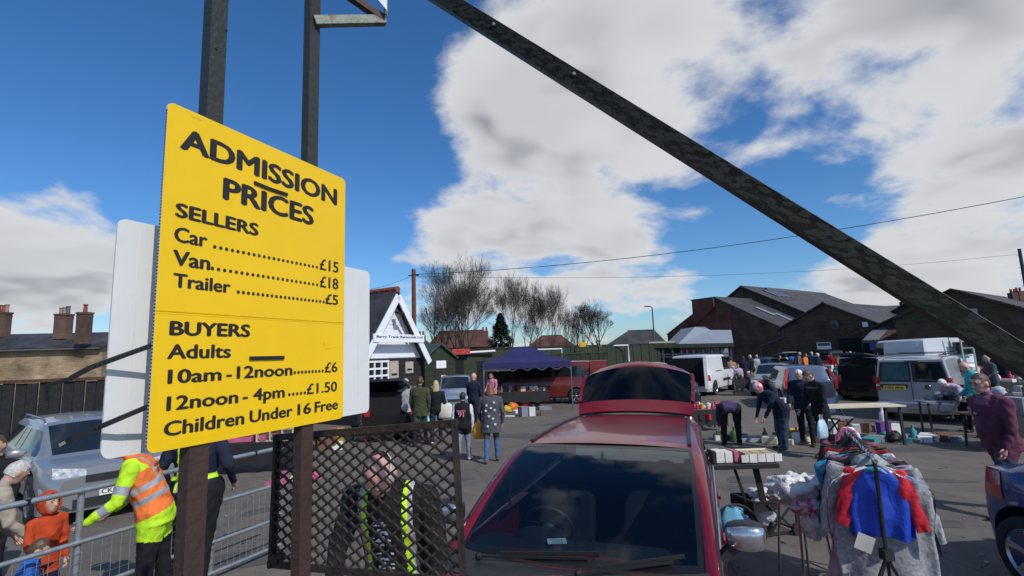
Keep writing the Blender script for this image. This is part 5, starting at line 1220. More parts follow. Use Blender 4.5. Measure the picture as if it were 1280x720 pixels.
b.build('steering_wheel', M('wheel_rubber', (.05, .05, .055), .5), hr_, smooth=60)
for y in (-.37, .37):
    b = MB(); b.loft([[V((x+dx, y+w*sy, z)) for dx, sy in ((.06, -1), (.06, 1), (-.06, 1), (-.06, -1))] for x, w, z in ((-.05, .23, .5), (-.15, .25, .75), (-.25, .23, 1.0), (-.30, .16, 1.06))]); b.box((.15, y, .55), (.5, .46, .14)); o = b.build('seat', MATS['interior'], hr_, bev=.02)
    b = MB(); b.ell((-.31, y, 1.16), (.05, .13, .085), 12, 8); b.build('headrest', MATS['interior'], hr_, smooth=60)
b = MB(); b.box((-1.25, 0, .72), (.16, 1.3, .55)); b.ell((-1.28, -.4, 1.05), (.05, .12, .07), 10, 6); b.ell((-1.28, .4, 1.05), (.05, .12, .07), 10, 6); b.build('rear_seat', MATS['interior'], hr_)
b = MB(); b.ell((.02, 0, 1.335), (.03, .115, .04), 14, 8); b.bar((.0, 0, 1.36), (-.03, 0, 1.42), .02); b.build('rear_view_mirror', MATS['black_trim'], hr_, smooth=60)
b = MB(); b.box((0, 0, 0), (.10, .13, .0015)); q = b.build('parking_ticket', M('ticket_paper', (.62, .72, .70), .7, bump=0), hr_, rz=.35); q.location = (.80, -.185, .975)
b = MB(); [b.box((-.03+.018*i, 0, .0012), (.004, .09-.01*(i % 3), .0006)) for i in range(5)]; b.build('print', ink, q)
# mirrors
for s in (1, -1):
    def mrings(xo, g_): return [[V((x_*fx*g_+xo, s*y, 1.115+z_*fz*g_)) for x_, z_ in [(.085*math.copysign(abs(math.cos(a))**.7, math.cos(a)), .085*math.copysign(abs(math.sin(a))**.6, math.sin(a))) for a in [2*math.pi*i/20 for i in range(20)]]] for y, fx, fz in ((.895, .35, .45), (.91, .75, .75), (.95, .98, .92), (1.00, 1, 1), (1.06, .92, .98), (1.10, .7, .86), (1.118, .3, .55))]
    b = MB(); b.loft([[V((p.x+.80, p.y, p.z)) for p in r] for r in mrings(0, 1)]); b.bar((.84, s*.84, .96), (.82, s*.93, 1.05), .07, .05); o = b.build('door_mirror', MATS['black_trim'], hr_, smooth=60)
    b = MB(); b.loft([[V((max(p.x, .005)+.812, p.y, p.z)) for p in r] for r in mrings(0, .93)]); b.build('mirror_cap', M('chrome_cap', (.55, .56, .6), .18, .85, bump=.12, bs=8, var=.1), o, smooth=70)
hero.seam([1.0, -.0, -1.15], hr_); hero.handle(.12, .86, hr_, RED); hero.handle(-1.0, .87, hr_, RED)
# raised tailgate
prof = [(-2.10, 1.475, .68, .04), (-2.18, 1.52, .70, .045), (-2.28, 1.59, .715, .05), (-2.46, 1.72, .735, .07), (-2.66, 1.85, .735, .11), (-2.76, 1.90, .72, .14), (-2.88, 1.93, .68, .17), (-3.00, 1.93, .60, .17), (-3.08, 1.90, .50, .15)]
def tg(p0, p1, name, mat, th=.03, shr=0.):
    pp = prof[p0:p1+1]; b = MB(); nn = 14; vs = []
    for x, z, w, cr_ in pp:
        for k in range(nn+1):
            y = lerp(-w+shr, w-shr, k/nn); t = 1-(y/w)**2; vs.append(V((x-.04*t, y, z+cr_*(t**.8 if t > 0 else 0))))
    f = [(i*(nn+1)+k, (i+1)*(nn+1)+k, (i+1)*(nn+1)+k+1, i*(nn+1)+k+1) for i in range(len(pp)-1) for k in range(nn)]
    b.add(vs, f); b.add([v+V((-.6, 0, -.8))*th for v in vs], [q_[::-1] for q_ in f]); o = b.build(name, mat, tgr, smooth=60); return o
tgr = MB(); tgr.bar((-2.12, -.6, 1.455), (-2.12, .6, 1.455), .04); tgr = tgr.build('tailgate', MATS['black_trim'], hr_)
tg(0, 2, 'upper_panel', RED); tg(2, 5, 'rear_window', MATS['tailgate_glass'], th=.006, shr=.045); tg(5, 8, 'lower_panel', RED, th=.05)
for s in (1, -1):
    b = MB()
    for (x0, z0, w0, _c), (x1, z1, w1, _d) in zip(prof[2:5], prof[3:6]): b.bar((x0, s*(w0-.02), z0+.012), (x1, s*(w1-.02), z1+.012), .04, .05)
    b.build('side_frame', RED, tgr, bev=.01)
for s in (1, -1):
    b = MB(); b.tube([(-2.12, s*.66, 1.12), (-2.42, s*.66, 1.62)], .011, 8); b.build('gas_strut', MATS['alloy'], tgr)
# right-hand bonnet & front detail
b = MB(); b.tube([(1.30, .76, .955), (1.75, .72, .93), (2.05, .62, .85)], .006, 4); b.tube([(1.30, -.76, .955), (1.75, -.72, .93), (2.05, -.62, .85)], .006, 4); b.build('bonnet_gap', ink, hr_)
# ---------------- other vehicles ----------------
SIL = paint('silver_paint', (.42, .43, .46), .6, .3); PALEB = paint('pale_blue_paint', (.30, .37, .44), .6, .3); DKBL = paint('dark_blue_paint', (.010, .018, .055), .4, .25)
WHT = paint('white_van_paint', (.74, .75, .76), 0, .35); NAVY = paint('blue_paint', (.018, .045, .16), .45, .25); VRED = paint('van_red_paint', (.15, .014, .010), .1, .4); BLK = paint('black_paint', (.012, .012, .014), .3, .25)
GRY = paint('grey_paint', (.14, .15, .16), .5, .3); TEAL = paint('teal_paint', (.10, .16, .18), .3, .35); LIL = paint('bluish_silver', (.13, .155, .21), .7, .32)
def nose_at(p, hd, L): 
    n = V((hd[0], hd[1], 0)).normalized(); return (p[0]-n.x*L/2, p[1]-n.y*L/2), (n.x, n.y)
SUVP = paint('crossover_grey', (.36, .365, .375), .55, .3)
# silver crossover at the left
lc, hd = nose_at((-6.15, 7.95), (.78, -.62), 4.4)
suv = std_car('parked_car', 'silver crossover at the left, nose to the handrail, headlights forward', lc, hd, SUVP, L=4.4, W=1.84, H=1.42, hood=.86, belt=.91, beltr=.96, ws=1.25, rf=.4, rr=-1.75, rb=-2.1, tail=1.1, sill=.34, wheel=.35, wf=1.36, wrr=-1.33, bot=.24, nose=.72, platef='CK08 VHR', rails=True)
# pale blue car beyond the walkers
q = G(563, 519); lc, hd = nose_at((q.x+.2, q.y), (.10, -1), 4.1)
std_car('parked_car', 'pale silver blue hatchback facing the camera beyond the walking couple', lc, hd, PALEB, L=4.1, W=1.72, H=1.46)
# dark car with raised hatch by the office
def hatch(c, z0, angle, L_, w, mat, root, x=None):
    """raised tailgate: body panel with dark glass"""
    x = c.rr-.05 if x is None else x; d = V((-math.cos(R(angle)), 0, math.sin(R(angle)))); n = V((math.sin(R(angle)), 0, math.cos(R(angle))))
    b = MB(); a = V((x, 0, z0)); b.loft([[a+d*s+V((0, y*ww, 0))+n*t for y, t in ((-1, -.02), (1, -.02), (1, .02), (.6, .05), (-.6, .05), (-1, .02))] for s, ww in ((0, w*.92), (.1, w), (L_*.7, w), (L_, w*.8))]); o = b.build('tailgate', mat, root, smooth=30)
    for sgn, off in ((1, .056), (-1, -.024)):
        b = MB(); b.add([a+d*.12+V((0, -w*.86, 0))+n*off, a+d*.12+V((0, w*.86, 0))+n*off, a+d*L_*.6+V((0, w*.86, 0))+n*off, a+d*L_*.6+V((0, -w*.86, 0))+n*off], [(0, 1, 2, 3) if sgn > 0 else (3, 2, 1, 0)]); b.build('rear_window', MATS['glass_dark'], o)
    for s in (-1, 1): b = MB(); b.tube([a+V((.05, s*w*.95, -.35)), a+d*.4+V((0, s*w*.95, 0))], .012, 6); b.build('gas_strut', MATS['black_trim'], o)
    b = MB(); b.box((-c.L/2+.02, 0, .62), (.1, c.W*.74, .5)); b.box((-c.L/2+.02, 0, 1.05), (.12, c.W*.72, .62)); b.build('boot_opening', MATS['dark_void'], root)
q = G(466, 556); lc, hd = (q.x+.1, q.y+2.3), (-.12, 1)
c = std_car('parked_car', 'dark hatchback with its boot open in front of the white gabled office', lc, hd, BLK, L=4.0, W=1.7, H=1.45); hatch(c, 1.36, 22, .9, .6, BLK, c.root)
# red van beside the gazebo
q = G(735, 505); lc, hd = (q.x-1.8, q.y+1.4), (-.985, .17)
def van(label, lc, hd, paint_, L, W, H, doors_open=False, name='parked_van', cut=True, **k):
    d = dict(L=L, W=W, H=H, hood=1.0, belt=1.12, beltr=1.14, ws=L/2-.95, rf=L/2-1.75, rr=-L/2+.10, rb=-L/2+.04, tail=1.2, sill=.33, wheel=.33, wf=L/2-.85, wrr=-L/2+.85, bot=.26, nose=.78, wr=W/2*.86, tuck=.05)
    d.update(k); zz_ = d['H']-.2
    c = std_car(name, label, lc, hd, paint_, rear='van', cat='van', doors=(d['rf']-.05, -L*.02), sw=[((d['ws']-.12, d['rf']-.62), (d['rf']+.02, d['rf']-.62))], cut=cut, **d)
    return c
c = van('dark red van parked side on behind the gazebo tables with back door open', lc, hd, VRED, 4.7, 1.85, 1.9, platef=None)
for xa, xb in ((.55, -.45), (-.6, -1.8)):
    for s in (-1, 1): b = MB(); vs, fs = c.side_pane((xa, xb), (xa, xb), lambda x: 1.2, 1.66, s); b.add(vs, fs); b.build('side_window', MATS['glass_dark'], c.root)
b = MB(); b.box((-2.55, .95, 1.15), (.85, .06, 1.5), rot=Matrix.Rotation(.5, 3, 'Z')); dr = b.build('back_door', VRED, c.root, bev=.02)
# dark blue MPV and grey estate right of the raised tailgate
q = G(868, 513); lc, hd = nose_at((q.x-.35, q.y+.3), (.13, -1), 4.5)
std_car('parked_car', 'dark blue people carrier directly behind the raised red tailgate', lc, hd, DKBL, L=4.5, W=1.8, H=1.62, hood=1.0, belt=1.03, ws=1.45, rf=.7, rr=-2.0, rb=-2.2, mirror=SIL)
q = G(820, 500); lc, hd = (q.x, q.y+1), (.2, -1)
c = std_car('parked_car', 'black estate with pale grey roof arch just above the red tailgate', lc, hd, BLK, L=4.5, W=1.85, H=1.66, hood=1.0, belt=1.05, ws=1.4, rf=.6, rr=-1.9, rb=-2.2, cut=False)
b = MB()
for i in range(14):
    t0, t1 = i/14, (i+1)/14; f_ = lambda t: V((.35+.2*math.sin(t*3.14), lerp(-.80, .80, t), 1.53+.15*math.sin(t*3.14)**.6)); b.bar(f_(t0), f_(t1), .12, .05)
b.build('roof_arch', M('pale_grey_trim', (.42, .43, .42), .5), c.root)
# white van
w1, w2 = G(893, 494), G(917, 487.5); f_ = (w2-w1).normalized(); L_ = 4.9; mid = (w1+w2)/2; nn = V((-f_.y, f_.x, 0)); mid = mid+nn*.85
c = van('plain white panel van in the middle distance with black side moulding', (mid.x, mid.y), (f_.x, f_.y), WHT, 4.9, 1.9, 1.95)
for s in (-1, 1):
    b = MB(); vs, fs = c.side_pane((.9, -.35), (.9, -.35), lambda x: .62, .75, s, off=.02); b.add(vs, fs); b.build('side_moulding', MATS['black_trim'], c.root)
    b = MB(); vs, fs = c.side_pane((-.35, -1.3), (-.35, -1.3), lambda x: 1.12, 1.16, s, off=.012); b.add(vs, fs); b.build('door_track', MATS['black_trim'], c.root)
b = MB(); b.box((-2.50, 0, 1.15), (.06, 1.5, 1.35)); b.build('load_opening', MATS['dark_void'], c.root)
b = MB(); b.box((-2.85, -.92, 1.15), (.75, .05, 1.5), rot=Matrix.Rotation(.15, 3, 'Z')); b.build('back_door', WHT, c.root, bev=.02)
# far small cars around (945..1000, 460)
q = G(976, 495); c = std_car('parked_car', 'pale teal hatchback half hidden behind the bending woman in the dark coat', (q.x+.5, q.y+1.5), (-.55, -.83), TEAL, L=3.9, W=1.68, H=1.42, cut=False, mirror=WHT)
q = G(972, 476); c = std_car('parked_car', 'far grey hatchback with raised tailgate in front of the stone warehouse', (q.x, q.y+1.8), (-.25, 1), GRY, L=4.0, W=1.75, H=1.5, cut=False); hatch(c, 1.5, 18, 1.0, .72, GRY, c.root)
q = G(1022, 473); c = std_car('parked_car', 'far black car with its boot up left of the dark warehouse doorway', (q.x+.4, q.y+2), (-.3, 1), BLK, L=4.0, W=1.75, H=1.5, cut=False); hatch(c, 1.5, 15, 1.0, .72, BLK, c.root)
# bluish estate with tall red lamps, seen from behind
q = G(1020, 512); c = std_car('parked_car', 'blue grey estate with tall red rear lamps behind the man in the dark jacket', (q.x+.5, q.y+2.0), (.28, .96), LIL, lamps=False, L=4.2, W=1.74, H=1.5, ws=1.1, rf=.4, rr=-1.85, rb=-2.0, tail=1.0)
for s in (-1, 1):
    b = MB(); b.loft([[V((x-.03, s*(y-.06), z)), V((x-.05, s*(y+.03), z)), V((x+.08, s*(y+.045), z)), V((x+.05, s*(y-.06), z))] for x, y, z in ((-2.06, .80, .72), (-2.05, .80, 1.0), (-1.96, .72, 1.22), (-1.9, .66, 1.40))]); b.build('tall_tail_light', MATS['lamp_red'], c.root)
# black MPV with open hatch beside the silver van
q = G(1090, 502); c = std_car('parked_car', 'black people carrier with raised boot left of the silver van', (q.x+1.5, q.y+1.6), (.80, .6), BLK, L=4.4, W=1.8, H=1.7, belt=1.05, ws=1.3, rf=.7, rr=-1.9, rb=-2.1); hatch(c, 1.7, 8, 1.05, .75, BLK, c.root)
# silver window van seen from behind
r0, r1 = G(1106, 526), G(1218, 531); wv = (r1-r0); wv.z = 0; wl = wv.length; nrm = V((-wv.y, wv.x, 0)).normalized(); mid = (r0+r1)/2
L_ = 4.35; cen = mid+nrm*(L_/2-.05)
cd_ = Car
nrm = (Matrix.Rotation(R(-9), 3, 'Z') @ nrm)
c = van('silver window van seen from behind with glazed rear doors and yellow plate', (cen.x+.25, cen.y+.1), (nrm.x, nrm.y), SIL, L_, 1.80, 1.80, lamps=False, wr=.78, belt=1.1, beltr=1.12, sill=.36)
rt = c.root; x = -L_/2
b = MB(); pts = []
b.loft([[V((x-.04, y, z)) for y, z in ((-.84, .56), (.84, .56), (.84, 1.12), (.74, 1.72), (-.74, 1.72), (-.84, 1.12))], [V((x+.1, y, z)) for y, z in ((-.86, .55), (.86, .55), (.86, 1.13), (.76, 1.76), (-.76, 1.76), (-.86, 1.13))]][::-1]); b.build('rear_door', SIL, rt, bev=.015)
for y0, y1, y2, y3 in ((.02, .80, .70, .02), (-.80, -.02, -.02, -.70)):
    b = MB(); b.add([(x-.062, y0, 1.10), (x-.062, y1, 1.10), (x-.062, y2 if y0 > 0 else y2, 1.66), (x-.062, y3, 1.66)], [(0, 3, 2, 1)]); b.build('rear_window', MATS['black_trim'], rt)
    w = .05 if y0 > 0 else .05; yy0, yy1 = (y0+.03, y1-.09); b = MB(); b.add([(x-.066, yy0+(.04 if y0 < 0 else 0), 1.15), (x-.066, yy1, 1.15), (x-.066, yy1-(.06 if y0 > 0 else 0), 1.62), (x-.066, yy0+(.10 if y0 < 0 else 0), 1.62)], [(0, 3, 2, 1)]); b.build('pane', M('teal_glass', (.045, .11, .13), .1, bump=0) if y0 > 0 else MATS['glass_dark'], rt)
b = MB(); b.box((x-.064, .02, 1.1), (.004, .012, 1.0)); b.build('door_gap', ink, rt)
b = MB(); b.box((x-.07, .42, .98), (.05, .62, .10)); b.build('plate_recess', MATS['black_trim'], rt)
pl_ = c.plate(rt, 'YY54 MHK', x-.10, .93, False, w=.52); pl_.location.y = .42
b = MB(); b.ell((x-.066, -.34, .96), (.012, .075, .075), 20, 8); em = b.build('badge', MATS['black_trim'], rt, smooth=60)
b = MB(); cc_ = V((x-.082, -.34, .96)); b.tube([cc_+V((0, .066*math.cos(a), .066*math.sin(a))) for a in [2*math.pi*i/24 for i in range(25)]], .006, 6)
for y0, z0, y1, z1 in ((-.028, .055, 0, .01), (.028, .055, 0, .01), (-.055, .015, -.025, -.05), (.055, .015, .025, -.05), (-.025, -.05, 0, -.005), (.025, -.05, 0, -.005)): b.bar(cc_+V((0, y0, z0)), cc_+V((0, y1, z1)), .008)
b.build('emblem', MATS['alloy'], em)
for s in (-1, 1):
    b = MB(); b.loft([[V((x-.065, s*.75, z)), V((x-.05, s*.865, z)), V((x+.10, s*.885, z)), V((x+.05, s*.75, z))] for z in (.84, 1.0, 1.22)]); b.build('tail_light', MATS['lamp_red'], rt); b = MB(); b.box((x-.062, s*.81, 1.0), (.012, .08, .06)); b.build('reversing_light', MATS['lamp_clear'], rt)
    b = MB(); b.bar((x+.1, s*.66, 1.84), (1.0, s*.66, 1.86), .03, .03); b.build('roof_rail', MATS['black_trim'], rt)
for xx in (x+.9, .4): b = MB(); b.bar((xx, -.70, 1.88), (xx, .70, 1.88), .03, .022); b.build('roof_bar', MATS['black_trim'], rt)
b = MB(); b.box((x-.07, -.04, 1.66), (.05, .3, .06)); b.build('brake_light', MATS['black_trim'], rt); b = MB(); b.bar((x-.075, .12, 1.12), (x-.075, .18, 1.36), .012, .012, upv=(1, 0, 0)); b.build('wiper', MATS['black_trim'], rt)
b = MB(); b.box((x-.12, 0, .44), (.16, 1.7, .2)); b.build('bumper_step', SIL, rt, bev=.03)
# big white high roof van
c = van('long white high roofed van behind the silver van with ladder on its back', (18.3, 23.2), (.2, .98), WHT, 5.6, 2.0, 2.34, cut=False, wr=.86)
b = MB(); rt = c.root; [b.bar((-2.95, y, .8), (-2.92, y, 2.5), .05) for y in (-.75, -.35)]; [b.bar((-2.94, -.75, z), (-2.94, -.35, z), .04) for z in (1.0, 1.3, 1.6, 1.9, 2.2)]; b.build('ladder', M('pale_green_metal', (.30, .42, .40), .5), rt)
b = MB(); b.box((-2.83, 0, 1.75), (.02, .02, 1.3)); b.box((-2.84, -.45, 1.9), (.02, .7, .5)); b.build('rear_door_trim', MATS['black_trim'], rt)
# blue hatchback at the lower right
NAVY2 = paint('deep_blue_paint', (.012, .035, .15), .15, .3)
c = std_car('parked_car', 'blue hatchback cut off at the lower right corner with red tail light', (5.40, 3.10), (.035, -.999), NAVY2, L=4.05, W=1.74, H=1.47, ws=.9, rf=.15, rr=-1.35, rb=-1.8, tail=1.02, belt=.96, beltr=1.02, wheel=.33, wrr=-1.60, tl=(.76, 1.0), rimspokes=5, tuck=.08)
# ---------------- the crowd ----------------
def at(px, d): 
    r = ray(px, 500); t = d/r.y; return (r.x*t, d)
# seller's steward in hi-vis by the barrier
def pv(seg, t, q, p):
    if seg == 'torso':
        if q.z < -.035: return 'yellow'
        if abs(q.x) > .105 and q.z > .12 and q.y > -.3 and (q.z > .40): return 'yellow' if abs(q.x) > .15 else None
        if .10 < q.z < .155 or .215 < q.z < .27: return 'refl'
        if .08 < abs(q.x) < .12 and q.z > .27: return 'refl'
    if seg.startswith('arm') and .52 < t < .78: return 'refl'
    if seg.startswith('fore') and .30 < t < .60: return 'refl'
P1 = person('steward in orange and yellow hi-vis coat leaning over the handrail', at(203, 5.0), (-.74, -.35), 1.70, lean=24, head=8, arms=((14, 14, 42), (2, 16, 48)), top='orange', sleeve='yellow', bottom='black', hair='fringe', haircol='hair_brown', skin='skinp', hem=-.13, bulk=1.3, vox=.009, paint=pv, legw=1.2)
tb = P1['spine'](.38, .0, -.175)
for i, (s_, z, w) in enumerate((('BOOT', .405, .19), ('STAFF', .345, .21))):
    e = text_obj(s_, ink, P1['root'], -w/2, w/2, 0, .042, y=0, bold=.02); e.matrix_local = Matrix.Translation(P1['spine'](z-.03, 0, -.162)) @ (P1['RL'].to_4x4())
def pv2(seg, t, q, p):
    if seg == 'torso' and q.z > .0:
        if abs(q.x) > .055 and abs(q.x) < .125: return 'yellow' if (abs(q.x) < .07 or abs(q.x) > .105) else 'refl'
        if .1 < q.z < .15: return 'yellow'
P2 = person('steward in navy jumper and yellow hi-vis vest standing behind the rusty gate post', at(250, 5.5), (-.1, 1), 1.80, arms=((-12, 24, 50), (-14, 30, 56)), top='navy', bottom='black', hair='short', hem=-.06, bulk=1.28, vox=.011, paint=pv2, legw=1.6)
person('grey haired person in beige padded coat at the lower left corner', at(-14, 4.55), (.5, .85), 1.48, lean=18, head=25, arms=((10, 8, 25), (10, 8, 35)), top='beige', bottom='charcoal', hair='short', haircol='hair_grey', hem=-.16, bulk=1.22, vox=.010, paint=lambda s, t, q, p: 'taupe' if (s == 'torso' and .02 < q.z < .09) else None)
person('brown haired person just above the grey haired head at the left edge', at(4, 5.6), (.3, -.9), 1.56, top='black', bottom='black', hair='short', haircol='hair_brown', vox=.013)
person('child in rust orange hooded coat beside the handrail', at(72, 4.75), (.85, -.25), 1.12, head=-5, arms=((6, 8, 12), (10, 8, 20)), top='rust', bottom='navy', hair='hood', haircol='rust', hem=-.10, bulk=1.05, vox=.009, cscale=1.2)
person('small brown haired child in bright blue at the bottom left', at(52, 4.35), (.75, .5), .84, lean=6, head=20, arms=((10, 10, 40), (10, 10, 40)), top='blue', bottom='blue', hair='short', haircol='hair_brown', hem=-.2, flare=.05, bulk=1.25, vox=.009, cscale=1.4)
def pv3(seg, t, q, p):
    if seg == 'torso' and q.z > -.02:
        if .095 < abs(q.x) < .150 and q.y > -.02: return 'yellow' if abs(q.x) < .128 else 'refl'
P7 = person('bald steward in black top and open hi-vis vest behind the rusty mesh', at(500, 3.2), (-.12, -1), 1.84, lean=20, head=45, turn=0, arms=((4, 16, 14), (8, 18, 22)), top='black', bottom='navy', hair='fringe', haircol='hair_grey', skin='skinp', hem=-.12, bulk=1.2, vox=.009, paint=pv3)
pr = MB(); rnd = random.Random(2)
for i in range(44):
    z = .12+.30*rnd.random(); x = rnd.gauss(0, .035); pr.quad(*[P7['spine'](z+dz, x+dx, .158-abs(x)*.2) for dx, dz in ((0, 0), (rnd.uniform(.008, .035), 0), (rnd.uniform(.008, .03), rnd.uniform(.006, .016)), (0, .012))])
tag(pr.build('chest_print', CL['white'], P7['root']), kind='stuff')
# people walking away beyond the mesh panel
person('man in light grey sweater left of the olive coated man', at(507, 14.2), (.1, 1), 1.70, top='grey', bottom='black', hair='short', haircol='hair_grey', arms=((-8, 8, 12), (10, 8, 12)), legs=((12, 2), (-14, 10)))
person('man in olive green coat seen from behind near the office', at(525, 13.4), (.05, 1), 1.76, top='olive', bottom='black', hair='short', haircol='hair_brown', hem=-.20, bulk=1.18, arms=((6, 10, 14), (-8, 10, 16)), legs=((-10, 8), (12, 2)))
P10 = person('blonde woman in black carrying a cream tote bag', at(545, 13.6), (-.1, 1), 1.64, top='black', bottom='navy', hair='long', haircol='hair_blonde', arms=((5, 8, 20), (-5, 12, 30)), legs=((-12, 8), (12, 2)), shoe='shoew')
def pv4(seg, t, q, p):
    if seg == 'torso' and q.y < -.03 and .0 < q.z < .02: return 'red'
P11 = person('teenager in black baseball jersey with pale sleeves and light jeans', at(578, 11.2), (.12, 1), 1.46, top='black', sleeve='white', bottom='ljeans', hair='short', haircol='hair_dark', bulk=1.2, hem=-.10, arms=((5, 12, 30), (-6, 14, 15)), legs=((-10, 4), (14, 6)), shoe='shoew', vox=.013, legw=1.15)
for s_, z, w, c_ in (('YANKEES', .40, .20, 'pink'), ('91', .25, .12, 'pink')):
    e = text_obj(s_, CL[c_], P11['root'], -w/2, w/2, 0, .045 if s_ != '91' else .11, y=0, bold=.03); e.matrix_local = Matrix.Translation(P11['spine'](z/1.2, 0, -.195)) @ P11['RL'].to_4x4()
P12 = person('woman in charcoal cardigan with white stars and blue jeans', at(613, 11.0), (.03, 1), 1.64, head=12, top='charcoal', bottom='jeans', hair='bob', haircol='hair_red', bulk=1.22, hem=-.28, flare=.03, arms=((10, 16, 25), (-5, 16, 20)), legs=((-8, 6), (12, 4)), shoe='shoeb', vox=.013)
for x, z in ((-.08, .34), (.09, .40), (.10, .23), (-.03, .10), (-.10, .22), (.06, .04), (.11, -.08), (-.06, -.12), (.02, .28)):
    b = MB(); c_ = P12['spine'](z, x, -.178-(.03 if z < 0 else 0)+abs(x)*.25); n = 10; ps = [c_+V(((.036 if k % 2 == 0 else .015)*math.sin(2*math.pi*k/n), 0, (.036 if k % 2 == 0 else .015)*math.cos(2*math.pi*k/n))) for k in range(n)]
    b.add(ps, [tuple(range(n))]); b.build('star', CL['white'], P12['root'])
person('bald man in navy jacket between the walking couple and the stall', at(592, 15.5), (.5, .85), 1.74, top='navy', bottom='black', hair='bald', skin='skinp', bulk=1.15)
person('red haired woman in pink top behind the left end of the gazebo table', at(617, 20.5), (-.4, -.9), 1.58, top='pink', bottom='navy', hair='bob', haircol='hair_red', lean=12, head=20, arms=((10, 10, 50), (10, 10, 50)), vox=.018)
CL['mauve_collar'] = cloth('mauve_collar', (.20, .09, .15))
# centre and right
def bag(pos, w, hgt, mat, label, root=None, rz=0, hand=None):
    e = empty('carrier_bag', tuple(pos), rz, label, 'bag'); b = MB(); rings = []
    for z, sx, sy in ((0, .46, .10), (.12, .5, .18), (.5, .5, .17), (.85, .44, .10), (1, .30, .04)): rings.append([V((w*sx*math.cos(a)*(1+.08*math.sin(3*a+z*9)), w*sy*2*math.sin(a)*.6, z*hgt)) for a in [2*math.pi*i/14 for i in range(14)]])
    b.loft(rings); b.build('sack', mat, e, smooth=60)
    b = MB(); b.tube([(-w*.2, 0, hgt*.95), (-w*.12, 0, hgt*1.2), (w*.12, 0, hgt*1.2), (w*.2, 0, hgt*.95)], .008, 5); b.build('handle', mat, e); return e
person('person in purple top and black trousers bent double over the ground stall', at(911, 11.9), (.25, 1), 1.62, lean=92, head=30, arms=((12, 6, 10), (6, 6, 10)), top='plum', bottom='black', hair='short', haircol='hair_dark', hem=-.0, bulk=1.15, legs=((8, 4), (8, 4)), spread=.15, legw=1.25)
person('woman in dark padded coat and pink bobble hat bending forward to the left', at(975, 11.3), (-.95, -.15), 1.66, lean=48, head=0, arms=((22, 6, 8), (12, 6, 10)), top='navy', bottom='djeans', hair='hat', haircol=None or 'pink_knit', hem=-.12, bulk=1.22, legs=((6, 2), (2, 4)), legw=1.3) if M('pink_knit', (.55, .04, .10), .9, col2=(.75, .55, .55), vs=18, wid=.08) else None
P17 = person('man in dark zipped jacket looking down with a pale blue carrier bag', at(1024, 10.4), (-1, -.08), 1.76, lean=8, head=34, arms=((2, 8, 12), (12, 10, 25)), top='black', bottom='djeans', hair='short', haircol='hair_brown', hem=-.16, bulk=1.16, legs=((10, 4), (-6, 6)), vox=.012, paint=lambda s, t, q, p: 'taupe' if (s == 'torso' and abs(q.z-.44) < .015) else None)
person('white haired man in dark blue coat half hidden behind the jacketed man', at(1004, 11.6), (-.6, -.75), 1.72, lean=12, head=22, top='navy', bottom='black', hair='short', haircol='hair_white', hem=-.14, bulk=1.2, arms=((15, 10, 50), (10, 10, 40)))
def stripe(s, t, q, p):
    if s == 'torso' and q.z > .455 and abs(q.x) < .09: return 'mauve_collar'
    return 'lilac' if (s in ('torso',) and .33 < q.z < .345 and .05 < q.x < .11 and q.y > 0) else None
P19 = person('heavy man in purple checked shirt and jeans striding left past the silver van', at(1243, 6.7), (-.99, -.05), 1.84, lean=9, head=6, arms=((6, 10, 16), (-34, 18, 20)), top='purple', bottom='djeans', hair='short', haircol='hair_brown', skin='skinp', hem=-.12, bulk=1.26, belly=.075, legs=((22, 6), (-20, 14)), vox=.010, paint=stripe, legw=1.15)
person('bald man in bright turquoise shirt beyond the purple shirted man', at(1226, 11.8), (-.85, .4), 1.74, lean=12, head=18, top='turq', bottom='black', hair='bald', skin='skinp', bulk=1.25, arms=((5, 10, 40), (5, 10, 40)))
person('bent figure in pale lilac top beside the right flank of the silver van', at(1204, 12.6), (-.9, -.2), 1.62, lean=60, head=10, top='lilac', bottom='black', hair='short', haircol='hair_white', bulk=1.15, arms=((10, 6, 20), (10, 6, 20)))
gl_b = MB(); hc_ = P19['hc']; RHh = P19['RH']
for sg_ in (-1, 1): gl_b.tube([hc_+RHh @ V((sg_*.033+.026*math.cos(a), .104, .008+.018*math.sin(a))) for a in [2*math.pi*i/12 for i in range(13)]], .0025, 4); gl_b.bar(hc_+RHh @ V((sg_*.06, .10, .01)), hc_+RHh @ V((sg_*.085, .0, .01)), .004)
gl_b.build('spectacles', MATS['black_trim'], P19['root'])
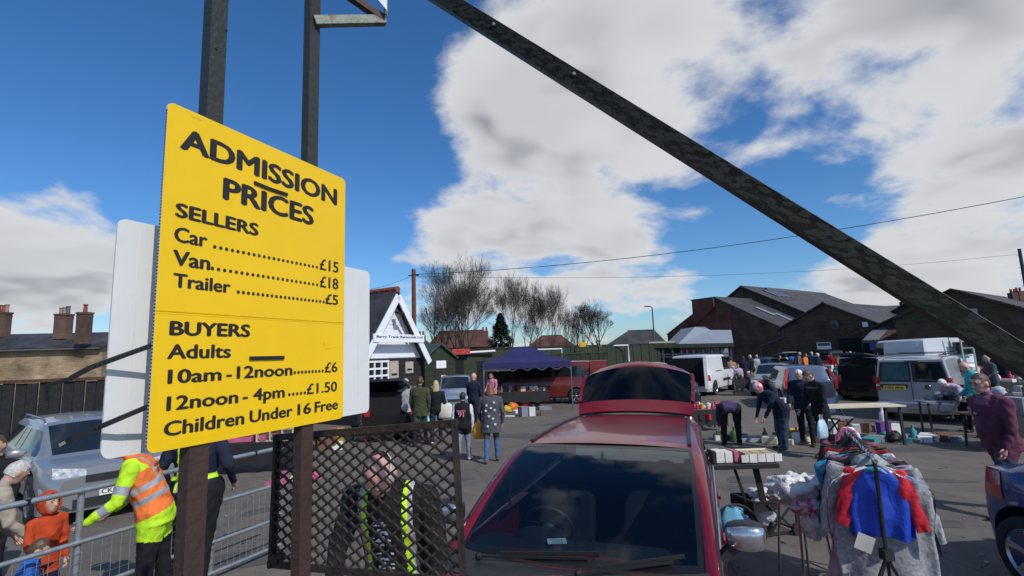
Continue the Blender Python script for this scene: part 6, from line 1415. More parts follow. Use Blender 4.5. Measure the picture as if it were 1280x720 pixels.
far = [(918, 27.5, 1.72, 'tan', 'black', 'hair_dark', (.3, .9), 'far person in orange brown top at the nose of the white van'), (926, 25.8, 1.4, 'lilac', 'black', 'hair_brown', (-.2, -.9), 'smaller far figure in muted pink just right of the orange brown top'),
       (934, 29, 1.7, 'navy', 'black', 'hair_dark', (.5, .8), 'far person in navy coat right of the white van'), (944, 31, 1.74, 'black', 'black', 'hair_grey', (-.5, .8), 'far grey haired person in black beyond the pale teal car'),
       (985, 34, 1.72, 'grey', 'black', 'hair_white', (.2, -.9), 'far white haired figure in grey, leftmost of the cluster before the notice board'), (994, 36, 1.7, 'blue', 'black', 'hair_dark', (-.4, -.9), 'far figure in blue within the cluster before the notice board'),
       (1003, 35, 1.75, 'taupe', 'black', 'hair_grey', (.7, -.6), 'far figure in taupe coat in the cluster before the notice board'), (1022, 37, 1.7, 'black', 'navy', 'hair_white', (-.8, -.4), 'far white haired figure in black under the notice board'),
       (1036, 38, 1.66, 'charcoal', 'black', 'hair_brown', (.8, -.3), 'far figure in charcoal at the left jamb of the dark doorway'), (1046, 33, 1.7, 'red', 'black', 'hair_dark', (-.6, -.7), 'far person in dark red coat by the warehouse doorway'),
       (1057, 29, 1.78, 'tan', 'tan', 'hair_brown', (-.2, -.9), 'far person in patterned tan coat right of the red coat'), (1068, 34, 1.7, 'navy', 'black', 'hair_grey', (.4, -.9), 'far figure in navy left of the black people carrier'), (976, 30, 1.7, 'black', 'black', 'hair_dark', (.9, -.2), 'far dark haired figure in black leaning by the grey hatchback'),
       (1246, 17, 1.68, 'charcoal', 'black', 'hair_grey', (-.8, .2), 'grey haired shopper in charcoal by the right hand stalls'), (1190, 20, 1.7, 'red', 'black', 'hair_dark', (.2, .9), 'person in red behind the roof of the silver van')]
far += [(px, d, h_, tp, 'black', hc_, hd, f'{d_} {pl__}') for px, d, h_, tp, hc_, hd, d_, pl__ in (
    (950, 33, 1.7, 'grey', 'hair_grey', (.3, -.9), 'far shopper in light grey top', 'above the roof of the pale teal car'), (1012, 33, 1.68, 'orange', 'hair_dark', (.5, -.8), 'far shopper in orange top', 'left of the notice board'),
    (1030, 30, 1.72, 'navy', 'hair_white', (-.6, .7), 'far white haired shopper in navy', 'directly under the notice board right edge'), (1063, 36, 1.65, 'white', 'hair_brown', (.6, -.7), 'far shopper in white top', 'before the dark doorway'),
    (1078, 27, 1.75, 'charcoal', 'hair_dark', (-.9, .1), 'shopper in charcoal coat', 'left of the blue fascia sign'), (1170, 30, 1.7, 'turq', 'hair_dark', (.1, -.9), 'far shopper in turquoise', 'behind the white high roofed van'), (1262, 19, 1.7, 'navy', 'hair_brown', (-.7, -.6), 'brown haired shopper in navy', 'at the right edge stalls'),
    (660, 24.6, 1.66, 'black', 'hair_grey', (-.2, -.9), 'grey haired seller in black', 'in the shade under the gazebo'), (690, 24.4, 1.7, 'olive', 'hair_brown', (.2, -.9), 'seller in olive top', 'beneath the right side of the gazebo'))]
for px, d, h_, tp, bt, hc_, hd, lb in far:
    person(lb, at(px, d), hd, h_, top=tp, bottom=bt, haircol=hc_, bulk=1.2, hem=-.12, vox=.028, lean=random.uniform(0, 14), arms=((random.uniform(-5, 15), 10, random.uniform(5, 45)), (random.uniform(-5, 15), 10, random.uniform(5, 45))))
# things they carry
def handw(Pn, i): return Pn['world'](Pn['hands'][i][1])
hp = handw(P17, 0); bag((hp.x, hp.y, hp.z-.40), .34, .36, M('pale_blue_plastic', (.42, .60, .72), .35, bump=.5, bs=14), 'pale blue carrier bag with small logo hanging from the jacketed man\'s hand', rz=.6)
hp = handw(P10, 1); bag((hp.x+.05, hp.y-.12, hp.z-.12), .42, .40, M('calico', (.62, .57, .47), .8, bump=.4, bs=20), 'cream canvas tote bag on the blonde woman\'s shoulder')
hp = handw(P10, 0); bag((hp.x-.1, hp.y-.15, hp.z-.38), .42, .34, M('mint_print', (.18, .62, .55), .5, col2=(.7, .8, .78), vs=9, thr=.6, wid=.04), 'mint green patterned shopping bag carried low beside the blonde woman')
hp = handw(P12, 0); bag((hp.x-.03, hp.y-.05, hp.z-.34), .30, .36, M('amber_plastic', (.75, .30, .01), .4, bump=.5, bs=14), 'amber yellow carrier bag between the walking couple')
# ---------------- stalls, tables and goods ----------------
def col(n, c, r=.6, **k): return M('goods_'+n, c, r, bump=.15, bs=25, **k)
GC = dict(white=(.68, .68, .66), cream=(.60, .53, .38), red=(.42, .02, .03), pink=(.48, .10, .20), blue=(.03, .10, .32), teal=(.04, .26, .26), yellow=(.55, .36, .04), green=(.06, .14, .04), brown=(.16, .08, .04), black=(.015, .015, .016), purple=(.13, .03, .24), orange=(.65, .18, .02), grey=(.22, .22, .24), silver=(.42, .43, .45))
for k_, v_ in GC.items(): col(k_, v_)
rs = random.Random(11); M('garment_dark', (.02, .02, .022), .9)
def table(label, p, w, d, h, rz, top='goods_brown', leg='black_trim', cat='table', cross=False, cloth=None):
    e = empty('trestle_table', (p[0], p[1], 0), rz, label, cat); b = MB(); b.box((0, 0, h-.02), (w, d, .035)); b.build('tabletop', MATS[top], e, bev=.004)
    for x in (-w/2+.1, w/2-.1):
        for y in (-d/2+.06, d/2-.06):
            b = MB(); b.bar((x, y, 0), (x, y*.9, h-.04), .035 if not cross else .05); b.build('leg', MATS[leg], e)
    if cloth:
        b = MB(); n = 20; vs = []
        for i in range(n+1):
            x = lerp(-w/2-.01, w/2+.01, i/n); z0 = h-.45-.04*math.sin(i*1.3); y = -d/2-.02-.015*math.sin(i*1.9); vs += [(x, -d/2-.012, h+.002), (x, y, z0)]
        b.add(vs, [(2*i, 2*i+1, 2*i+3, 2*i+2) for i in range(n)]); b.build('cloth', MATS[cloth], e, smooth=60)
    return e
ITEMS = {}
def item(kind, colr, s, p, rz, label, group=None):
    """small goods: every one a shaped object of its own"""
    m = MATS['goods_'+colr]; key = (kind, colr)
    if key not in ITEMS:
        b = MB()
        if kind == 'book': b.box((0, 0, .5), (1, .7, .9)); b.box((.02, 0, .5), (1.0, .72, .7)); 
        elif kind == 'box': b.box((0, 0, .5), (1, .75, 1)); b.box((0, 0, .98), (1.03, .78, .12))
        elif kind == 'bottle': b.tube([(0, 0, 0), (0, 0, .6), (0, 0, .75), (0, 0, .8), (0, 0, 1)], [.28, .28, .12, .10, .11], 10)
        elif kind == 'vase': b.tube([(0, 0, 0), (0, 0, .2), (0, 0, .5), (0, 0, .8), (0, 0, 1)], [.2, .36, .42, .18, .26], 12)
        elif kind == 'mug': b.tube([(0, 0, 0), (0, 0, .9)], [.36, .40], 12); b.tube([(.38, 0, .2), (.6, 0, .3), (.6, 0, .6), (.38, 0, .75)], .06, 5)
        elif kind == 'soft_toy': b.ell((0, 0, .33), (.33, .3, .35), 10, 7); b.ell((0, -.03, .8), .24, 10, 7); [b.ell((sx*.2, 0, 1.0), .09, 7, 5) for sx in (-1, 1)]; [b.ell((sx*.3, -.1, .4), (.1, .1, .22), 7, 5) for sx in (-1, 1)]; [b.ell((sx*.2, -.3, .1), (.11, .22, .1), 7, 5) for sx in (-1, 1)]
        elif kind == 'folded_cloth': [b.box((.02*(-1)**i, .01*i, .12+.24*i), (1-.04*i, .8, .21)) for i in range(4)]
        elif kind == 'basket': b.loft([[V((x*q, y*q, z)) for x, y in ((-.5, -.35), (.5, -.35), (.5, .35), (-.5, .35))] for q, z in ((.8, 0), (1, .8), (.95, .8), (.76, .06))])
        elif kind == 'bundle': b.ell((0, 0, .4), (.55, .42, .42), 14, 9, nz=.5)
        elif kind == 'shoe': b.loft([[V((x+.0, y*w, z)) for y, z in ((-1, 0), (1, 0), (.8, hh), (-.8, hh))] for x, w, hh in ((-.5, .14, .55), (-.2, .16, .6), (.1, .18, .3), (.45, .14, .18))]); b.loft([[V((x, y*w+.45, z)) for y, z in ((-1, 0), (1, 0), (.8, hh), (-.8, hh))] for x, w, hh in ((-.5, .14, .55), (-.2, .16, .6), (.1, .18, .3), (.45, .14, .18))])
        elif kind == 'tray': b.box((0, 0, .06), (1, .7, .12)); [b.box((x, y, .15), sz) for x, y, sz in ((-.49, 0, (.03, .7, .25)), (.49, 0, (.03, .7, .25)), (0, -.34, (1, .03, .25)), (0, .34, (1, .03, .25)))]
        elif kind == 'lamp': b.tube([(0, 0, 0), (0, 0, .06), (0, 0, .08), (0, 0, .6)], [.2, .2, .05, .05], 10); b.tube([(0, 0, .55), (0, 0, 1)], [.38, .22], 14, cap=False)
        elif kind == 'picture_frame': b.box((0, 0, .5), (1, .06, 1)); b.box((0, -.035, .5), (.8, .02, .8))
        me_o = b.build(kind, m, None, smooth=50 if kind in ('soft_toy', 'bundle', 'vase', 'mug', 'bottle', 'lamp') else None); ITEMS[key] = me_o.data; bpy.data.objects.remove(me_o)
    o = bpy.data.objects.new(kind, ITEMS[key]); COL.objects.link(o); o.location = p; o.rotation_euler[2] = rz; o.scale = (s, s, s) if not isinstance(s, tuple) else s
    return tag(o, label, kind.replace('_', ' '), group)
def scatter(place, center, u, w, d, z, n, kinds, cols, smin=.1, smax=.25, group=None):
    """goods set out in rough rows over a w x d patch"""
    todo = []; u = V((u[0], u[1], 0)).normalized(); v = V((-u.y, u.x, 0)); nx = max(1, int(math.sqrt(n*w/d)+.5)); ny = max(1, (n+nx-1)//nx); c = 0
    for j in range(ny):
        for i in range(nx):
            if c >= n: break
            c += 1; k = rs.choice(kinds); cl_ = rs.choice(cols); s = rs.uniform(smin, smax)
            p = V((center[0], center[1], 0))+u*((i+.5)/nx-.5+rs.uniform(-.3, .3)/nx)*w+v*((j+.5)/ny-.5+rs.uniform(-.3, .3)/ny)*d
            if k in ('book', 'folded_cloth', 'tray'): ss = (s*1.3, s*1.3, s*.45)
            elif k in ('bottle', 'vase'): ss = (s*.8, s*.8, s*1.1)
            else: ss = (s, s, s)
            todo.append((k, cl_, ss, (p.x, p.y, z), rs.uniform(0, 6.28), f"{cl_} {k.replace('_', ' ')}"))
    fin(todo, place)
def fin(todo, place):
    names = [t[5] for t in todo]; short = ' '.join(place.split()[:7])
    for i, t in enumerate(todo):
        lb = f"{t[5]} {place}"
        if names.count(t[5]) > 1:
            if i == 0: lb = f"{t[5]} beside a {names[1]}, {short}"
            elif i == len(todo)-1: lb = f"{t[5]} beside a {names[i-1]}, {short}"
            else: lb = f"{t[5]} between a {names[i-1]} and a {names[i+1]}, {short}"
        w = lb.split()
        if len(w) > 16: lb = f"{t[5]} between {names[i-1]} and {names[(i+1) % len(names)]}, {' '.join(place.split()[:5])}"
        item(*t[:5], lb, f"goods {place}")
# gazebo
NB = M('gazebo_blue', (.012, .013, .085), .7, var=.15, vs=2, bump=.3, bs=6)
gA, gB = P(601, 462, 20.3), P(711, 457.5, 20.9); fl_, fr_ = G(609, 505), None
gc = V(((gA.x+gB.x)/2, 22.0, 0)); gz = empty('gazebo', (gc.x, gc.y, 0), .05, 'navy blue pop up gazebo over the bric-a-brac tables', 'gazebo'); ghw = (gB.x-gA.x)/2; ze_ = 1.98; zp = P(655, 433, 22).z
b = MB(); n = 10; hw2 = 1.55
corn = [V((-ghw, -hw2, ze_)), V((ghw, -hw2, ze_)), V((ghw, hw2, ze_)), V((-ghw, hw2, ze_))]; pk0, pk1 = V((-.35, 0, zp)), V((.35, 0, zp))
for q in ([corn[0], corn[1], pk1, pk0], [corn[1], corn[2], pk1, pk1], [corn[2], corn[3], pk0, pk1], [corn[3], corn[0], pk0, pk0]):
    vs = []
    for i in range(9):
        for k in range(9):
            a = q[0].lerp(q[1], k/8).lerp(q[3].lerp(q[2], k/8), i/8); a.z -= .10*math.sin(math.pi*i/8)+.03*math.sin(math.pi*k/8)*(1-i/8); vs.append(a)
    b.add(vs, [(i*9+k, i*9+k+1, (i+1)*9+k+1, (i+1)*9+k) for i in range(8) for k in range(8)])
b.build('canopy', NB, gz, smooth=50)
b = MB()
for i in range(4):
    a, c_ = corn[i], corn[(i+1) % 4]; vs = []
    for k in range(17): p = a.lerp(c_, k/16)-V((0, 0, .03*math.sin(math.pi*k/16))); vs += [p, p-V((0, 0, .24+.02*(k % 2)))]
    b.add(vs, [(2*k, 2*k+1, 2*k+3, 2*k+2) for k in range(16)])
b.build('valance', NB, gz)
for c_ in corn: b = MB(); b.tube([(c_.x*.985, c_.y*.985, 0), (c_.x*.985, c_.y*.985, ze_)], .025, 6); b.build('leg', MATS['alloy'], gz)
for y in (-hw2*.97, hw2*.97):
    b = MB(); m_ = 6
    for k in range(m_): x0, x1 = lerp(-ghw, ghw, k/m_), lerp(-ghw, ghw, (k+1)/m_); b.bar((x0, y, 1.9), (x1, y, 1.62), .02); b.bar((x0, y, 1.62), (x1, y, 1.9), .02)
    tag(b.build('scissor_brace', MATS['alloy'], gz), kind='stuff')
b = MB(); b.prism([(-ghw*.9, hw2*.9, 0), (ghw*.35, hw2*.9, 0), (ghw*.35, hw2*.9, 1.9), (-ghw*.9, hw2*.9, 1.9)], (0, .01, 0)); bp_ = b.build('back_sheet', MATS['green_dark'], gz)
b = MB(); b.box((.35, hw2*.9-.02, 1.5), (.36, .02, .52)); wn_ = b.build('window', MATS['pale_sheet'], bp_); b = MB(); b.box((.35, hw2*.9-.035, 1.5), (.03, .01, .52)); b.box((.35, hw2*.9-.035, 1.5), (.36, .01, .03)); b.build('window_bar', MATS['black_trim'], wn_)
b = MB(); b.box((-1.15, -hw2*.6, 1.68), (1.0, .04, .12)); b.build('rolled_sheet', MATS['white_paint'], gz)
t1 = G(640, 512); table('long bric-a-brac table under the left of the navy gazebo', (t1.x+.4, t1.y+.2), 2.3, .8, .74, .05, 'goods_brown', cloth='garment_dark'); scatter('on table under navy gazebo', (t1.x+.4, t1.y+.2), (1, .05), 2.2, .65, .74, 46, ('book', 'vase', 'mug', 'box', 'picture_frame', 'lamp'), ('cream', 'white', 'brown', 'grey', 'brown', 'red'), .1, .24)
t2 = G(688, 503); table('second dark table of goods beneath the gazebo edge and red van', (t2.x+.4, t2.y+.6), 1.8, .7, .74, .05, 'goods_black'); scatter('on table before red van', (t2.x+.4, t2.y+.6), (1, .05), 1.7, .55, .74, 22, ('box', 'vase', 'mug', 'book'), ('brown', 'cream', 'black', 'teal'), .1, .24)
for px, py, k, c_, s, lb in ((657, 511, 'bundle', 'red', .55, 'bright red bag of goods on the ground in front of the gazebo'), (641, 514, 'bundle', 'orange', .42, 'orange carrier bag on the ground left of the bright red bag'), (634, 516, 'bundle', 'yellow', .34, 'yellow carrier bag on the ground beside the star cardigan woman'),
                             (667, 510, 'shoe', 'white', .3, 'white shoes on the ground right of the bright red bag'), (681, 512, 'tray', 'grey', .5, 'grey tray on the ground right of the gazebo leg'), (648, 516, 'tray', 'white', .4, 'white tray on the ground between the orange and red bags'), (700, 492, 'box', 'black', .9, 'black crate with green disc at the right end of the gazebo'), (753, 494, 'box', 'white', .5, 'white storage box beside the open door of the red van')):
    q = G(px, py); item(k, c_, s, (q.x, q.y, 0), rs.random(), lb)
q = G(700, 492); b = MB(); b.ell((0, 0, 0), (.2, .03, .2), 14, 6); o = b.build('plate', col('emerald', (.02, .55, .20)), None, smooth=60); o.location = (q.x, q.y-.1, 1.0); tag(o, 'emerald green plate propped on the black crate by the gazebo', 'plate')
# goods in front of the office and behind the mesh
for cx, cy, w, d, n, pl_, ks, cs in ((440, 527, 1.6, .8, 16, 'heaped by the office', ('bundle', 'box', 'folded_cloth'), ('blue', 'teal', 'white', 'green')), (392, 560, 1.6, .9, 12, 'on ground behind mesh panel', ('box', 'shoe', 'bundle'), ('brown', 'pink', 'white', 'yellow', 'blue')),
                                     (470, 548, 1.2, .8, 9, 'on ground beside bald steward', ('box', 'bundle'), ('brown', 'black', 'grey')), (372, 600, .9, .6, 5, 'on ground behind rusty post', ('shoe',), ('pink', 'white'))):
    q = G(cx, cy); scatter(pl_, (q.x, q.y), (1, .1), w, d, 0, n, ks, cs, .22, .5)
q = G(316, 600); table('black covered table holding a doll house beyond the handrail', (q.x-.3, q.y+.9), 1.9, .7, .62, .15, 'goods_black', cloth='goods_black')
hx, hy = q.x+.05, q.y+.75
dh = empty('doll_house', (hx, hy, .62), .1, 'pink and white open fronted doll house on the black covered table', 'doll house')
b = MB(); [b.box((0, .12, z), (.75, .26, .02)) for z in (.0, .24, .48)]; [b.box((x, .12, .25), (.02, .26, .5)) for x in (-.37, -.1, .15, .37)]; b.box((0, .25, .25), (.75, .01, .5)); b.build('walls', MATS['goods_cream'], dh); b = MB(); b.prism([(-.42, -.03, .5), (.42, -.03, .5), (.3, -.03, .68), (-.3, -.03, .68)], (0, .32, 0)); b.build('roof', MATS['goods_pink'], dh); [MB().box((x, 0, z), (.12, .05, .12)).build('furniture', MATS['goods_pink'], dh) for x, z in ((-.24, .08), (.02, .1), (.26, .32), (0, .33))]
item('folded_cloth', 'pink', (.65, .5, .5), (hx-.85, hy+.1, .62), .2, 'magenta cloth pile left of the doll house')
# flower / trinket stall right of the tailgate
q = G(889, 538); table('pink laden trinket table right of the raised tailgate', (q.x-.15, q.y+.2), 1.15, .6, .58, .1, 'goods_pink', cloth='goods_black')
scatter('on pink table by tailgate', (q.x-.15, q.y+.2), (1, .1), 1.1, .5, .585, 26, ('soft_toy', 'bundle', 'mug', 'bottle'), ('pink', 'white', 'yellow', 'red', 'cream'), .09, .20)
scatter('on shelf of pink table', (q.x-.15, q.y), (1, .1), 1.0, .3, .30, 9, ('bundle', 'box'), ('pink', 'red', 'black'), .1, .18)
# near table with basket and books
tq = P(925, 583, 6.35); tt_ = empty('display_table', (tq.x, tq.y, 0), -.02, 'black folding table with slanting leg holding a cream lined basket', 'table'); tz = P(925, 580, 6.2).z
b = MB(); b.box((0, 0, tz-.03), (.80, .34, .06)); b.build('tabletop', MATS['black_trim'], tt_, bev=.008)
for s in (-1, 1): b = MB(); b.bar((.13*s+.05, 0, tz-.05), (.22+.1*s, .05*s, 0), .07, .03); b.build('leg', MATS['black_trim'], tt_)
bk = empty('lined_basket', (tq.x+.20, tq.y-.02, tz), .02, 'rectangular basket with cream cloth lining on the black table', 'basket')
b = MB(); b.loft([[V((x*w, y*w2, z)) for x, y in ((-1, -1), (1, -1), (1, 1), (-1, 1))] for w, w2, z in ((.17, .11, 0), (.20, .135, .12), (.205, .14, .125), (.195, .13, .115), (.165, .105, .02))]); b.build('lining', MATS['goods_cream'], bk, bev=.004); b = MB(); n = 20; [b.box((lerp(-.2, .2, i/4), -.137, .06), (.09, .006, .085+.01*(i % 2))) for i in range(5)]; b.build('cloth_flap', MATS['goods_white'], bk); b = MB(); [b.box((x, 0, .085), (.1, .2, .05)) for x in (-.12, 0, .12)]; b.build('contents', M('pale_card', (.42, .36, .24), .8), bk)
for i, (dx, w, h_, c_, lb) in enumerate(((-.34, .03, .15, 'black', 'black upright book at the left end of the black table'), (-.27, .09, .15, 'white', 'stack of upright white boxed books left of the basket'), (-.17, .08, .14, 'white', 'thin white paperbacks leaning beside the basket'), (-.08, .05, .145, 'pink', 'pink edged papers between books and basket'))):
    item('book', c_, (w*1.1, .25, h_), (tq.x+dx, tq.y, tz), .05*i, lb)
item('vase', 'white', (.10, .10, .12), (tq.x-.42, tq.y-.02, tz), 0, 'small white vase at the far left of the black table by the red car'); item('bundle', 'silver', (.22, .16, .10), (tq.x+.12, tq.y+.13, tz+.02), .3, 'tangle of silver oddments behind the cream basket')
# ground goods by the bending figures
q = G(940, 551); item('tray', 'silver', (.62, .4, .3), (q.x, q.y, 0), -.3, 'pale framed picture lying on the asphalt between the bending figures'); q = G(919, 552); item('bottle', 'green', (.35, .35, .35), (q.x, q.y, 0), 0, 'green glass jar on the ground under the bent figure')
scatter('on ground by purple topped figure', G(912, 549).xy, (1, 0), 1.0, .4, 0, 7, ('bundle', 'box', 'bottle'), ('green', 'black', 'grey', 'white'), .1, .25)
scatter('on ground behind padded coat woman', G(1000, 552).xy, (1, -.05), 1.5, .6, 0, 16, ('box', 'basket', 'book', 'bundle', 'bottle'), ('yellow', 'brown', 'white', 'cream', 'grey'), .16, .36)
q = G(992, 548); item('basket', 'yellow', (.55, .45, .28), (q.x, q.y, 0), .1, 'bright yellow basket on the ground behind the dark coated woman')
scatter('on ground before silver van', G(1125, 551).xy, (1, -.1), 2.2, .6, 0, 24, ('shoe', 'bundle', 'book', 'bottle', 'folded_cloth'), ('white', 'teal', 'black', 'grey', 'brown', 'purple'), .16, .34)
for px, py, k, c_, s, lb in ((1066, 549, 'bundle', 'teal', (.6, .4, .12), 'flat mint green cloth on the ground below the wooden table'), (1106, 545, 'box', 'purple', (.28, .2, .32), 'purple box on the ground beside the table leg'), (1117, 544, 'box', 'white', (.30, .2, .26), 'white and purple box right of the purple box'), (1104, 528, 'bottle', 'white', (.3, .3, .42), 'white water container standing behind the purple box')):
    q = G(px, py); item(k, c_, s, (q.x, q.y, 0), .1, lb)
# tables in front of the right hand vans
tA, tB = P(990, 509, 11.9), P(1103, 507, 11.5)
table('long bare wooden trestle table beside the jacketed man', ((P(1067, 507, 11.6).x), 11.6), 1.85, .65, P(1067, 506, 11.6).z, -.06, 'goods_cream', cross=True)
table('small dark table with cups behind the bending woman', (P(990, 505, 12.2).x, 12.2), .9, .55, .80, 0, 'goods_black'); scatter('on small table behind bending woman', (P(990, 505, 12.2).x, 12.2), (1, 0), .85, .4, .8, 9, ('mug', 'box', 'bottle'), ('white', 'purple', 'white', 'black'), .12, .22)
table('narrow folding table in front of the silver van bumper', (P(1190, 500, 12.4).x, 12.4), 1.5, .45, .80, -.1, 'goods_grey'); scatter('on narrow table by silver van', (P(1190, 500, 12.4).x, 12.4), (1, -.1), 1.3, .3, .8, 5, ('book', 'bundle'), ('grey', 'brown', 'black'), .15, .3)
ch_ = empty('folding_chair', (*at(1045, 12.6), 0), .4, 'black framed folding chair with blue seat beyond the wooden table', 'chair'); b = MB(); [b.bar((x, -.22, 0), (x, .22, .85), .03) for x in (-.25, .25)]; [b.bar((x, .22, 0), (x, -.22, .45), .03) for x in (-.25, .25)]; b.build('frame', MATS['black_trim'], ch_); b = MB(); b.box((0, 0, .45), (.5, .44, .03)); b.build('seat', MATS['goods_grey'], ch_); b = MB(); b.box((0, .2, .72), (.5, .03, .36)); b.build('backrest', M('goods_navy', (.03, .06, .14), .7), ch_)
# far stalls
for px, d, w, cs, lb, sl in ((1056, 27, 2.6, ('white', 'teal', 'brown', 'black'), 'far stall before the dark doorway', 'stall before dark doorway'), (1225, 17.5, 3.6, ('brown', 'white', 'black', 'red', 'silver'), 'right hand stall beneath the diagonal beam', 'stall beneath diagonal beam'), (1262, 13.5, 2.4, ('black', 'grey', 'silver', 'brown'), 'right edge stall behind the purple shirted man', 'stall behind purple shirted man'), (1215, 24, 6.0, ('white', 'red', 'blue', 'cream', 'orange'), 'stall under the grey awnings', 'stall under grey awnings'), (932, 24, 1.0, ('black', 'brown', 'grey'), 'small stall at the white van nose', 'stall at white van nose')):
    x, y = at(px, d); table('dark topped table of the '+lb, (x, y), w, .8, .75, -.15, 'goods_black', cloth='goods_black'); scatter('on '+sl, (x, y), (1, -.15), w*.95, .65, .75, int(w*9), ('box', 'vase', 'bundle', 'lamp', 'bottle', 'book'), cs, .14, .36)
for px, d, w, cs, lb, sl in ((985, 21, 2.2, ('brown', 'white', 'red', 'grey'), 'stall left of the blue grey estate', 'stall left of estate'), (1040, 23, 2.4, ('teal', 'white', 'black', 'orange'), 'stall between the estate and the doorway', 'stall between estate and doorway'), (1262, 10.5, 1.6, ('black', 'grey', 'silver', 'white', 'brown'), 'low stall right of the purple shirted man', 'low stall at right edge')):
    x, y = at(px, d); table('trestle of the '+lb, (x, y), w, .8, .72, -.1, 'goods_brown', cloth='goods_black'); scatter('on '+sl, (x, y), (1, -.1), w*.95, .65, .72, int(w*8), ('box', 'vase', 'bundle', 'lamp', 'bottle', 'book', 'soft_toy'), cs, .14, .34)
scatter('on ground under wooden trestle', G(1060, 540).xy, (1, -.1), 1.8, .5, 0, 9, ('box', 'bundle', 'basket'), ('brown', 'grey', 'white'), .2, .36)
scatter('on ground before gazebo', G(640, 520).xy, (1, 0), 2.6, .5, 0, 10, ('box', 'bundle', 'shoe', 'tray'), ('brown', 'grey', 'white', 'teal'), .18, .4)
# ---------------- clothes rail ----------------
def stripm(): return M('chrome', (.6, .62, .65), .15, .95, bump=0)
r0_, r1_ = P(1093, 575, 3.9), P(1058, 549, 5.2)
rl = empty('clothes_rail', (r0_.x, r0_.y, 0), 0, 'black and chrome clothes rail packed with hanging garments', 'clothes rail'); O = V(rl.location); rd = (r1_-r0_); rd.z = 0; rd.normalize(); rz_ = r0_.z; rs_ = V((rd.y, -rd.x, 0)); Lr_ = 1.45
b = MB(); b.tube([V((0, 0, rz_))-rd*.05, V((0, 0, rz_))+rd*Lr_], .016, 10); b.build('top_bar', stripm(), rl, smooth=60)
b = MB(); b.tube([V((0, 0, rz_)), V((0, 0, .72))], .014, 10); b.box((0, 0, .70), (.07, .07, .07)); [b.bar(V((0, 0, .68)), V((0, 0, .02))+rs_*sx*.28+rd*sy*.05, .022) for sx, sy in ((-1, -1), (1, -1), (.12, 3))]; b.build('front_upright', MATS['black_trim'], rl)
b = MB(); b.tube([V((0, 0, rz_))+rd*Lr_, V((0, 0, .5))+rd*Lr_], .014, 10); [b.bar(V((0, 0, .5))+rd*Lr_, V((0, 0, .02))+rd*Lr_+rs_*sx*.28, .022) for sx in (-1, 1)]; b.build('rear_upright', MATS['black_trim'], rl)
def garment(label, s, colr, length, sleeve=True, width=.25, swing=0., mat=None, hood=False, parts=None, plastic=False, neck=None, tilt=0, name='hanging_garment', puff=.045, slen=.52):
    m = mat or M('garment_'+colr, tuple(.75*q_ for q_ in GC.get(colr, (.3, .3, .3))), .85, var=.25, vs=8, bump=.6, bs=20)
    c = V((0, 0, rz_))+rd*s+O; e = empty(name, tuple(c), math.atan2(rs_.y, rs_.x)+tilt, label, 'garment')
    b = MB(); b.tube([(0, 0, .015), (.012, 0, .03), (0, 0, .045), (-.018, 0, .025), (-.01, 0, -.01), (0, 0, -.05)], .003, 5); b.tube([(-width*.85, 0, -.13), (-width*.4, 0, -.075), (0, 0, -.05), (width*.4, 0, -.075), (width*.85, 0, -.13)], .010, 6); b.build('coat_hanger', MATS['black_trim'], e)
    b = MB(); rings = []; n = 48
    for i in range(27):
        t = i/26; z = -.065-length*t; wd = lerp(.07, width, min(1, (t*length)/.10)**.55) if t*length < .10 else width*(1+.05*math.sin(t*9+s*20))
        wd *= 1+.06*t; rings.append([V((wd*math.cos(a)+swing*t*t, (puff*(1+.5*t))*math.sin(a)+.024*math.sin(7*a+s*30+2*t)*t+.008*math.sin(5*a+3)*math.sin(9*t)+.006*math.sin(11*t+3*a+s*5), z+.012*math.sin(3*a+s*9)*t)) for a in [2*math.pi*k/n for k in range(n)]])
    b.loft(rings); b.build('body', m, e, smooth=70)
    if sleeve:
        for sg_ in (-1, 1):
            b = MB(); rg_ = []; nS = 14
            for i in range(nS+1):
                t = i/nS; cx = sg_*(width-.075+.13*t**.7); cz = -.085-slen*t; wv = (.058-.016*t)*(1+.10*math.sin(t*17+s*9+sg_)+.07*math.sin(t*31)); ss = math.sin
                rg_.append([V((cx+wv*math.cos(a)+.006*ss(4*a+t*9), -.012+wv*.42*math.sin(a)+.010*ss(3*a+t*13+s*7), cz+sg_*0+.012*math.cos(a)*sg_)) for a in [2*math.pi*k/16 for k in range(16)]])
            b.loft(rg_); b.build('sleeve', parts or m, e, smooth=75)
    if neck: b = MB(); b.tube([V((.075*math.cos(a), .028*math.sin(a), -.075-.02*math.cos(a)**2)) for a in [2*math.pi*k/16 for k in range(17)]], .018, 6); b.build('collar', neck, e, smooth=70)
    if hood: b = MB(); b.ell((0, .03, -.09), (.13, .06, .10), 14, 8, nz=.2); b.build('hood', m, e, smooth=70)
    return e
wool_grey = M('grey_melange', (.42, .42, .43), .9, col2=(.17, .17, .18), vs=32, thr=.55, wid=.18, bump=.6, bs=40); lilg = M('lilac_grey_fabric', (.36, .31, .38), .85, var=.2, vs=9, bump=.5, bs=18)
wm = wool_grey
garment('long pale grey marled coat hanging directly behind the raglan top', .17, 'grey', 1.25, width=.30, mat=wool_grey, hood=True, swing=.05)
garment('lilac grey jacket second from the front of the rail', .28, 'grey', .95, width=.29, mat=lilg, swing=-.05)
garment('black coat hanging in the middle of the rail', .42, 'black', .95, width=.28); garment('dusky mauve dress behind the black coat', .56, 'purple', 1.0, width=.26, mat=M('mauve', (.22, .12, .17), .85, var=.25, vs=8, bump=.5))
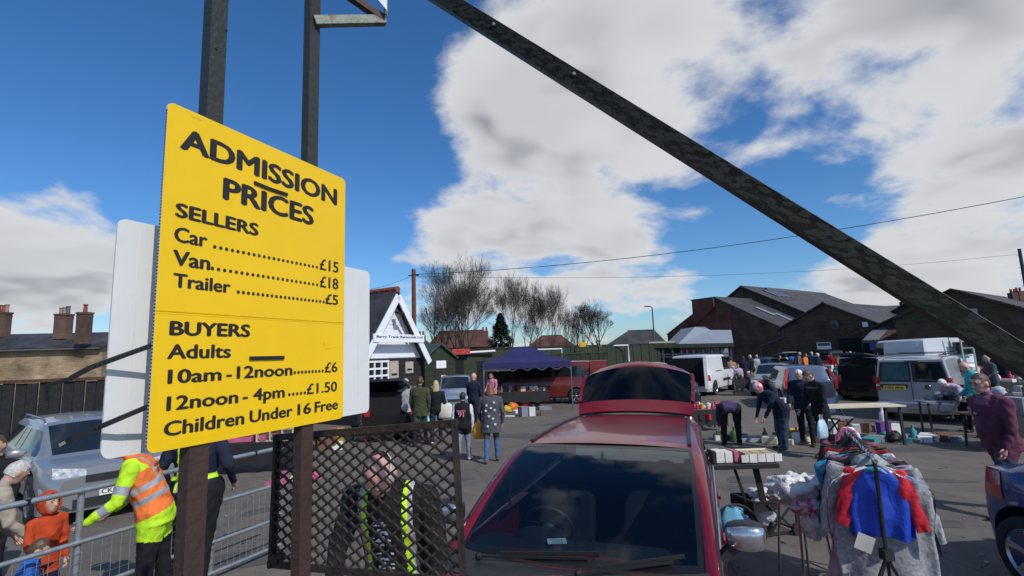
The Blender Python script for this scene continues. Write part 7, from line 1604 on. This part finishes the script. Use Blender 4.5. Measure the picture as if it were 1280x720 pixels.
garment('white blouse towards the back of the rail', .72, 'white', .7, width=.25); garment('turquoise patterned top hanging at the left of the rail', .62, 'teal', .62, width=.34, mat=M('turquoise_print', (.02, .30, .48), .7, col2=(.3, .5, .6), vs=12, thr=.6, wid=.08, bump=.4), sleeve=False)
garment('red jacket near the far end of the rail', .90, 'red', .7, width=.25); garment('dark charcoal hoodie near the far end of the rail', 1.03, 'black', .8, width=.27, hood=True); garment('brown cardigan third from the far end of the rail', 1.16, 'brown', .75, width=.25); garment('black and pink sports top last on the rail', 1.30, 'pink', .6, width=.24)
rg = garment('blue raglan top with red sleeves in clear plastic at the front of the rail', .075, 'blue', .50, width=.195, mat=M('raglan_blue', (.008, .055, .48), .55, var=.2, vs=6, bump=.5, bs=14), parts=M('raglan_red', (.60, .012, .03), .55, var=.15, vs=6, bump=.5, bs=14), neck=M('turquoise_trim', (.02, .32, .42), .6), puff=.035, slen=.42)
# thin clear plastic cover
pm = bpy.data.materials.new('clear_plastic'); pm.use_nodes = True; t_ = pm.node_tree; t_.nodes.clear(); tr_ = t_.nodes.new('ShaderNodeBsdfTransparent'); gl_ = t_.nodes.new('ShaderNodeBsdfGlossy'); gl_.inputs['Roughness'].default_value = .12; fr_ = t_.nodes.new('ShaderNodeFresnel'); fr_.inputs[0].default_value = 1.22
nz_ = t_.nodes.new('ShaderNodeTexNoise'); nz_.inputs['Scale'].default_value = 9; bp_ = t_.nodes.new('ShaderNodeBump'); bp_.inputs['Strength'].default_value = .5; bp_.inputs['Distance'].default_value = .02; tc_ = t_.nodes.new('ShaderNodeTexCoord'); t_.links.new(tc_.outputs['Object'], nz_.inputs['Vector']); t_.links.new(nz_.outputs['Fac'], bp_.inputs['Height']); t_.links.new(bp_.outputs[0], gl_.inputs['Normal']); t_.links.new(bp_.outputs[0], fr_.inputs['Normal'])
mx_ = t_.nodes.new('ShaderNodeMixShader'); t_.links.new(fr_.outputs[0], mx_.inputs[0]); t_.links.new(tr_.outputs[0], mx_.inputs[1]); t_.links.new(gl_.outputs[0], mx_.inputs[2]); oo_ = t_.nodes.new('ShaderNodeOutputMaterial'); t_.links.new(mx_.outputs[0], oo_.inputs[0])
b = MB(); rings = []
for i in range(11): t = i/10; rings.append([V((lerp(.06, .33, min(1, t*4)**.6)*math.cos(a)*(1+.05*math.sin(5*a+t*7)), -.02+.075*math.sin(a)*(1+.3*math.sin(9*a+4*t)), -.06-.60*t)) for a in [2*math.pi*k/36 for k in range(36)]])
b.loft(rings, cap=False); b.build('plastic_cover', pm, rg, smooth=80)
b = MB(); b.box((-.13, -.10, -.60), (.11, .003, .12), rot=Matrix.Rotation(.35, 3, 'Y')); b.build('swing_tag', M('card', (.6, .58, .5), .7, bump=0), rg)
hq = V((0, 0, rz_))+rd*1.25+O; b = MB(); b.tube([hq+rs_*x*.1+V((0, 0, z)) for x, z in ((-1.0, -.08), (-.8, .0), (-.3, .05), (.3, .05), (.7, .0), (.9, -.08))], .02, 8); tag(b.build('striped_scarf', M('scarf_pink', (.70, .10, .25), .8, col2=(.75, .72, .75), vs=16, thr=.5, wid=.05, bump=.4), None, smooth=60), 'pink and white striped scarf looped over the far end of the rail', 'scarf')
q_ = P(1112, 588, 3.9); b = MB(); b.ell((0, 0, 0), (.17, .05, .10), 14, 8, nz=.2); o = b.build('black_cap', MATS['garment_black'], None, smooth=70); o.location = (q_.x+.02, q_.y+.3, q_.z-.02); tag(o, 'black quilted hood resting on the right end of the rail top', 'hood')
# table with plastic bags beside the rail
tq = P(1000, 640, 4.9); bt = empty('wire_stand', (tq.x, tq.y, 0), .2, 'chrome legged stand loaded with white plastic bags left of the clothes rail', 'stand'); tz = P(1000, 628, 4.9).z
b = MB(); b.box((0, 0, tz), (.34, .3, .02)); b.build('shelf', MATS['goods_white'], bt)
for sx in (-.12, .12):
    for sy in (-.12, .12): b = MB(); b.tube([(sx, sy, tz), (sx*1.4, sy*1.4, 0)], .011, 8); b.build('leg', stripm(), bt)
b = MB(); b.tube([(-.25, .1, .1), (.45, .05, .09)], .009, 6); b.build('foot_rail', stripm(), bt)
CP = M('white_polythene', (.74, .74, .73), .3, bump=.9, bs=14, var=.06)
for dx, dy, dz, s, mt, lb in ((-.05, 0, .02, (.20, .17, .13), CP, 'large crumpled white plastic bag on top of the stand'), (.12, .02, .10, (.13, .12, .08), CP, 'smaller white plastic bag heaped at the right of the stand'), (-.16, -.02, .03, (.13, .10, .05), col('grubby', (.42, .36, .30)), 'grubby cream slipper hanging over the left of the stand'), (.02, -.10, -.07, (.14, .10, .08), MATS['scarf_pink'], 'pink and white patterned pouch at the front of the stand'), (.05, -.12, -.25, (.10, .07, .12), CP, 'pale plastic packet dangling below the pink pouch')):
    b = MB(); b.ell((0, 0, 0), s, 20, 14, nz=.55); o = b.build('plastic_bag', mt, None, smooth=80); o.location = (tq.x+dx, tq.y+dy, tz+s[2]*.75+dz); tag(o, lb, 'bag')
# shopping trolley / folding crate on the ground
cq = G(956, 664); fc = empty('folding_cart', (cq.x, cq.y, 0), .25, 'collapsed black folding cart with printed bag beside the red car mirror', 'cart')
b = MB(); [b.bar(a, c_, .02) for a, c_ in (((-.28, -.2, .04), (.30, -.2, .04)), ((-.28, .2, .04), (.30, .2, .04)), ((-.28, -.2, .04), (-.28, .2, .04)), ((.30, -.2, .04), (.30, .2, .04)), ((-.28, -.2, .42), (.30, -.2, .36)), ((-.28, .2, .42), (.30, .2, .36)), ((-.28, -.2, .42), (-.28, .2, .42)), ((.3, -.2, .36), (.3, .2, .36)), ((-.28, -.2, .04), (-.28, -.2, .42)), ((.3, -.2, .04), (.3, -.2, .36)), ((.3, .2, .04), (.3, .2, .36)), ((-.1, -.21, .05), (.25, -.21, .35)), ((.25, -.21, .05), (-.1, -.21, .38)), ((-.28, .2, .04), (-.28, .2, .42)))]; tag(b.build('frame', MATS['black_trim'], fc), kind='stuff')
b = MB(); b.box((-.27, 0, .32), (.03, .40, .2)); b.box((0, .2, .25), (.5, .02, .3)); b.box((-.1, -.195, .36), (.35, .012, .12)); b.build('fabric_side', MATS['garment_black'], fc)
for x, y in ((.26, -.26), (.34, .22), (-.24, -.26)): b = MB(); b.tube([(x, y, .07), (x, y+.04, .07)], .07, 14); b.build('wheel', MATS['tyre'], fc)
b = MB(); b.ell((0, 0, 0), (.16, .11, .17), 18, 12, nz=.35); o = b.build('printed_bag', M('print_white_blue', (.68, .70, .74), .4, col2=(.03, .04, .28), vs=7, thr=.62, wid=.03, bump=.6, bs=12), None, smooth=80); o.location = (cq.x-.02, cq.y-.02, .24); tag(o, 'white bag with dark blue print stuffed inside the black cart', 'bag')
bq = P(911, 625, 5.6); b = MB(); b.ell((0, 0, 0), (.17, .10, .22), 20, 12, nz=.35); o = b.build('blue_holdall', M('sky_blue_fabric', (.05, .36, .58), .6, col2=(.25, .38, .5), vs=3, bump=.4), None, smooth=80); o.location = (bq.x+.02, bq.y, .34); tag(o, 'sky blue holdall with black piping leaning by the car door', 'bag')
b = MB(); b.tube([(bq.x+.04+.24*math.cos(a), bq.y-.03, .34+.25*math.sin(a)) for a in [math.pi*i/14 for i in range(15)]], .012, 6); tag(b.build('piping_strap', MATS['black_trim'], None), 'black curved strap along the top of the sky blue holdall', 'strap')
b = MB(); b.ell((0, 0, 0), (.16, .14, .07), 14, 9, nz=.4); o = b.build('crumpled_bag', CP, None, smooth=80); o.location = (cq.x+.02, cq.y+.05, .43); tag(o, 'crumpled grey white bag lying across the top of the black cart', 'bag')
